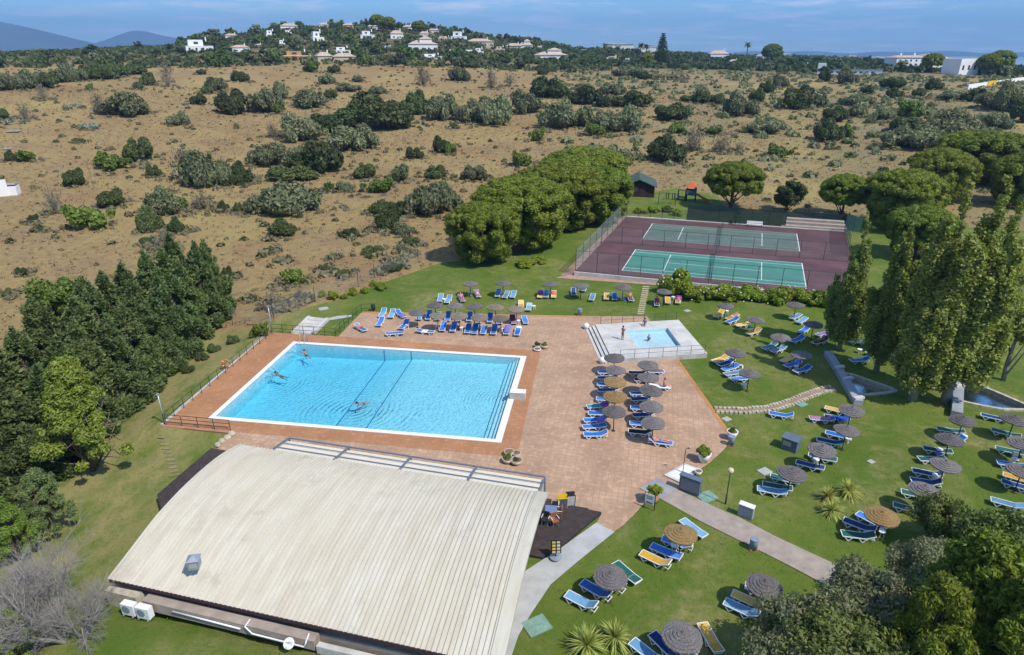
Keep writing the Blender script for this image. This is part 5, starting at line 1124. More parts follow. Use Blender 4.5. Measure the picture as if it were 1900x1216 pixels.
def bag(u, v, mat, label, z=0.0, s=.4):
    m = MB().box((0, 0, .17*s/.4), (s, s*.5, s*.75), random.uniform(0, 3), 0, .8); m.tube([(-s*.25, 0, s*.75), (0, 0, s*1.05), (s*.25, 0, s*.75)], .015, 5); p = G(u, v, z); tag(m.build('beach_bag', mat, None, False, p), label, 'bag')
bag(1683.6, 953, 'yellow_paint', 'yellow beach bag in front of a green lounger', 0, .5); bag(1512, 852, 'towel_violet', 'violet bag between two green loungers', .2); bag(1740, 845, 'towel_violet', 'grey-blue bag on an outer row table', .2); bag(1158, 558, 'towel_royal', 'blue bag on the far lawn', 0); bag(1883, 846, 'bin_grey', 'grey bag between loungers at the right edge', .2); bag(1375, 683, 'towel_white', 'white bag among loungers beyond the paddling pool', .2)

# ------------------------------------------------------------------ people
def skin_mesh(name, verts, edges, radii, mat, parent, root=0, roots=(), sub=2):
    me = bpy.data.meshes.new(name); bm = bmesh.new(); ly = bm.verts.layers.skin.verify()
    vs = []
    for i, p in enumerate(verts):
        v = bm.verts.new(p); r = radii[i]; v[ly].radius = (r, r) if isinstance(r, (int, float)) else r; v[ly].use_root = (i == root or i in roots); vs.append(v)
    for a, b in edges: bm.edges.new((vs[a], vs[b]))
    bm.to_mesh(me); bm.free(); me.materials.append(MT[mat]); o = link(me, name, parent)
    s = o.modifiers.new('skin', 'SKIN'); s.use_smooth_shade = True; d = o.modifiers.new('sub', 'SUBSURF'); d.levels = sub; d.render_levels = sub
    return o
POSES = {
 'stand': dict(pel=(0, 0, .90), wai=(0, .01, 1.05), che=(0, 0, 1.27), nek=(0, .0, 1.45), hea=(0, .03, 1.60), top=(0, .02, 1.70), sh=(.18, 0, 1.39), el=(.23, .06, 1.12), wr=(.10, .26, 1.22), hp=(.09, 0, .86), kn=(.11, .02, .48), an=(.11, -.02, .09), to=(.12, .13, .03)),
 'sit': dict(pel=(0, 0, .12), wai=(0, .02, .27), che=(0, .06, .48), nek=(0, .08, .66), hea=(0, .12, .80), top=(0, .12, .90), sh=(.18, .06, .60), el=(.23, .10, .34), wr=(.15, .30, .28), hp=(.09, .02, .11), kn=(.14, .40, .30), an=(.12, .62, .06), to=(.12, .76, .04)),
 'recline': dict(pel=(0, 0, .12), wai=(0, -.14, .16), che=(0, -.34, .26), nek=(0, -.52, .38), hea=(0, -.66, .47), top=(0, -.76, .52), sh=(.18, -.44, .33), el=(.26, -.24, .20), wr=(.22, -.02, .22), hp=(.09, .03, .11), kn=(.11, .44, .18), an=(.11, .84, .08), to=(.13, .90, .20)),
 'prone': dict(pel=(0, 0, .11), wai=(0, -.15, .11), che=(0, -.36, .12), nek=(0, -.56, .14), hea=(0, -.70, .15), top=(0, -.80, .14), sh=(.18, -.46, .12), el=(.30, -.58, .07), wr=(.16, -.74, .06), hp=(.09, .03, .10), kn=(.10, .45, .08), an=(.09, .85, .09), to=(.09, .98, .05)),
 'swim': dict(pel=(0, -.30, -.22), wai=(0, -.18, -.18), che=(0, .02, -.08), nek=(0, .17, .02), hea=(0, .27, .12), top=(0, .27, .22), sh=(.18, .09, -.03), el=(.36, .30, -.02), wr=(.22, .52, .02), hp=(.09, -.36, -.24), kn=(.16, -.70, -.34), an=(.20, -1.05, -.32), to=(.22, -1.18, -.32)),
}
def person(pose, loc, rz, label, skin='skin', shorts='towel_royal', hair='hair_brown', scale=1.0, tilt=0.0, hat=None, shirt=None):
    P = POSES[pose]; r = empty('person', loc, rz, scale); r.rotation_euler = (tilt, 0, rz)
    V, E, R = [], [], []
    def add(p, rad, par=None):
        V.append(p); R.append(rad); i = len(V)-1
        if par is not None: E.append((par, i))
        return i
    pel = add(P['pel'], (.135, .10)); wai = add(P['wai'], (.115, .085), pel); che = add(P['che'], (.145, .10), wai); nek = add(P['nek'], .055, che)
    hd = Vector(P['hea']); tp = Vector(P['top']); add(tuple((Vector(P['nek'])+hd)/2), .062, nek); h1 = add(tuple(hd), (.085, .095), len(V)-1); add(tuple(tp), .062, h1)
    fw = (Vector(P['to']) - Vector(P['an'])); up = (tp-hd).normalized(); fwd = Vector((0, 1, 0)) if pose in ('stand', 'sit', 'swim') else (Vector((0, .35, .93)) if pose == 'recline' else Vector((0, -.3, -.95)))
    hands = []
    for s in (-1, 1):
        m = lambda k: (P[k][0]*s, P[k][1], P[k][2])
        a = add(m('sh'), .062, che); b = add(m('el'), .043, a); w = Vector(m('wr')); c = add(tuple(w), .030, b)
        d = (w - Vector(m('el'))).normalized(); pal = add(tuple(w + d*.075), (.042, .022), c); hands.append((w + d*.085, d, s))
        a = add(m('hp'), .090, pel); b = add(m('kn'), .058, a); c = add(m('an'), .038, b); add(m('to'), .034, c)
    body = skin_mesh('body', V, E, R, skin, r)
    # fingers and nose sit in the same body as short skinned chains
    me = body.data; bm = bmesh.new(); bm.from_mesh(me); ly = bm.verts.layers.skin.verify()
    for w, d, s in hands:
        sd = d.cross(Vector((0, 0, 1))); sd = sd.normalized() if sd.length > .1 else Vector((1, 0, 0)); cu = sd.cross(d)
        for k in range(5):
            off = (k-1.6)*.020; ln = (.055, .075, .082, .074, .056)[k]; st = w + sd*off*(1 if k else 1.6) - d*(.01 if k else .05); dd = d if k else (d*.7 - sd*.7).normalized()
            pv = None
            for j in range(3):
                v = bm.verts.new(st + dd*ln*j/2 - cu*.006*j*j); v[ly].radius = (.0085, .0085); v[ly].use_root = j == 0
                if pv: bm.edges.new((pv, v))
                pv = v
    n0 = bm.verts.new(hd + fwd*.07 - up*.005); n1 = bm.verts.new(hd + fwd*.105 - up*.02); n0[ly].radius = (.018, .018); n1[ly].radius = (.013, .013); n0[ly].use_root = True; bm.edges.new((n0, n1))
    bm.to_mesh(me); bm.free()
    for s in (-1, 1):
        MB().sphere(hd + fwd*.088 + up*.018 + Vector((s*.032, 0, 0)), .011, 8, 6).build('eye', 'black_paint', r, True)
        MB().sphere(hd + Vector((s*.088, 0, 0)), .022, 8, 6).build('ear', skin, r, True)
    MB().sphere(hd + fwd*.094 - up*.045, .018, 8, 5, .45).build('mouth', 'towel_maroon', r, True)
    hc = hd + up*.035 - fwd*.025; hm = MB().sphere((0, 0, 0), .112, 14, 9); q = Vector((0, 0, 1)).rotation_difference(up)
    hm.v = [tuple(hc + q @ Vector((x, y, z*.9 if z > -.02 else z*.55))) for x, y, z in hm.v]; hm.build('hair', hair, r, True)
    if hat:
        t = MB().lathe([(.21, 0), (.20, .012), (.115, .02), (.105, .10), (.06, .125), (.01, .13)], (0, 0, 0), 18); t.v = [tuple(hd + up*.06 + q @ Vector(v)) for v in t.v]; t.build('hat', hat, r, True)
    # swimwear follows hips and thighs
    pv, wv = Vector(P['pel']), Vector(P['wai']); sv = [tuple(pv.lerp(wv, .35)), tuple(pv)]; se = [(0, 1)]; sr = [(.135, .108), (.152, .118)]
    for s in (-1, 1):
        hp, kn = Vector((P['hp'][0]*s, *P['hp'][1:])), Vector((P['kn'][0]*s, *P['kn'][1:])); sv.append(tuple(hp)); sr.append(.103); se.append((1, len(sv)-1)); sv.append(tuple(hp.lerp(kn, .55))); sr.append(.083); se.append((len(sv)-2, len(sv)-1))
    skin_mesh('swim_shorts', sv, se, sr, shorts, r, 1)
    if shirt:
        ch, sh_ = Vector(P['che']), P['sh']; sv = [tuple(wv.lerp(pv, .5)), tuple(wv), tuple(ch)]; se = [(0, 1), (1, 2)]; sr = [(.135, .105), (.132, .10), (.160, .115)]
        for s in (-1, 1): a = Vector((sh_[0]*s, *sh_[1:])); b = Vector((P['el'][0]*s, *P['el'][1:])); sv += [tuple(a), tuple(a.lerp(b, .5))]; sr += [.078, .066]; n_ = len(sv); se += [(2, n_-2), (n_-2, n_-1)]
        skin_mesh('shirt', sv, se, sr, shirt, r, 1)
    tag(r, label, 'person', 'people at the pool'); return r
person('stand', G(1154.6, 631.2, SPZ), -1.0, 'person in green swim shorts standing beside the paddling pool', 'skin_tan', 'fabric_green', 'hair_dark', .95)
person('sit', G(1203, 632, SPZ-.30), -.5, 'child sitting in the shallow water of the paddling pool', 'skin_tan', 'fabric_navy', 'hair_dark', .72)
person('sit', G(1196, 603, SPZ), 2.8, 'person in a pale blue shirt sitting on the far paddling pool edge', 'skin', 'fabric_pale', 'hair_dark', .95, shirt='fabric_pale')
person('swim', G(566, 654, -.22), .6, 'swimmer near the ladder in the far left pool corner', 'skin', 'fabric_black', 'hair_dark')
person('swim', G(515, 694, -.22), 1.3, 'swimmer with spread arms near the left pool edge', 'skin_tan', 'fabric_green', 'hair_dark')
person('swim', G(666, 748, -.22), 2.5, 'swimmer amid ripple rings in the middle of the pool', 'skin_pink', 'fabric_navy', 'hair_dark')
def on_lounger(u, v, label, pose='recline', off=(.12, 0), **kw):
    o = near_lounger(u, v); a = o.rotation_euler.z; d = Vector((math.cos(a), math.sin(a), 0)); bk = [c for c in o.children if c.name.startswith('backrest')][0]
    return person(pose, o.location + d*off[0] + Vector((-d.y, d.x, 0))*off[1] + Vector((0, 0, .30)), a + math.pi/2, label, **kw)
on_lounger(1225, 819, 'sunbather in a white hat on the nearest lounger of the right column', skin='skin_pink', shorts='fabric_blue', hat='towel_white')
on_lounger(1170, 552, 'sunbather on a blue lounger with an orange towel', skin='skin', shorts='fabric_navy')
on_lounger(1219, 562, 'sunbather in red on a navy lounger by the oleander hedge', skin='skin_pink', shorts='red_cloth', shirt='red_cloth')
on_lounger(1258, 557, 'sunbather on a yellow lounger with a purple towel', 'prone', skin='skin', shorts='towel_pink')
on_lounger(1358, 588, 'sunbather lying on a yellow lounger beyond the paddling pool', skin='skin', shorts='fabric_white', hair='hair_fair')
on_lounger(857, 553, 'sunbather in red on the striped towel of the far lawn', skin='skin_pink', shorts='red_cloth', off=(.12, .0))
on_lounger(886, 545, 'sunbather lying face down on the striped far lawn towel', 'prone', skin='skin_pink', shorts='towel_white')
on_lounger(1521, 633, 'sunbather in the shade on a black lounger by the poplar', skin='skin_tan', shorts='towel_maroon', hair='hair_dark')
on_lounger(1526, 618, 'sunbather with a violet towel beside the first poplar', 'prone', skin='skin', shorts='towel_violet')
on_lounger(1213, 688, 'sunbather half under the topmost sunshade of the right column', skin='skin_tan', shorts='towel_maroon')
on_lounger(1225, 716, 'sunbather on the white lounger in the right column', 'sit', off=(-.3, 0), skin='skin_pink', shorts='fabric_pale', hair='hair_brown')

# ------------------------------------------------------------------ plant pots
def spiky(n, L, w, rg, droop=.9, upr=.4):
    V, Q = [], []
    for i in range(n):
        a = rg.uniform(0, 2*np.pi); el = rg.uniform(upr, 1.45); l = L*rg.uniform(.65, 1.05); d = np.array([np.cos(a)*np.cos(el), np.sin(a)*np.cos(el), np.sin(el)]); s = np.array([-np.sin(a), np.cos(a), 0]); o = len(V)
        for k in range(5):
            t = k/4; p = d*l*t + np.array([0, 0, -droop*l*.35*t*t*np.cos(el)*1.6]); ww = w*(1 - t**1.6)*(0.6 + .8*t if t < .3 else 1)
            V += [p - s*ww/2, p + s*ww/2]
        Q += [(o+2*k, o+2*k+1, o+2*k+3, o+2*k+2) for k in range(4)]
    return np.array(V), np.array(Q)

# ------------------------------------------------------------------ foliage
def unit(n, rg): d = rg.normal(size=(n, 3)); return d/np.linalg.norm(d, axis=1)[:, None]
def blobs(cl, k, rg, seg=8, rings=5):
    """rough dark inner masses"""
    V, Q = [], []
    for c in cl:
        o = len(V); r = c[3]*k
        for i in range(rings+1):
            th = np.pi*(i+.02)/(rings+.04)
            for j in range(seg): ph = 2*np.pi*j/seg + i*.4; w = r*rg.uniform(.85, 1.12); V.append((c[0]+w*np.sin(th)*np.cos(ph), c[1]+w*np.sin(th)*np.sin(ph), c[2]+w*np.cos(th)*(c[4] if len(c) > 4 else 1)))
        Q += [(o+i*seg+j, o+(i+1)*seg+j, o+(i+1)*seg+(j+1) % seg, o+i*seg+(j+1) % seg) for i in range(rings) for j in range(seg)]
    return np.array(V), np.array(Q)
def cloud(cl, n, size, elong, rg, core=.66, out=.9, up=.35, jit=.7, shell=.35, cut=.74, mode='leaf', vert=.5):
    """leaf-sized faces spread over the outside of many clumps"""
    cl = np.array(cl, float); C, R = cl[:, :3], cl[:, 3]; fl = cl[:, 4] if cl.shape[1] > 4 else np.ones(len(cl))
    idx = rg.choice(len(cl), int(n*1.7), p=R**2/np.sum(R**2)); d = unit(len(idx), rg); rad = R[idx]*(1 + .06*rg.normal(size=len(idx)) - shell*rg.random(len(idx))**1.6)
    p = C[idx] + d*rad[:, None]*np.stack([np.ones(len(idx)), np.ones(len(idx)), fl[idx]], 1)
    keep = np.ones(len(p), bool)
    for k in range(len(cl)):
        q = (p - C[k])/np.array([1, 1, fl[k]]); keep &= ~((np.einsum('ij,ij->i', q, q) < (cut*R[k])**2) & (idx != k))
    p, d = p[keep][:n], d[keep][:n]; m = len(p); s = size*rg.uniform(.6, 1.35, m)[:, None]
    if mode == 'needle':
        t = d*.8 + np.array([0, 0, vert]) + .45*rg.normal(size=(m, 3)); t /= np.linalg.norm(t, axis=1)[:, None]; b = np.cross(t, unit(m, rg)); b /= np.linalg.norm(b, axis=1)[:, None]+1e-9
    else:
        nn = d*out + np.array([0, 0, up]) + jit*rg.normal(size=(m, 3)); nn /= np.linalg.norm(nn, axis=1)[:, None]; t = np.cross(nn, unit(m, rg)); t /= np.linalg.norm(t, axis=1)[:, None]+1e-9; b = np.cross(nn, t)
    L, Wd = t*s*elong, b*s
    V = np.stack([p-L, p-Wd+L*.15, p+L, p+Wd+L*.15], 1).reshape(-1, 3); Q = np.arange(4*m).reshape(m, 4)
    if core:
        V2, Q2 = blobs(cl, core, rg); Q = np.r_[Q, Q2+len(V)]; V = np.r_[V, V2]
    return V, Q
def limbs(tr, ends, rg, r0, seg=6, sag=.15):
    m = MB(); tr = [Vector(p) for p in tr]
    n = len(tr); m.tube(tr, [r0*(1-.6*i/(n-1)) for i in range(n)], 8)
    for e in ends:
        e = Vector(e); k = rg.integers(max(1, n-3), n); a = tr[k-1].lerp(tr[min(k, n-1)], rg.random()); mid = a.lerp(e, .55) + Vector((0, 0, -sag*(e-a).length)); rr_ = r0*.38
        m.tube([a, mid, e], [rr_, rr_*.7, rr_*.25], 5)
    return m
def protoset(name, crown, leaf, trunk=None, bark='bark'):
    """meshes shared by every copy of one kind"""
    V, Q = crown; return (np_mesh('crown', V, Q, leaf), trunk.mesh('trunk', bark, True) if trunk else None)
def plant(kind, proto, loc, rz, sc, label, cat='tree', group=None):
    cm_, tm = proto
    if tm is None:
        o = link(cm_, kind, None, loc); o.rotation_euler = (0, 0, rz); o.scale = sc if isinstance(sc, tuple) else (sc, sc, sc)
    else:
        o = empty(kind, loc, rz, sc); link(tm, 'trunk', o); link(cm_, 'crown', o)
    tag(o, label, cat, group); return o
def rng(s): return np.random.default_rng(s)
def stone_pine(s, low=1.6):
    rg = rng(s); R, Hc = 5.0, 5.0; cl = []
    for i in range(150):
        a = rg.uniform(0, 6.283); u = np.sqrt(rg.random()); r = R*u*.92; z = Hc + 2.7*np.sqrt(max(0, 1-u*u*.95)) - .25*rg.random(); cl.append((r*np.cos(a), r*np.sin(a), z, rg.uniform(.5, .82), .8))
    for i in range(90):
        a = rg.uniform(0, 6.283); dz = rg.uniform(.1, low); r = R*rg.uniform(.70, .98)*(1-.09*dz); cl.append((r*np.cos(a), r*np.sin(a), Hc - dz, rg.uniform(.6, 1.0), .85))
    tr = [(0, 0, -.3), (.15, .1, 1.8), (-.05, .1, 3.6), (.1, 0, 5.2)]
    V, Q = cloud(cl, 30000, .066, 2.4, rg, core=.84, out=.9, up=.5, jit=.7, shell=.2)
    return protoset('stone_pine', (V, Q), 'leaf_pine', limbs(tr, [cl[k][:3] for k in range(0, 60, 5)], rg, .32))
def cypress(s):
    rg = rng(s); Hn = 9.0; cl = []
    for i in range(95):
        t = rg.random()**1.25; z = .5 + t*(Hn-1.0); R = 1.9*(1-t)**.70 + .05; a = rg.uniform(0, 6.283); r = R*rg.uniform(.35, 1.0); cl.append((r*np.cos(a), r*np.sin(a), z, rg.uniform(.30, .58)*(1.15-.75*t), 1.6))
    for k in range(9):
        a = rg.uniform(0, 6.283); z = Hn*(.84+.02*k); cl.append((.2*np.cos(a)*(1.1-z/Hn), .2*np.sin(a)*(1.1-z/Hn), z, .30-.026*k, 2.0))
    V, Q = cloud(cl, 17000, .07, 2.8, rg, core=.72, mode='needle', vert=.75, shell=.3)
    return protoset('cypress', (V, Q), 'leaf_cypress', limbs([(0, 0, -.3), (0, 0, 3), (0, 0, 8.6)], [], rg, .2))
def poplar(s, n=52000):
    rg = rng(s); Hn = 16.0; cl = []; ends = []
    for k in range(30):
        a = rg.uniform(0, 6.283); sp = rg.uniform(.8, 2.7) if k else .15; z0 = rg.uniform(1.4, 8.5) if k else 3.0; top = min(Hn, z0 + rg.uniform(3.0, 6.5)) if k else Hn + .1; m = 9 if k else 22
        for t in np.linspace(0, 1, m):
            z = z0 + (top-z0)*t; env = (1.0 - (z/Hn)**2.2)*.92 + .08; w = sp*env*(.45 + .75*t - .35*t*t); cl.append((w*np.cos(a+.3*t)+.12*rg.normal(), w*np.sin(a+.3*t)+.12*rg.normal(), z, (rg.uniform(.34, .66)*(1.05-.4*t))*(.72+.42*env)*(1 if k else .85), 1.5))
        if k: ends.append((sp*.6*np.cos(a), sp*.6*np.sin(a), z0+(top-z0)*.5))
    V, Q = cloud(cl, n, .078, 1.2, rg, core=.50, out=.8, up=.25, jit=.9, shell=.65, cut=.55)
    return protoset('poplar', (V, Q), 'leaf_poplar', limbs([(0, 0, -.3), (.12, .05, 2.4), (.05, .1, 5), (0, 0, 8), (0, 0, 11)], ends[:12], rg, .28, sag=.0), 'bark_pale')
def aleppo(s, leaf='leaf_pine_bright', bare=0.0, n=12000):
    rg = rng(s); Hn = 9.0; cl = []; ends = []
    for i in range(96):
        t = rg.random()**.9; z = 1.3 + t*(Hn-1.6); R = 3.3*(1-t)**.7*(.75+.35*rg.random()) + .2; a = rg.uniform(0, 6.283)
        if bare and -2.6 < a-3.14-1.0 < .3 and t < .62 and rg.random() < bare: ends.append((R*.9*np.cos(a), R*.9*np.sin(a), z)); continue
        R *= rg.uniform(.55, 1.0); cl.append((R*np.cos(a), R*np.sin(a), z+.2*R, rg.uniform(.36, .72), .9)); ends.append((R*.85*np.cos(a), R*.85*np.sin(a), z))
    V, Q = cloud(cl, n, .06, 2.8, rg, core=.58, out=.7, up=.45, jit=.9, shell=.45)
    return protoset('aleppo', (V, Q), leaf, limbs([(0, 0, -.3), (.1, 0, 2.5), (0, .1, 5), (0, 0, 8.6)], ends, rg, .24, sag=.05))
def broad(s, leaf, n=14000, size=.10, elong=2.0, R=4.0, zc=4.2, h=2.6, ncl=70, core=.55, shell=.5, jit=.9, bark='bark'):
    rg = rng(s); cl = []
    for i in range(ncl):
        d = unit(1, rg)[0]*rg.uniform(.45, 1.0); cl.append((d[0]*R*.85, d[1]*R*.85, zc + d[2]*h*.85, rg.uniform(.16, .30)*R, .85))
    V, Q = cloud(cl, n, size, elong, rg, core=core, shell=shell, jit=jit, cut=.66)
    return protoset('broad', (V, Q), leaf, limbs([(0, 0, -.3), (.15, .1, zc*.3), (0, .1, zc*.6), (.1, 0, zc)], [cl[k][:3] for k in range(0, ncl, 4)], rg, .05*R+.06, sag=.05), bark)
def bush(s, leaf, n=4600, size=.040, elong=1.9, ncl=36, core=.56, hh=1.0, loose=.3):
    rg = rng(s); cl = []
    nl = int(rg.integers(3, 6)); lb = [(.42*np.cos(k*6.283/nl + rg.uniform(-.5, .5)), .42*np.sin(k*6.283/nl + rg.uniform(-.5, .5)), rg.uniform(.30, .52), rg.uniform(.55, 1.12)) for k in range(nl)]
    for i in range(ncl):
        lx, ly_, lr, lh = lb[i % nl]; a = rg.uniform(0, 6.283); u = np.sqrt(rg.random()); r = lr*u; z = .10 + .66*hh*lh*np.sqrt(max(0, 1-u*u*.9))*rg.uniform(.45, 1.0); r *= 1.12; cl.append((lx+r*np.cos(a), ly_+r*np.sin(a), z, rg.uniform(.10, .33), .9))
    V, Q = cloud(cl, n, size, elong, rg, core=core, shell=loose, jit=.8); V[:, 2] = np.maximum(V[:, 2], -.06); return protoset('bush', (V, Q), leaf)
def twiggy(s, n_leaf=500, leaf='leaf_dry', n=26):
    rg = rng(s); m = MB(); tips = []
    for i in range(n):
        a = rg.uniform(0, 6.283); el = rg.uniform(.35, 1.4); L = rg.uniform(.6, 1.1); d = Vector((np.cos(a)*np.cos(el), np.sin(a)*np.cos(el), np.sin(el)*1.1)); p1 = d*L*.55 + Vector(rg.normal(size=3)*.05); p2 = d*L + Vector(rg.normal(size=3)*.1); m.tube([(0, 0, -.05), p1, p2], [.022, .013, .004], 4); tips += [p1, p2]
        for k in range(4):
            q0 = p1.lerp(p2, rg.random()); q = q0 + Vector(rg.normal(size=3)*.17) + d*.12; m.tube([q0, q], [.008, .003], 3); tips.append(q)
    cl = [(p.x, p.y, max(.1, p.z), .14) for p in tips]; V, Q = cloud(cl, n_leaf, .035, 1.6, rg, core=0, shell=.9, cut=0); return protoset('twiggy', (V, Q), leaf, m, 'twig_grey')
def agave(s, leaf='leaf_agave'):
    rg = rng(s); Vs, Qs, o = [], [], 0
    for k in range(6):
        V, Q = spiky(26, .55, .10, rg, .1, .2); c = np.array([rg.uniform(-.7, .7), rg.uniform(-.7, .7), 0]); Vs.append(V+c); Qs.append(Q+o); o += len(V)
    return protoset('agave', (np.concatenate(Vs), np.concatenate(Qs)), leaf)
def yucca(s):
    rg = rng(s); V, Q = spiky(170, 1.0, .055, rg, .8, -.1); return protoset('yucca', (V + [0, 0, .25], Q), 'leaf_yucca')
def palm(s):
    rg = rng(s); Vs, Qs, o = [], [], 0; Hn = 8.0
    for i in range(34):
        a = rg.uniform(0, 6.283); el = rg.uniform(-.7, 1.3); L = rg.uniform(1.5, 2.1); d = np.array([np.cos(a), np.sin(a), 0])
        pts = [np.array([0, 0, Hn]) + d*L*t*np.cos(el*(1-.4*t)) + np.array([0, 0, L*t*np.sin(el) - .8*t*t]) for t in np.linspace(0, 1, 6)]; sd = np.array([-np.sin(a), np.cos(a), 0])
        V = []
        for t, p in zip(np.linspace(0, 1, 6), pts): w = .34*np.sin(np.pi*(.12+.85*t)); V += [p - sd*w - [0, 0, .12], p, p + sd*w - [0, 0, .12]]
        Q = [(3*k+j, 3*k+j+1, 3*k+j+4, 3*k+j+3) for k in range(5) for j in range(2)]; Vs.append(np.array(V)); Qs.append(np.array(Q)+o); o += len(V)
    return protoset('palm', (np.concatenate(Vs), np.concatenate(Qs)), 'leaf_palm', MB().tube([(0, 0, -.5), (.1, 0, 3), (0, 0, 6), (0, 0, Hn)], [.28, .22, .2, .26], 7))
def norfolk(s):
    rg = rng(s); cl = []; Hn = 18.0
    for k in range(15):
        z = 2.5 + (Hn-3)*k/14; R = 4.2*(1-k/15)**.9 + .3
        for j in range(7): a = 6.283*j/7 + k*.5; [cl.append((R*f*np.cos(a), R*f*np.sin(a), z + .25*R*f*f, .28+.05*R, .6)) for f in (.35, .7, 1.0)]
    V, Q = cloud(cl, 5200, .2, 2.0, rg, core=.6, mode='needle', vert=.6); return protoset('norfolk', (V, Q), 'leaf_far', MB().tube([(0, 0, -.5), (0, 0, Hn)], [.35, .06], 7))
def spire(s):
    rg = rng(s); cl = [(rg.normal()*.15, rg.normal()*.15, .5+t*5.6, .78*(1-t)**.6+.12, 1.3) for t in np.linspace(0, 1, 13)]
    V, Q = cloud(cl, 900, .16, 1.8, rg, core=.8, mode='needle', vert=.8); return protoset('spire', (V, Q), 'leaf_cypress')
def bare_tree(s):
    rg = rng(s); m = MB()
    def br(p, d, L, r, lv):
        k = 4 if lv < 3 else 3; pts = [p]; q = p; dd = d
        for i in range(3): dd = (dd + Vector(rg.normal(size=3)*.11) + Vector((0, 0, .03))).normalized(); q = q + dd*L/3; pts.append(q)
        m.tube(pts, [r, r*.8, r*.6, r*.4], k+1, cap=False)
        if lv < 4:
            for i in range((6, 6, 5, 4)[lv]):
                t = rg.uniform(.2, 1.0); a = pts[0].lerp(pts[3], t); nd = (dd*1.0 + Vector(rg.normal(size=3)*.48)).normalized(); br(a, nd, L*rg.uniform(.5, .78), r*.46, lv+1)
    for i in range(5): a = i*1.26; br(Vector((0, 0, 0)), Vector((math.cos(a)*.55, math.sin(a)*.55, .85)).normalized(), 3.0, .10, 0)
    return m.mesh('branches', 'twig_grey')

PR = dict(pine=[stone_pine(1), stone_pine(2), stone_pine(3)], pinelow=[stone_pine(9, 3.9), stone_pine(10, 3.9)], cyp=[cypress(i) for i in (4, 5, 6)], pop=[poplar(i) for i in (7, 8)], car=[bush(i, 'leaf_carob') for i in (11, 12, 13)], oli=[bush(i, 'leaf_olive', 5000, .036, 2.3, 40, .50, 1.05, .7) for i in (14, 15, 16)],
          gre=[bush(i, 'leaf_green', 1700, .06, 1.3, 17, .45, 1.0, .6) for i in (17, 18)], dry=[twiggy(i) for i in (19, 20)], aga=[agave(21)], yuc=[yucca(22), yucca(23)], palm=[palm(24)], nor=[norfolk(25)], spi=[spire(26), spire(27)],
          far=[broad(i, lf, 900, .34, 1.3, 3.6, 3.6, 2.6, 20, .74, .3, .7) for i, lf in ((30, 'leaf_far'), (31, 'leaf_far'), (32, 'leaf_carob'), (33, 'leaf_olive'), (34, 'leaf_green'))], hed=[bush(i, 'leaf_hedge', 3600, .05, 1.6, 26, .7, 1.1, .35) for i in (40, 41)])
def hgt_for(p, vtop):
    lo, hi = 0.0, 60.0
    for _ in range(40):
        m = (lo+hi)/2
        if PJ((p[0], p[1], p[2]+m))[1] > vtop: lo = m
        else: hi = m
    return lo
def pick(k, i): return PR[k][i % len(PR[k])]

# big stone pines left of the courts and round the playground (crown middle, crown half-width in pixels)
for i, (u, v, w, lb) in enumerate(((1088, 322, 76, 'broad stone pine at the back of the clump left of the courts'), (1040, 358, 78, 'broad stone pine in the middle of the clump left of the courts'), (968, 388, 84, 'large stone pine at the front of the clump left of the courts'), (897, 410, 62, 'leftmost stone pine of the clump, above its dark shadow'), (1110, 352, 58, 'stone pine nearest the left court fence'),
        (1364, 330, 55, 'lone stone pine with a bare trunk right of the playground'), (1572, 342, 45, 'small stone pine behind the concrete seating'), (1678, 362, 72, 'large stone pine behind the first poplars'), (1745, 322, 62, 'stone pine between the large one and the right grove'), (1845, 300, 78, 'large stone pine of the grove at the right edge'), (1905, 330, 62, 'stone pine cut by the right picture edge'), (1715, 405, 62, 'stone pine directly behind the tall poplars'), (1790, 295, 55, 'stone pine at the back of the right grove'))):
    p = G(u, v, 6.0); R = w*depth(p)/F*(1.16 if i < 5 else 1.0); s = R/5.0*.96; z = H1(p.x, p.y)
    o = plant('stone_pine', pick('pinelow' if i < 5 or i > 6 else 'pine', i), Vector((p.x, p.y, z)), i*1.9, (s, s, min(1.35, max(.95, s))), lb)
# dark evergreen row on the left bank
k = 0
for i in range(12):
    t = i/11; x, y = -35.7 + .5*t + .4*math.sin(i*2.1), 72.5 - 33*t; z = H1(x, y); h = 9.2 + .6*math.sin(i*1.7) - .6*t
    plant('cypress_tree', pick('cyp', i), Vector((x, y, z)), i*1.3, (1.4+.3*math.sin(i*3.1), 1.4+.3*math.sin(i*3.1), h/9.0), 'dark dense cypress in the front row on the left bank', 'tree', 'cypress row on the left bank')
for i in range(11):
    t = i/10; x, y = -40.3 + .6*math.sin(i*1.3), 74 - 32*t; z = H1(x, y); h = 9.0 + .6*math.sin(i*2.9+1)
    plant('cypress_tree', pick('cyp', i+1), Vector((x, y, z)), i*2.1, (1.5+.25*math.sin(i*2.3), 1.5+.25*math.sin(i*2.3), h/9.0), 'dark dense cypress in the back row on the left bank', 'tree', 'cypress row on the left bank')
for i in range(5):
    x, y = -43.5 - i*1.5, 62 - 5.5*i; plant('cypress_tree', pick('cyp', i), Vector((x, y, H1(x, y))), i*2.7, (1.3, 1.3, .92), 'dark cypress behind the left bank rows, at the picture edge', 'tree', 'cypress row on the left bank')
p = G(108, 575, 2.0); plant('olive_tree', broad(50, 'leaf_green', 9000, .13, 1.5, 4.2, 3.6, 2.6, 60), Vector((p.x, p.y, H1(p.x, p.y))), 0, 1.0, 'rounded yellow-green tree behind the cypress rows')
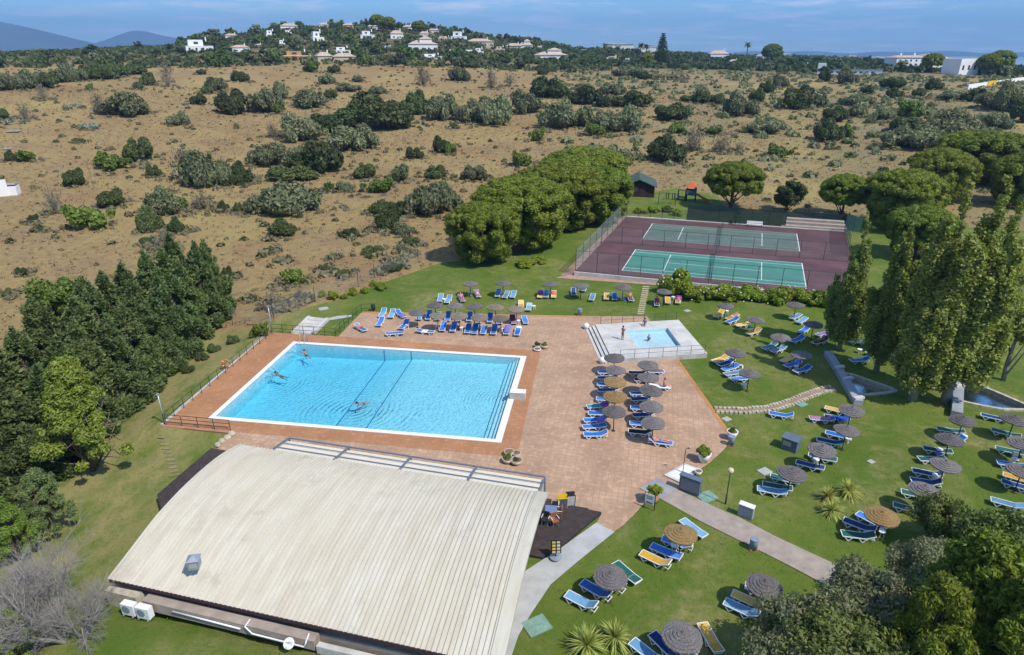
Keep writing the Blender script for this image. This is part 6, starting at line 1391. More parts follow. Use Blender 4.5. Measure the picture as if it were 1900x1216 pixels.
# foreground left: pines and the bare grey tree
for u, v, vt, pr, lb, sx_ in ((175, 872, 672, aleppo(51, 'leaf_pine_mid', .75, 12000), 'pine with a brown bare side in front of the cypresses', 1.0), (40, 880, 720, aleppo(52, 'leaf_pine_mid', 0, 18000), 'bright green pine at the left picture edge', 1.1), (95, 985, 872, aleppo(53, 'leaf_cypress', 0, 12000), 'small dark pine spreading low over the left lawn', 1.0),
        (35, 1040, 925, aleppo(54, 'leaf_pine_mid', 0, 12000), 'small bright pine behind the bare grey tree', .9), (35, 1225, 1135, aleppo(55, 'leaf_pine_bright', 0, 9000), 'yellow-green young pine in the bottom left corner', 1.0)):
    q = GT(u, v); h = hgt_for(q, vt); plant('pine_tree', pr, q, u*.1, (h/9.0*sx_, h/9.0*sx_, h/9.0), lb)
q = GT(120, 1192); bt = empty('bare_tree', q, 0); b_ = link(bare_tree(61), 'branches', bt); b_.rotation_euler = (math.radians(4), math.radians(-38), 0); b_.scale = (.95, .95, .95)
b2 = link(b_.data, 'branches', bt, (-1.2, 1.3, 0)); b2.rotation_euler = (math.radians(-12), math.radians(-30), 2.0*0+.6); b2.scale = (.9, .9, .9)
b3 = link(b_.data, 'branches', bt, (.9, .2, 0)); b3.rotation_euler = (0, math.radians(6), 1.9); b3.scale = (.55, .55, .62); tag(bt, 'bare grey leafless tree in the lower left corner', 'tree')
# poplars on the right
PPS = (((1556, 650), 398, 1.15, 'slender poplar nearest the tennis courts'), ((1626, 690), 392, 1.1, 'poplar second from the tennis courts'), ((1692, 742), 330, 1.2, 'tall poplar with a pale leaning trunk'), ((1752, 748), 318, 1.25, 'tallest poplar, at the right group of the row'), ((1800, 690), 345, 1.0, 'poplar behind the tallest one on the right'))
for i, ((u, v), vt, w, lb) in enumerate(PPS):
    q = GT(u, v); h = hgt_for(q, vt); o = plant('poplar_tree', pick('pop', i), q, i*2.2, (h/16*w*.92, h/16*w*.92, h/16), lb)
q = GT(1862, 706); h = hgt_for(q, 560); plant('young_tree', broad(57, 'leaf_poplar', 3500, .10, 1.2, 2.6, 6.2, 2.4, 40, .3, .8, 1.0, 'bark_pale'), q, 1.0, (1.2, 1.2, h/8.4), 'thin-leaved tree with upswept branches at the right edge')
# broad trees in the lower right corner
for u, v, z, R, pr, lb in ((1505, 1212, 3.4, 3.0, broad(70, 'leaf_olive', 26000, .055, 2.4, 4.0, 4.4, 2.3, 95, .5, .6, 1.0), 'grey-green olive tree over the lower lawn'), (1650, 1158, 3.8, 3.2, broad(71, 'leaf_olive', 26000, .055, 2.4, 4.0, 4.4, 2.3, 95, .5, .6, 1.0), 'silvery olive tree in the lower right, beside the bright pine'), (1735, 1075, 3.2, 2.5, broad(74, 'leaf_olive', 15000, .06, 2.4, 4.0, 4.4, 2.3, 80, .5, .6, 1.0), 'smaller grey olive tree below the shrubs'),
        (1560, 1240, 3.6, 3.6, broad(72, 'leaf_shade', 22000, .06, 2.0, 4.0, 4.2, 2.4, 90, .55, .5, .9), 'dark leafy tree at the bottom edge between the olives'), (1880, 1010, 3.2, 3.0, broad(75, 'leaf_shade', 14000, .075, 1.7, 4.0, 4.2, 2.4, 75, .5, .55, .9), 'leafy green tree covering loungers at the right edge'), (1760, 960, 2.4, 2.2, broad(76, 'leaf_shade', 12000, .085, 1.7, 4.0, 4.0, 2.2, 65, .5, .55, .9), 'small leafy tree beside the outer lounger row')):
    p = G(u, v, z); s = R/4.0; plant('broadleaf_tree', pr, Vector((p.x, p.y, 0)), u*.01, (s, s, z/4.2), lb)
for u, v, z, R, sd, lb in ((1800, 1130, 5.0, 3.3, 80, 'bright yellow-green pine in the lower right corner'), (1725, 1195, 4.5, 2.4, 81, 'smaller bright pine at the bottom right edge'), (1890, 1200, 5.0, 2.8, 82, 'bright pine cut by the bottom right corner')):
    p = G(u, v, z); s = R/3.3; plant('pine_tree', aleppo(sd, 'leaf_pine', 0, 22000), Vector((p.x, p.y, 0)), u*.02, (s, s, z/5.0), lb)
# green bushy tree and twigs behind the seating
q = GT(1458, 392); plant('broadleaf_tree', broad(58, 'leaf_carob', 6000, .14, 1.6, 3.3, 3.4, 2.8, 40, .66), q, 0, 1.0, 'dense green bushy tree behind the wind screen')

# ------------------------------------------------------------------ shrubs of the dry field
KN = dict(c=('car', 'dark round shrub', 'carob_shrub'), o=('oli', 'grey olive shrub', 'olive_shrub'), g=('gre', 'bright leafy shrub', 'leafy_shrub'), d=('dry', 'bare thorny shrub', 'dry_shrub'), a=('aga', 'blue agave clump', 'agave_clump'))
SH = '''433 215 56 42 c|490 212 55 46 o|331 235 32 24 o|368 196 28 19 c|313 164 30 33 d|276 160 24 22 c|257 167 18 13 o|374 140 16 10 c|445 153 28 18 c|399 170 40 24 o|386 176 22 14 c|227 218 75 40 o|184 216 28 32 d|275 212 14 14 d|140 203 26 13 a|167 241 32 17 a|18 234 50 18 a|48 225 25 26 d|5 222 22 22 c|82 187 20 24 d|167 169 14 14 g|150 266 18 8 c
10 170 38 30 o|46 168 42 32 o|88 165 38 26 c|115 155 32 30 o|142 152 32 28 o|172 150 34 24 c|200 149 44 28 c|222 144 32 24 c|255 140 40 15 c|66 158 30 22 o
217 318 65 38 g|255 302 46 42 c|140 348 36 34 c|102 400 34 44 d|175 428 84 58 g|208 387 46 36 c|287 330 24 24 c|306 402 60 55 o|330 392 40 36 g|281 432 38 44 c|331 435 28 27 c|277 455 28 16 c|312 470 50 30 d|372 350 70 72 o|408 348 50 50 o|447 345 38 42 c|340 338 44 50 d|378 392 46 32 d|417 394 18 20 c|443 398 17 26 c|64 416 16 18 c|73 430 12 12 c|45 512 18 16 c|16 551 26 15 c|424 520 20 25 c|458 561 16 12 g|45 303 38 26 g|22 300 16 24 c
573 203 64 34 o|614 186 24 17 c|513 213 22 24 g|520 187 28 33 o|606 158 26 20 o|582 136 30 20 g|664 154 18 12 o|620 137 22 14 c|647 171 45 14 o|712 246 108 66 c|655 243 70 42 c|600 250 60 36 c|655 284 84 52 o|563 264 72 50 o|773 215 46 42 c|822 227 56 48 o|500 311 62 45 o|590 324 84 62 c|560 316 50 44 o|537 252 22 30 d|508 258 28 22 d|820 286 26 30 c|838 287 26 24 g|768 296 30 22 c|786 160 32 28 d|851 152 36 26 o|912 166 24 30 d|945 162 24 20 d|890 230 60 48 o|925 236 56 50 o|855 228 25 22 d|841 240 14 12 c|872 127 38 14 c|700 176 30 14 o
975 212 52 42 o|1020 183 65 36 c|1040 241 70 52 o|1080 238 40 40 o|1150 248 60 46 o|1122 240 40 34 o|1103 254 40 28 g|1085 196 52 34 c|1085 172 30 16 o|1120 201 28 22 c|1170 201 62 30 c|1135 178 46 22 o|1245 226 64 32 c|1302 193 34 24 c|1334 195 24 18 c|1275 190 24 12 c|1375 218 52 42 o|1402 193 28 26 c|1422 174 28 18 c|1240 303 64 48 c|1258 250 36 22 g|1285 285 38 40 d|1318 252 40 16 g|1336 285 36 30 d|1420 250 60 30 o|1371 283 22 15 d|995 265 32 30 g|1048 132 16 12 c|1008 140 20 18 c|1205 161 15 9 c|1165 143 46 20 o|1190 148 30 14 c|967 311 40 34 g
1476 205 50 38 c|1490 180 30 20 c|1519 200 26 24 o|1547 229 42 30 c|1537 264 46 40 c|1565 258 28 30 g|1594 197 46 20 o|1660 183 26 18 c|1592 218 30 24 o|1640 223 36 22 o|1682 219 42 32 g|1607 176 22 15 c|1655 166 42 20 c|1572 157 30 28 o|1530 153 22 18 c|1446 164 26 24 o|1425 173 18 20 c|1672 247 52 26 c|1690 280 92 46 o|1775 269 102 54 o|1735 236 50 20 g|1703 183 22 18 c|1731 168 26 20 c|1447 296 46 30 g|1837 203 52 30 o|1872 209 44 50 o|1771 188 50 18 o|1840 240 50 30 o|1810 190 30 22 c|1895 230 40 40 c
538 401 108 66 o|540 338 84 28 c|528 441 48 32 c|504 469 17 11 c|527 487 12 8 c|674 334 36 28 c|743 340 32 36 o|700 362 62 36 g|611 357 18 20 g|641 356 30 20 o|808 333 36 26 c|881 337 44 30 o|795 404 70 66 o|830 392 50 50 o|770 400 40 30 d|705 402 34 28 c|735 402 40 28 c|720 430 46 36 c|748 438 30 28 o|650 442 32 18 c|688 473 36 17 c|765 458 28 20 c|760 476 16 11 c|743 471 15 15 o|543 532 44 36 g|601 503 22 13 c|634 513 32 13 c|728 506 38 13 c|619 481 16 11 g|732 488 18 14 g|506 570 30 28 d|556 562 22 22 d|530 575 24 14 d'''
ALLSH = [it.split() for it in SH.replace('\n', '|').split('|')]
def shrub(u, v, w, h, kind, label, nm=None, i=0, cat='shrub', group=None, pk=None):
    q = GT(u, v - 1); d = depth(q); R = .5*w*d/F; az = math.atan2(q.x, q.y); c = q + Vector((math.sin(az), math.cos(az), 0))*R*.75; c.z = H1(c.x, c.y)
    dep = math.atan2(CH - q.z, math.hypot(q.x, q.y)); H = (h*d/F - 1.3*R*math.sin(dep))/math.cos(dep); H = max(.55*R, min(2.3*R, H))
    pr = pick(pk or KN[kind][0], i); return plant(nm or KN[kind][2], pr, c, random.uniform(0, 6.28), (R*1.2, R*1.2, H*1.16), label, cat, group)
for i, (u, v, w, h, k) in enumerate(ALLSH):
    u, v, w, h = map(float, (u, v, w, h)); big = 'large' if w > 45 else ('small' if w < 26 else 'medium')
    zone = 'behind the cypress rows' if (u < 470 and v > 290) else ('on the far left slope' if u < 470 else ('in the middle field' if (u < 1000 and v > 260) else ('below the villas' if u < 960 else ('behind the courts' if u < 1440 else 'above the pine grove'))))
    shrub(u, v, w, h, k, f'{big} {KN[k][1]} {zone}', None, i, 'shrub', 'shrubs of the dry field')
# garden shrubs
for i, (u, v, w, h, k, lb) in enumerate(((599, 553, 15, 12, 'hed', 'small clipped shrub on the far bank'), (621, 558, 20, 17, 'hed', 'small clipped shrub on the far bank'), (638, 557, 14, 11, 'hed', 'small clipped shrub on the far bank'), (655, 551, 16, 15, 'hed', 'small clipped shrub on the far bank'), (676, 546, 16, 13, 'hed', 'small clipped shrub on the far bank'), (695, 533, 14, 11, 'hed', 'small clipped shrub on the far bank'), (710, 541, 24, 16, 'hed', 'small clipped shrub on the far bank'),
        (351, 694, 22, 18, 'car', 'young dark shrub on the left bank'), (377, 670, 22, 18, 'car', 'young dark shrub on the left bank'), (400, 655, 22, 17, 'car', 'young dark shrub on the left bank'), (434, 639, 22, 18, 'car', 'young dark shrub on the left bank'), (487, 627, 36, 30, 'gre', 'reddish-green shrub at the far left terrace corner'),
        (1190, 398, 24, 12, 'hed', 'low bright shrub in the bed behind the far court'), (1215, 397, 24, 13, 'hed', 'low bright shrub in the bed behind the far court'), (1239, 395, 20, 12, 'car', 'low bright shrub in the bed behind the far court'), (1256, 403, 22, 13, 'hed', 'low bright shrub in the bed behind the far court'), (975, 498, 40, 16, 'hed', 'low green shrub on the lawn below the stone pines'), (1000, 492, 30, 13, 'hed', 'low green shrub on the lawn below the stone pines'))):
    shrub(u, v, w, h, None, lb, 'garden_shrub', i, 'shrub', 'garden shrubs', k)
# oleander hedge under the court wall
for i, (u, v, w, h) in enumerate(((1248, 556, 56, 54), (1288, 560, 56, 34), (1325, 561, 54, 34), (1362, 564, 52, 32), (1396, 560, 50, 30), (1430, 566, 50, 32), (1462, 562, 50, 32), (1495, 568, 50, 32), (1524, 570, 46, 34))):
    o = shrub(u, v, w, h, None, 'yellow-green oleander bush of the hedge below the courts', 'oleander_bush', i, 'hedge', 'oleander hedge below the courts', 'hed')
    rg = rng(200+i); d = unit(13, rg); d[:, 2] = abs(d[:, 2])
    fl = MB()
    for x, y, z in d*[.92, .92, .85]: fl.box((x, y, z+.12), (.06, .06, .05), float(x*7))
    f_ = fl.build('flowers', 'flower_white', o); f_['kind'] = 'stuff'
# spiky plants
for i, (u, v, s) in enumerate(((1573, 918, 1.25), (1535, 928, 1.1), (1542, 955, 1.2), (1088, 1208, 1.5), (1140, 1192, 1.35))):
    plant('spiky_plant', pick('yuc', i), G(u, v), i*1.1, s, 'spiky yellow-green plant on the middle lawn' if v < 1000 else 'spiky yellow-green plant at the bottom of the near lawn', 'plant', 'spiky lawn plants')

# ------------------------------------------------------------------ pots
def pot(u, v, r, h, label, mat='stone_cream', pl='gre', ps=1.0, bowl=True):
    o = empty('plant_pot', G(u, v)); MB().lathe([(r*.55, 0), (r*.95 if bowl else r*.8, h*.55), (r, h), (r*.86, h), (r*.8, h*.8)], (0, 0, 0), 18).build('bowl', mat, o, True); MB().lathe([(r*.85, 0), (r*.84, .02)], (0, 0, h*.86), 14).build('soil', 'soil', o)
    if pl: c = link(PR[pl][0][0], 'leaves', o, (0, 0, h*.8)); c.scale = (r*ps, r*ps, r*ps*1.1)
    tag(o, label, 'plant pot')
pot(945, 845, .42, .38, 'empty pale bowl planter near the pool corner', pl=None); pot(958, 847, .36, .36, 'small planter with a spiky tuft near the pool corner', pl='yuc', ps=.7); pot(942, 858, .44, .38, 'bowl planter with green leaves near the pool corner', ps=.9); pot(958, 861, .46, .40, 'bowl planter with dark soil near the pool corner', pl='car', ps=.5)
pot(998, 645, .42, .34, 'dark bowl planter at the far right pool corner', pl='car', ps=.8); pot(1010, 646, .46, .38, 'bowl planter with grass at the far right pool corner', ps=.8); pot(997, 651, .40, .25, 'low white bowl at the far right pool corner', 'white_paint', None)
pot(1305, 857, .52, .80, 'tall white planter with a round bush at the terrace edge', 'white_paint', 'hed', 1.2, False); pot(1357, 815, .45, .75, 'white planter with a small plant at the right terrace corner', 'white_paint', 'gre', .9, False); pot(1295, 882, .28, .4, 'small white pot behind the shower', 'white_paint', None, 1, False)
o_ = empty('potted_tree', G(1212, 932)); MB().lathe([(.25, 0), (.34, .5), (.3, .5)], (0, 0, 0), 16).build('pot', 'terracotta', o_, True); MB().tube([(0, 0, .4), (0.03, 0, 1.0)], .04, 6).build('stem', 'bark', o_); c_ = link(PR['hed'][1][0], 'crown', o_, (0, 0, .75)); c_.scale = (.6, .6, .75); tag(o_, 'small bushy potted tree beside the white sign board', 'plant pot')

# ------------------------------------------------------------------ houses on the hill and beyond
HS = []
def house(u, v, w, h, label, style='white', roof='flat', yaw=0.0, two=False, dp=.6):
    q = GT(u, v); d = depth(q); W = .9*w*d/F; Ht = .88*h*d/F; D = max(5.0, W*dp); az = math.atan2(q.x, q.y)
    r = empty('house', q, -az + yaw); wm = dict(white='house_white', beige='beige_wall', ochre='ochre_wall', pink='pink_wall')[style]
    st = 2 if two else 1; hb = Ht*(.62 if roof != 'flat' else .78)
    def blk(x0, x1, y0, y1, z0, z1): MB().box(((x0+x1)/2, (y0+y1)/2, (z0+z1)/2), (x1-x0, y1-y0, z1-z0)).build('wall', wm, r)
    def win(x, z, ww, wh, y): 
        f = MB().box((x, y-.04, z), (ww, .10, wh)).build('window', wm, r); MB().box((x, y-.10, z), (ww*.82, .03, wh*.86)).build('pane', 'window_dark', f)
    def hip(x0, x1, y0, y1, z0, z1, mat):
        o = .5; x0, x1, y0, y1 = x0-o, x1+o, y0-o, y1+o; k = min(x1-x0, y1-y0)/2; m = MB(); m.v = [(x0, y0, z0), (x1, y0, z0), (x1, y1, z0), (x0, y1, z0), (x0+k*.95, (y0+y1)/2, z1), (x1-k*.95, (y0+y1)/2, z1)]; m.f = [(0, 1, 5, 4), (1, 2, 5), (2, 3, 4, 5), (3, 0, 4), (3, 2, 1, 0)]
        return m.build('roof', mat, r)
    rm = 'roof_tile_pale' if style != 'ochre' else 'terracotta'
    if roof == 'flat':
        blk(-W/2, W/2, 0, D, -3, hb*.62); blk(-W*.38, W*.16, D*.25, D*.95, hb*.62, hb*1.28); MB().box((0, D/2, hb*.64), (W*1.02, D*1.02, .25)).build('parapet', 'house_white', r); win(-W*.1, hb*.95, W*.2, hb*.3, D*.25)
    else:
        blk(-W/2, W/2, 0, D, -3, hb); rf = hip(-W/2, W/2, 0, D, hb+.002, Ht, rm)
        if two: blk(-W*.1, W*.32, D*.2, D*.8, hb, Ht*1.12); hip(-W*.1, W*.32, D*.2, D*.8, Ht*1.122, Ht*1.4, rm)
    n = max(2, int(W/4))
    for k in range(n): win(-W/2 + W*(k+.5)/n, hb*.32, min(1.6, W/n*.5), hb*.34, 0)
    MB().box((W*.06, -.05, hb*.2), (1.0, .12, hb*.42)).build('door', 'window_dark', r); MB().box((W*.3, D*.6, Ht*1.05), (.7, .7, Ht*.35)).build('chimney', 'house_white', r)
    tag(r, label, 'house', 'villas and houses on the hill'); HS.append((u, v, w, h, math.hypot(q.x, q.y)))
for a in ((372, 97, 52, 24, 'long white villa with a dark red terrace at the left of the hill', 'white', 'flat', .1), (448, 96, 34, 13, 'low white villa right of the red terrace villa', 'white', 'hip', .2), (430, 72, 24, 10, 'small villa above the low white villa', 'white', 'hip', 0), (503, 70, 18, 14, 'white cubic villa left of the tall cypress', 'white', 'flat', .1), (537, 56, 34, 13, 'white villa with a pale roof on the hill crest', 'white', 'hip', 0), (535, 64, 14, 8, 'small white house below the crest villa', 'white', 'flat', 0), (592, 80, 24, 22, 'stepped white villa on the hill slope', 'white', 'flat', .35), (601, 52, 20, 10, 'white house with a palm on the crest', 'white', 'hip', 0), (524, 86, 12, 12, 'small white house low in the trees', 'white', 'flat', 0),
        (553, 112, 54, 18, 'ochre farmhouse with open dark bays at the field edge', 'ochre', 'flat', .05), (604, 116, 30, 20, 'beige farm shed with a pale gable at the field edge', 'beige', 'hip', .3), (640, 116, 46, 18, 'tan barn with a low tiled roof at the field edge', 'beige', 'hip', .1), (636, 99, 32, 12, 'white flat house behind the tan barn', 'white', 'flat', 0), (646, 53, 22, 10, 'pink-roofed house on the crest', 'pink', 'hip', 0), (682, 72, 28, 15, 'modern two-level white villa on the slope', 'white', 'flat', -.1), (692, 55, 20, 10, 'white house among pines on the crest', 'white', 'hip', 0), (737, 72, 26, 16, 'white villa right of the big crest trees', 'white', 'hip', .1), (757, 56, 20, 10, 'small white house on the crest', 'white', 'hip', 0), (785, 94, 60, 20, 'long white villa with a central gable at mid slope', 'white', 'hip', .05, True), (788, 69, 20, 11, 'small white villa with an arched porch', 'white', 'hip', 0), (805, 61, 22, 8, 'flat-roofed house on the upper slope', 'white', 'hip', 0), (850, 76, 30, 18, 'stepped white house on the right slope', 'white', 'flat', -.2), (825, 74, 28, 7, 'low beige house on the upper slope', 'beige', 'flat', 0), (802, 110, 42, 10, 'pale warehouse at the foot of the slope', 'white', 'flat', 0), (891, 86, 56, 15, 'long terracotta-roofed villa on the right shoulder', 'beige', 'hip', .1), (889, 102, 20, 13, 'small white house below the long villa', 'white', 'flat', 0), (928, 96, 20, 10, 'cream house beside the shoulder', 'beige', 'flat', 0), (953, 93, 32, 13, 'cream house at the right end of the hill', 'beige', 'hip', 0),
        (975, 93, 30, 15, 'white cluster villa left of the big white villa', 'white', 'hip', 0, True), (1023, 113, 68, 18, 'big white villa with a pale hipped roof behind the field', 'white', 'hip', .1, True), (1135, 117, 26, 13, 'pinkish house between two palms', 'pink', 'hip', 0), (1165, 116, 16, 8, 'small white house near the palms', 'white', 'flat', 0), (1062, 90, 14, 5, 'small far white house', 'white', 'flat', 0), (1083, 97, 16, 5, 'flat far white house behind the palms', 'white', 'flat', 0), (1334, 110, 38, 17, 'white gabled house right of the tall araucaria', 'white', 'hip', .2), (1360, 120, 18, 10, 'small tiled annex beside the gabled house', 'white', 'hip', 0), (1492, 123, 20, 6, 'low house near the left end of the long building', 'white', 'hip', 0), (1000, 92, 14, 7, 'small white house behind the cluster villa', 'white', 'hip', 0), (1108, 97, 14, 6, 'small white house left of the first palm', 'white', 'flat', 0), (1212, 108, 16, 7, 'small white house left of the araucaria', 'white', 'hip', 0), (1276, 106, 14, 6, 'small white house right of the araucaria', 'white', 'flat', 0),
        (1410, 108, 16, 7, 'small white house right of the single palm', 'white', 'hip', 0), (1460, 104, 18, 6, 'pale house in front of the distant town', 'beige', 'hip', 0), (1630, 112, 18, 7, 'small white house left of the apartment building', 'white', 'hip', 0), (480, 88, 14, 7, 'small white house between the villas at the hill foot', 'white', 'hip', 0), (720, 92, 16, 7, 'small white house under the tall hillside palm', 'white', 'flat', 0)):
    house(*a)
def rowbuilding(u0, u1, v, h, label, parts):
    q0, q1 = GT(u0, v), GT(u1, v); d = (q1-q0); r = empty('building', q0, math.atan2(d.y, d.x)); L = d.length; k = depth(q0)/F
    parts(r, L, h*k); tag(r, label, 'building')
def _long(r, L, H):
    MB().box((L/2, 4, H*.5-1.5), (L, 8, H+3)).build('wall', 'house_white', r); MB().box((L/2, 4, H+.15), (L+.6, 8.6, .3)).build('roof_slab', 'kiosk_blue', r); MB().box((L*.06, 4, H*1.2), (L*.13, 6, H*2.0)).build('tower', 'house_white', r)
    for i in range(9): MB().box((L*(.14+.09*i), -.03, H*.55), (1.6, .1, .9)).build('window', 'window_dark', r)
rowbuilding(1516, 1636, 139, 9, 'long low white building with a small square tower', _long)
def _apt(r, L, H):
    for x0, x1, z in ((0, .55, 1.0), (.53, .78, 1.12), (.76, 1.0, .92)):
        MB().box((L*(x0+x1)/2, 6, H*z*.5-1.5), (L*(x1-x0), 12, H*z+3)).build('wall', 'house_white', r); m = MB(); a, b, zz_ = L*x0-.4, L*x1+.4, H*z+.003
        m.v = [(a, -.5, zz_), (b, -.5, zz_), (b, 12.5, zz_), (a, 12.5, zz_), (a+3, 6, zz_+H*.16), (b-3, 6, zz_+H*.16)]; m.f = [(0, 1, 5, 4), (1, 2, 5), (2, 3, 4, 5), (3, 0, 4), (3, 2, 1, 0)]; m.build('roof', 'roof_tile_pale', r)
    for i in range(10):
        for j in range(3): f = MB().box((L*(.06+.098*i), -.04, H*(.18+.3*j)), (1.5, .12, 1.4)).build('window', 'house_white', r); MB().box((L*(.06+.098*i), -.11, H*(.18+.3*j)), (1.2, .04, 1.15)).build('pane', 'window_dark', f)
    for x in (.2, .45, .7): MB().box((L*x, 8, H*1.22), (.9, .9, H*.25)).build('chimney', 'house_white', r)
rowbuilding(1660, 1762, 131, 22, 'large white apartment building with tiled roofs on the right', _apt)
def _right(r, L, H):
    MB().box((L*.3, 6, H*.5-1.5), (L*.6, 12, H+3)).build('wall', 'house_white', r); MB().box((L*.7, 7, H*.42-1.5), (L*.6, 10, H*.84+3)).build('wall', 'beige_wall', r); MB().box((L*.6, 6, H*.98), (L*.9, 11, .5)).build('roof_slab', 'beige_wall', r)
    for i in range(5): MB().box((L*(.1+.18*i), -.03, H*.45), (1.3, .1, H*.3)).build('window', 'window_dark', r)
rowbuilding(1778, 1836, 139, 27, 'white building with a cream roof beside the sea view', _right)
w0, w1 = GT(1795, 166), GT(1905, 150); rw = empty('roadside_wall', w0); MB().bar(Vector((0, 0, .8)), w1-w0+Vector((0, 0, .8)), .4, 2.2).build('wall_body', 'house_white', rw); MB().bar((w1-w0)*.28+Vector((0, -.3, .9)), (w1-w0)*.42+Vector((0, -.3, .9)), .5, 2.4).build('yellow_panel', 'yellow_paint', rw); tag(rw, 'white roadside wall with a yellow panel at the right edge', 'wall')
w0, w1 = GT(823, 96), GT(880, 97); rw = empty('garden_wall', w0); MB().bar(Vector((0, 0, .6)), w1-w0+Vector((0, 0, .6)), .4, 2.0).build('wall_body', 'house_white', rw); tag(rw, 'long white garden wall right of the gabled villa', 'wall')
# white shed at the left edge of the field
q = GT(8, 366); r_ = empty('field_shed', q, .35); MB().box((-.3, 1.2, 1.6), (1.8, .35, 3.4), .2).build('wall', 'house_white', r_); MB().box((.3, 2.6, .9), (3.4, 2.6, 1.8)).build('wall', 'house_white', r_); MB().box((.2, 3.0, 2.1), (3.4, 2.8, .35), 0, -.12).build('roof', 'cabinet_grey', r_); MB().box((-.9, 1.0, .9), (.5, .1, 1.6)).build('door', 'ochre_wall', r_); tag(r_, 'small ruined white shed at the left picture edge', 'shed')
for u_, v_, s_ in ((14, 276, 14), (28, 243, 20)): p_ = GT(u_, v_); d_ = depth(p_)/F; tag(MB().box((0, 0, .03), (s_*d_, s_*d_*1.6, .12), .3).build('concrete_slab', 'slab_grey', None, False, p_), 'flat grey concrete slab in the dry grass', 'slab', 'slabs in the dry grass')
# distant town strip
rg = rng(91)
for i in range(34):
    u = rg.uniform(1290, 1790) if i > 6 else rg.uniform(1105, 1225); d = ray(u, 98); R = rg.uniform(1300, 2400) if i > 6 else rg.uniform(850, 1000); s = R/math.hypot(d[0], d[1]); x, y = d[0]*s, d[1]*s; r_ = empty('distant_house', (x, y, H1(x, y)), -math.atan2(x, y)); W_, H_ = rg.uniform(9, 26), rg.uniform(6, 11)
    MB().box((0, 0, H_/2-2), (W_, 10, H_+4)).build('wall', 'house_white' if i % 3 else 'beige_wall', r_); MB().box((0, 0, H_+.3), (W_+1, 11, .6)).build('roof', 'roof_tile_pale' if i % 2 else 'house_white', r_); tag(r_, 'tiny pale house of the distant town on the plain' if i > 6 else 'tiny white block on the ridge left of the araucaria', 'house', 'houses of the distant town')

# ------------------------------------------------------------------ trees on the hill and the plain
rg = rng(93); cnt = 0; tries = 0
FK = [('round_tree', 'dark round tree'), ('round_tree', 'dark round tree'), ('round_tree', 'deep green round tree'), ('olive_tree', 'grey-green tree'), ('leafy_tree', 'lighter green tree')]
def clear(u, vb, vt, w, r):
    for hu, hv, hw, hh, hr in HS:
        if r < hr + 6 and abs(u-hu) < hw*.5 + w*.35 and vt < hv - hh*.42: return False
    return True
while cnt < 298 and tries < 12000:
    tries += 1; u = rg.uniform(330, 1010) if rg.random() < .55 else rg.uniform(-20, 1900); d = ray(u, 96)
    if u < 330 and rg.random() < .72: continue
    lo, hi = (425, 740) if u > 330 and u < 1000 else ((430, 620) if u <= 330 else (455, 760)); R = rg.uniform(lo, hi); s = R/math.hypot(d[0], d[1]); x, y = d[0]*s, d[1]*s; z = H1(x, y); uu, vb = PJ((x, y, z)); sc = rg.uniform(.62, 1.35)*(1 if u > 330 else .75); k = int(rg.integers(0, 5)); vt = PJ((x, y, z+6.2*sc))[1]; w = 7.2*sc*F/depth((x, y, z))
    if u < 330 and (k in (2, 4)): k = 3
    if vb > 132 and u < 1000: continue
    if not clear(uu, vb, vt, w, R): continue
    plant(FK[k][0], PR['far'][k], Vector((x, y, z-.4)), rg.uniform(0, 6), (sc, sc, sc*rg.uniform(.8, 1.15)), FK[k][1] + (' on the villa hillside' if u < 1000 and u > 330 else (' in the sparse orchard at the far left' if u <= 330 else ' in the belt behind the right field')), 'tree', 'hillside trees'); cnt += 1
for u, v, h in ((516, 96, 22), (519, 70, 22), (565, 58, 14), (570, 60, 13), (576, 60, 13), (441, 66, 10), (449, 68, 10), (455, 68, 9), (461, 68, 9), (652, 98, 22), (660, 98, 22), (583, 60, 10), (748, 90, 20), (715, 78, 20), (588, 98, 26), (612, 96, 22), (1240, 118, 14), (1248, 120, 16), (1258, 118, 22), (1440, 112, 18), (1450, 116, 20)) + tuple((820+6.2*i, 64+i*1.6, 11+3*math.sin(i*2.3)) for i in range(26)):
    q = GT(u, v); d_ = depth(q)/F; s = h*d_/6.4; plant('cypress_spire', pick('spi', int(u)), q, u, (s*.95, s*.95, s), 'dark narrow cypress spire on the villa hillside' if u < 1000 else 'dark narrow cypress spire behind the right field', 'tree', 'cypress spires')
for u, v, h in ((397, 66, 14), (617, 60, 22), (707, 110, 42), (672, 55, 16), (680, 52, 16), (796, 57, 15), (741, 56, 14), (940, 80, 16), (952, 82, 14), (1121, 118, 34), (1145, 118, 30), (1187, 120, 36), (1197, 120, 34), (1384, 116, 34), (560, 58, 16), (868, 92, 14)):
    q = GT(u, v); s = h*depth(q)/F/8.6; plant('palm_tree', pick('palm', 0), q, u, s, 'tall palm on the villa hillside' if u < 1000 else 'tall palm behind the right field', 'tree', 'palms')
q = GT(1226, 124); plant('araucaria_tree', PR['nor'][0], q, 0, hgt_for(q, 61)/18.2, 'tall tiered araucaria standing above the horizon')
for u, v, w, lb in ((702, 58, 30, 'cluster of dark pines on the hill crest'), (722, 58, 26, 'tall dark pine on the hill crest'), (775, 62, 22, 'dark pine right of the crest cluster'), (1200, 124, 24, 'dark tree at the foot of the araucaria'), (1430, 118, 36, 'broad dark tree beside the palm'), (1726, 135, 36, 'bright round pine before the apartment building'), (1850, 140, 46, 'wide dark pine before the cream-roofed building'), (1830, 140, 40, 'dark pine left of the wide one')):
    q = GT(u, v); s = w*depth(q)/F/10.0; plant('pine_tree', pick('pine', int(u)), q, u, (s, s, s*1.15), lb)
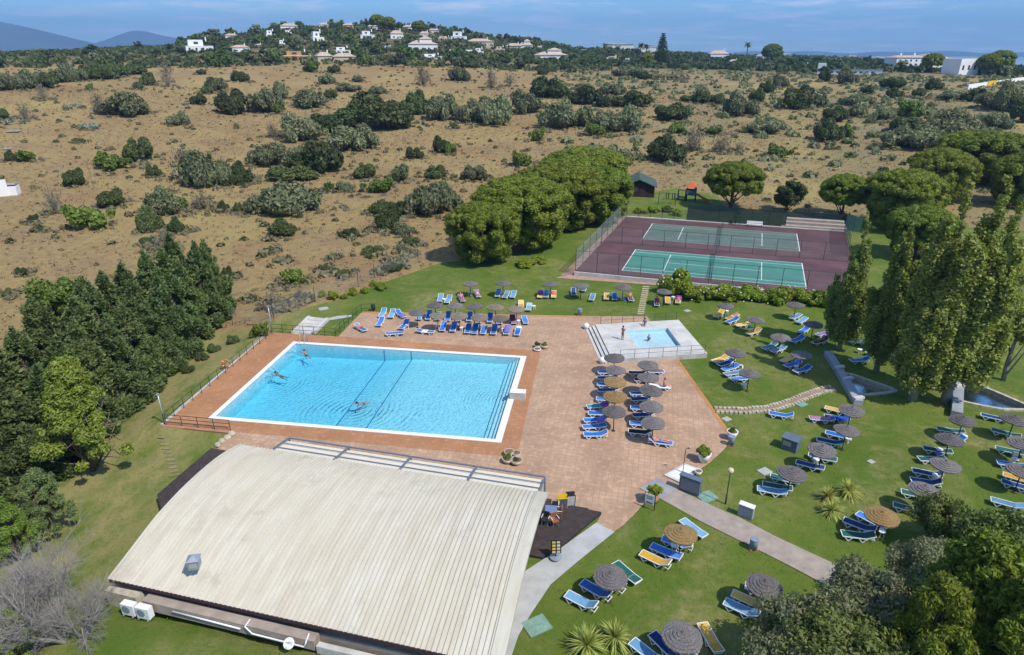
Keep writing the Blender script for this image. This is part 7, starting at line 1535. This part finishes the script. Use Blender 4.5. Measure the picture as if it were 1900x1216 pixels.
# wood and scrub on the plain that reads as one mass
def scatter(name, n, samp, size, leaf, per, seed, flat_=.7, elong=1.4):
    rg = rng(seed); V, Q, o = [], [], 0; P = samp(n, rg)
    z = hgt(P[:, 0], P[:, 1]); s = size(P, rg)
    d = unit(len(P)*per, rg).reshape(len(P), per, 3); d[..., 2] = np.abs(d[..., 2])*flat_; c = np.stack([P[:, 0], P[:, 1], z], 1)[:, None] + d*s[:, None, None]; m = len(P)*per; c = c.reshape(-1, 3); ss = np.repeat(s, per)[:, None]*.42*rg.uniform(.6, 1.3, m)[:, None]
    nn = d.reshape(-1, 3) + .5*rg.normal(size=(m, 3)); nn /= np.linalg.norm(nn, axis=1)[:, None]; t = np.cross(nn, unit(m, rg)); t /= np.linalg.norm(t, axis=1)[:, None]+1e-9; b = np.cross(nn, t)
    V = np.stack([c-t*ss*elong, c-b*ss, c+t*ss*elong, c+b*ss], 1).reshape(-1, 3); ob = stuff(link(np_mesh(name, V, np.arange(4*m).reshape(m, 4), leaf), name)); return ob
def fan(a0, a1, r0, r1):
    def f(n, rg): a = np.radians(rg.uniform(a0, a1, n)); r = np.sqrt(rg.uniform(r0**2, r1**2, n)); return np.stack([r*np.sin(a), r*np.cos(a)], 1)
    return f
def offlawn(f):
    def g(n, rg): P = f(n, rg); return P[~in_poly(P, LAWN)]
    return g
o = scatter('distant_woodland', 5200, fan(-2, 46, 740, 2300), lambda P, rg: rg.uniform(2.2, 5.0, len(P)), 'leaf_far', 16, 301); tag(o, 'dark woodland spread over the distant plain', 'woodland')
o = scatter('belt_woodland', 1700, fan(1, 46, 480, 760), lambda P, rg: rg.uniform(1.4, 4.4, len(P)), 'leaf_far', 40, 307); tag(o, 'dark tree belt closing off the right field', 'woodland')
o = scatter('hillside_scrub', 4200, fan(-44, 8, 430, 780), lambda P, rg: rg.uniform(1.0, 3.2, len(P)), 'leaf_far', 14, 302); tag(o, 'low dark scrub between the trees of the villa hill', 'scrub')
o = scatter('field_scrub', 1700, offlawn(fan(-46, 46, 95, 440)), lambda P, rg: rg.uniform(.22, .85, len(P)), 'tuft_green', 22, 303); tag(o, 'small dark scrub dotted over the dry field', 'scrub')
o = scatter('right_scrub', 1100, offlawn(fan(4, 46, 170, 470)), lambda P, rg: rg.uniform(.6, 1.9, len(P)), 'leaf_olive', 22, 305); tag(o, 'low grey-green scrub thickening over the right field', 'scrub')
o = scatter('dry_grass', 30000, offlawn(fan(-48, 48, 70, 330)), lambda P, rg: rg.uniform(.14, .42, len(P)), 'tuft_dry', 5, 304, .8, 1.0); tag(o, 'dry straw-coloured grass covering the field', 'dry grass')
o = scatter('reed_bed', 500, lambda n, rg: np.stack([np.interp(rg.random(n), [0, 1], [GT(1215, 148).x, GT(1280, 148).x]), GT(1247, 148).y + rg.uniform(0, 14, n)], 1), lambda P, rg: rg.uniform(.9, 1.5, len(P)), 'leaf_dry', 14, 306, 1.6, 1.8); tag(o, 'pale dry reed bed at the far side of the right field', 'reeds')

SKP = [(o.location.x, o.location.y, o.scale[0]) for o in PEND if o.get('group') == 'shrubs of the dry field']
def skirts(n, rg):
    a = rg.integers(0, len(SKP), n); P = np.array(SKP)[a]; t = rg.uniform(0, 6.283, n); r = P[:, 2]*rg.uniform(.65, 1.7, n); return np.stack([P[:, 0]+r*np.cos(t), P[:, 1]+r*np.sin(t)], 1)
o = scatter('shrub_undergrowth', 3400, offlawn(skirts), lambda P, rg: rg.uniform(.18, .8, len(P)), 'leaf_dry', 16, 308, .7, 1.7); tag(o, 'straggly undergrowth around the field shrubs', 'undergrowth')
PATHS = [TERR, SLAB, SPLP, POND1, POND2, P2([(1107, 970), (1140, 988), (1075, 1040), (1022, 1085), (985, 1140), (945, 1230), (860, 1300), (930, 1150), (1000, 1020)]), P2([(1187, 907), (1218, 887), (1346, 950), (1443, 998), (1605, 1076), (1700, 1130), (1950, 1290), (1850, 1330), (1600, 1132), (1464, 1050), (1300, 968)]), P2([(1185, 525), (1208, 525), (1198, 590), (1178, 590)]), P2([(1030, 518), (1066, 500), (1540, 540), (1530, 556)])]
def onlawn(n, rg):
    P = fan(-46, 46, 22, 88)(n, rg); k = in_poly(P, LAWN)
    for pl in PATHS: k &= ~in_poly(P, pl)
    return P[k]
leafmat('grass_blade', (0.085, 0.130, 0.016), (0.205, 0.225, 0.050), 0.0, 0.2, gain=1.0)
o = scatter('lawn_grass', 60000, onlawn, lambda P, rg: rg.uniform(.02, .05, len(P)), 'grass_blade', 4, 309, .8, 1.3); tag(o, 'short uneven grass blades of the lawns', 'grass')

# ------------------------------------------------------------------ the air
hz = bpy.data.materials.new('haze_air'); hz.use_nodes = True; hz.node_tree.nodes.clear()
pv_ = hz.node_tree.nodes.new('ShaderNodeVolumePrincipled'); pv_.inputs['Density'].default_value = 1.35e-4; pv_.inputs['Color'].default_value = (0.32, 0.60, 1.0, 1); pv_.inputs['Anisotropy'].default_value = 0.1
ho_ = hz.node_tree.nodes.new('ShaderNodeOutputMaterial'); hz.node_tree.links.new(pv_.outputs[0], ho_.inputs['Volume']); MATS['haze_air'] = hz
stuff(MB().box((0, 0, 310), (31000, 31000, 700)).build('haze', 'haze_air'))

# ------------------------------------------------------------------ telling look-alikes apart
bpy.context.view_layer.update()
ORD = ['leftmost', 'second from the left', 'third from the left', 'fourth from the left', 'fifth from the left', 'sixth from the left', 'seventh from the left', 'eighth from the left', 'ninth from the left', 'tenth from the left', 'eleventh from the left', 'twelfth from the left', 'thirteenth from the left', 'fourteenth from the left']
by = {}
for o in PEND: by.setdefault(o['label'], []).append(o)
for lb, os_ in by.items():
    n = len(os_)
    if n == 1 or n > 26: continue
    us = sorted(os_, key=lambda o: PJ(o.location)[0]); vs = [PJ(o.location)[1] for o in us]; spread_u = PJ(us[-1].location)[0] - PJ(us[0].location)[0]; col = max(vs) - min(vs) > spread_u
    if col: us = sorted(os_, key=lambda o: PJ(o.location)[1])
    for i, o in enumerate(us):
        if n == 2: w = ('the far one', 'the near one')[i] if col else ('the left one', 'the right one')[i]
        elif col: w = 'farthest' if i == 0 else ('nearest' if i == n-1 else (ORD[i].replace('from the left', 'from the far end') if i < 14 else f'number {i+1} from the far end'))
        else: w = 'rightmost' if i == n-1 else (ORD[i] if i < (n+1)//2 or i < 3 else ORD[n-1-i].replace('from the left', 'from the right')) if min(i, n-1-i) < 14 else ORD[0]
        o['label'] = lb + ', ' + w
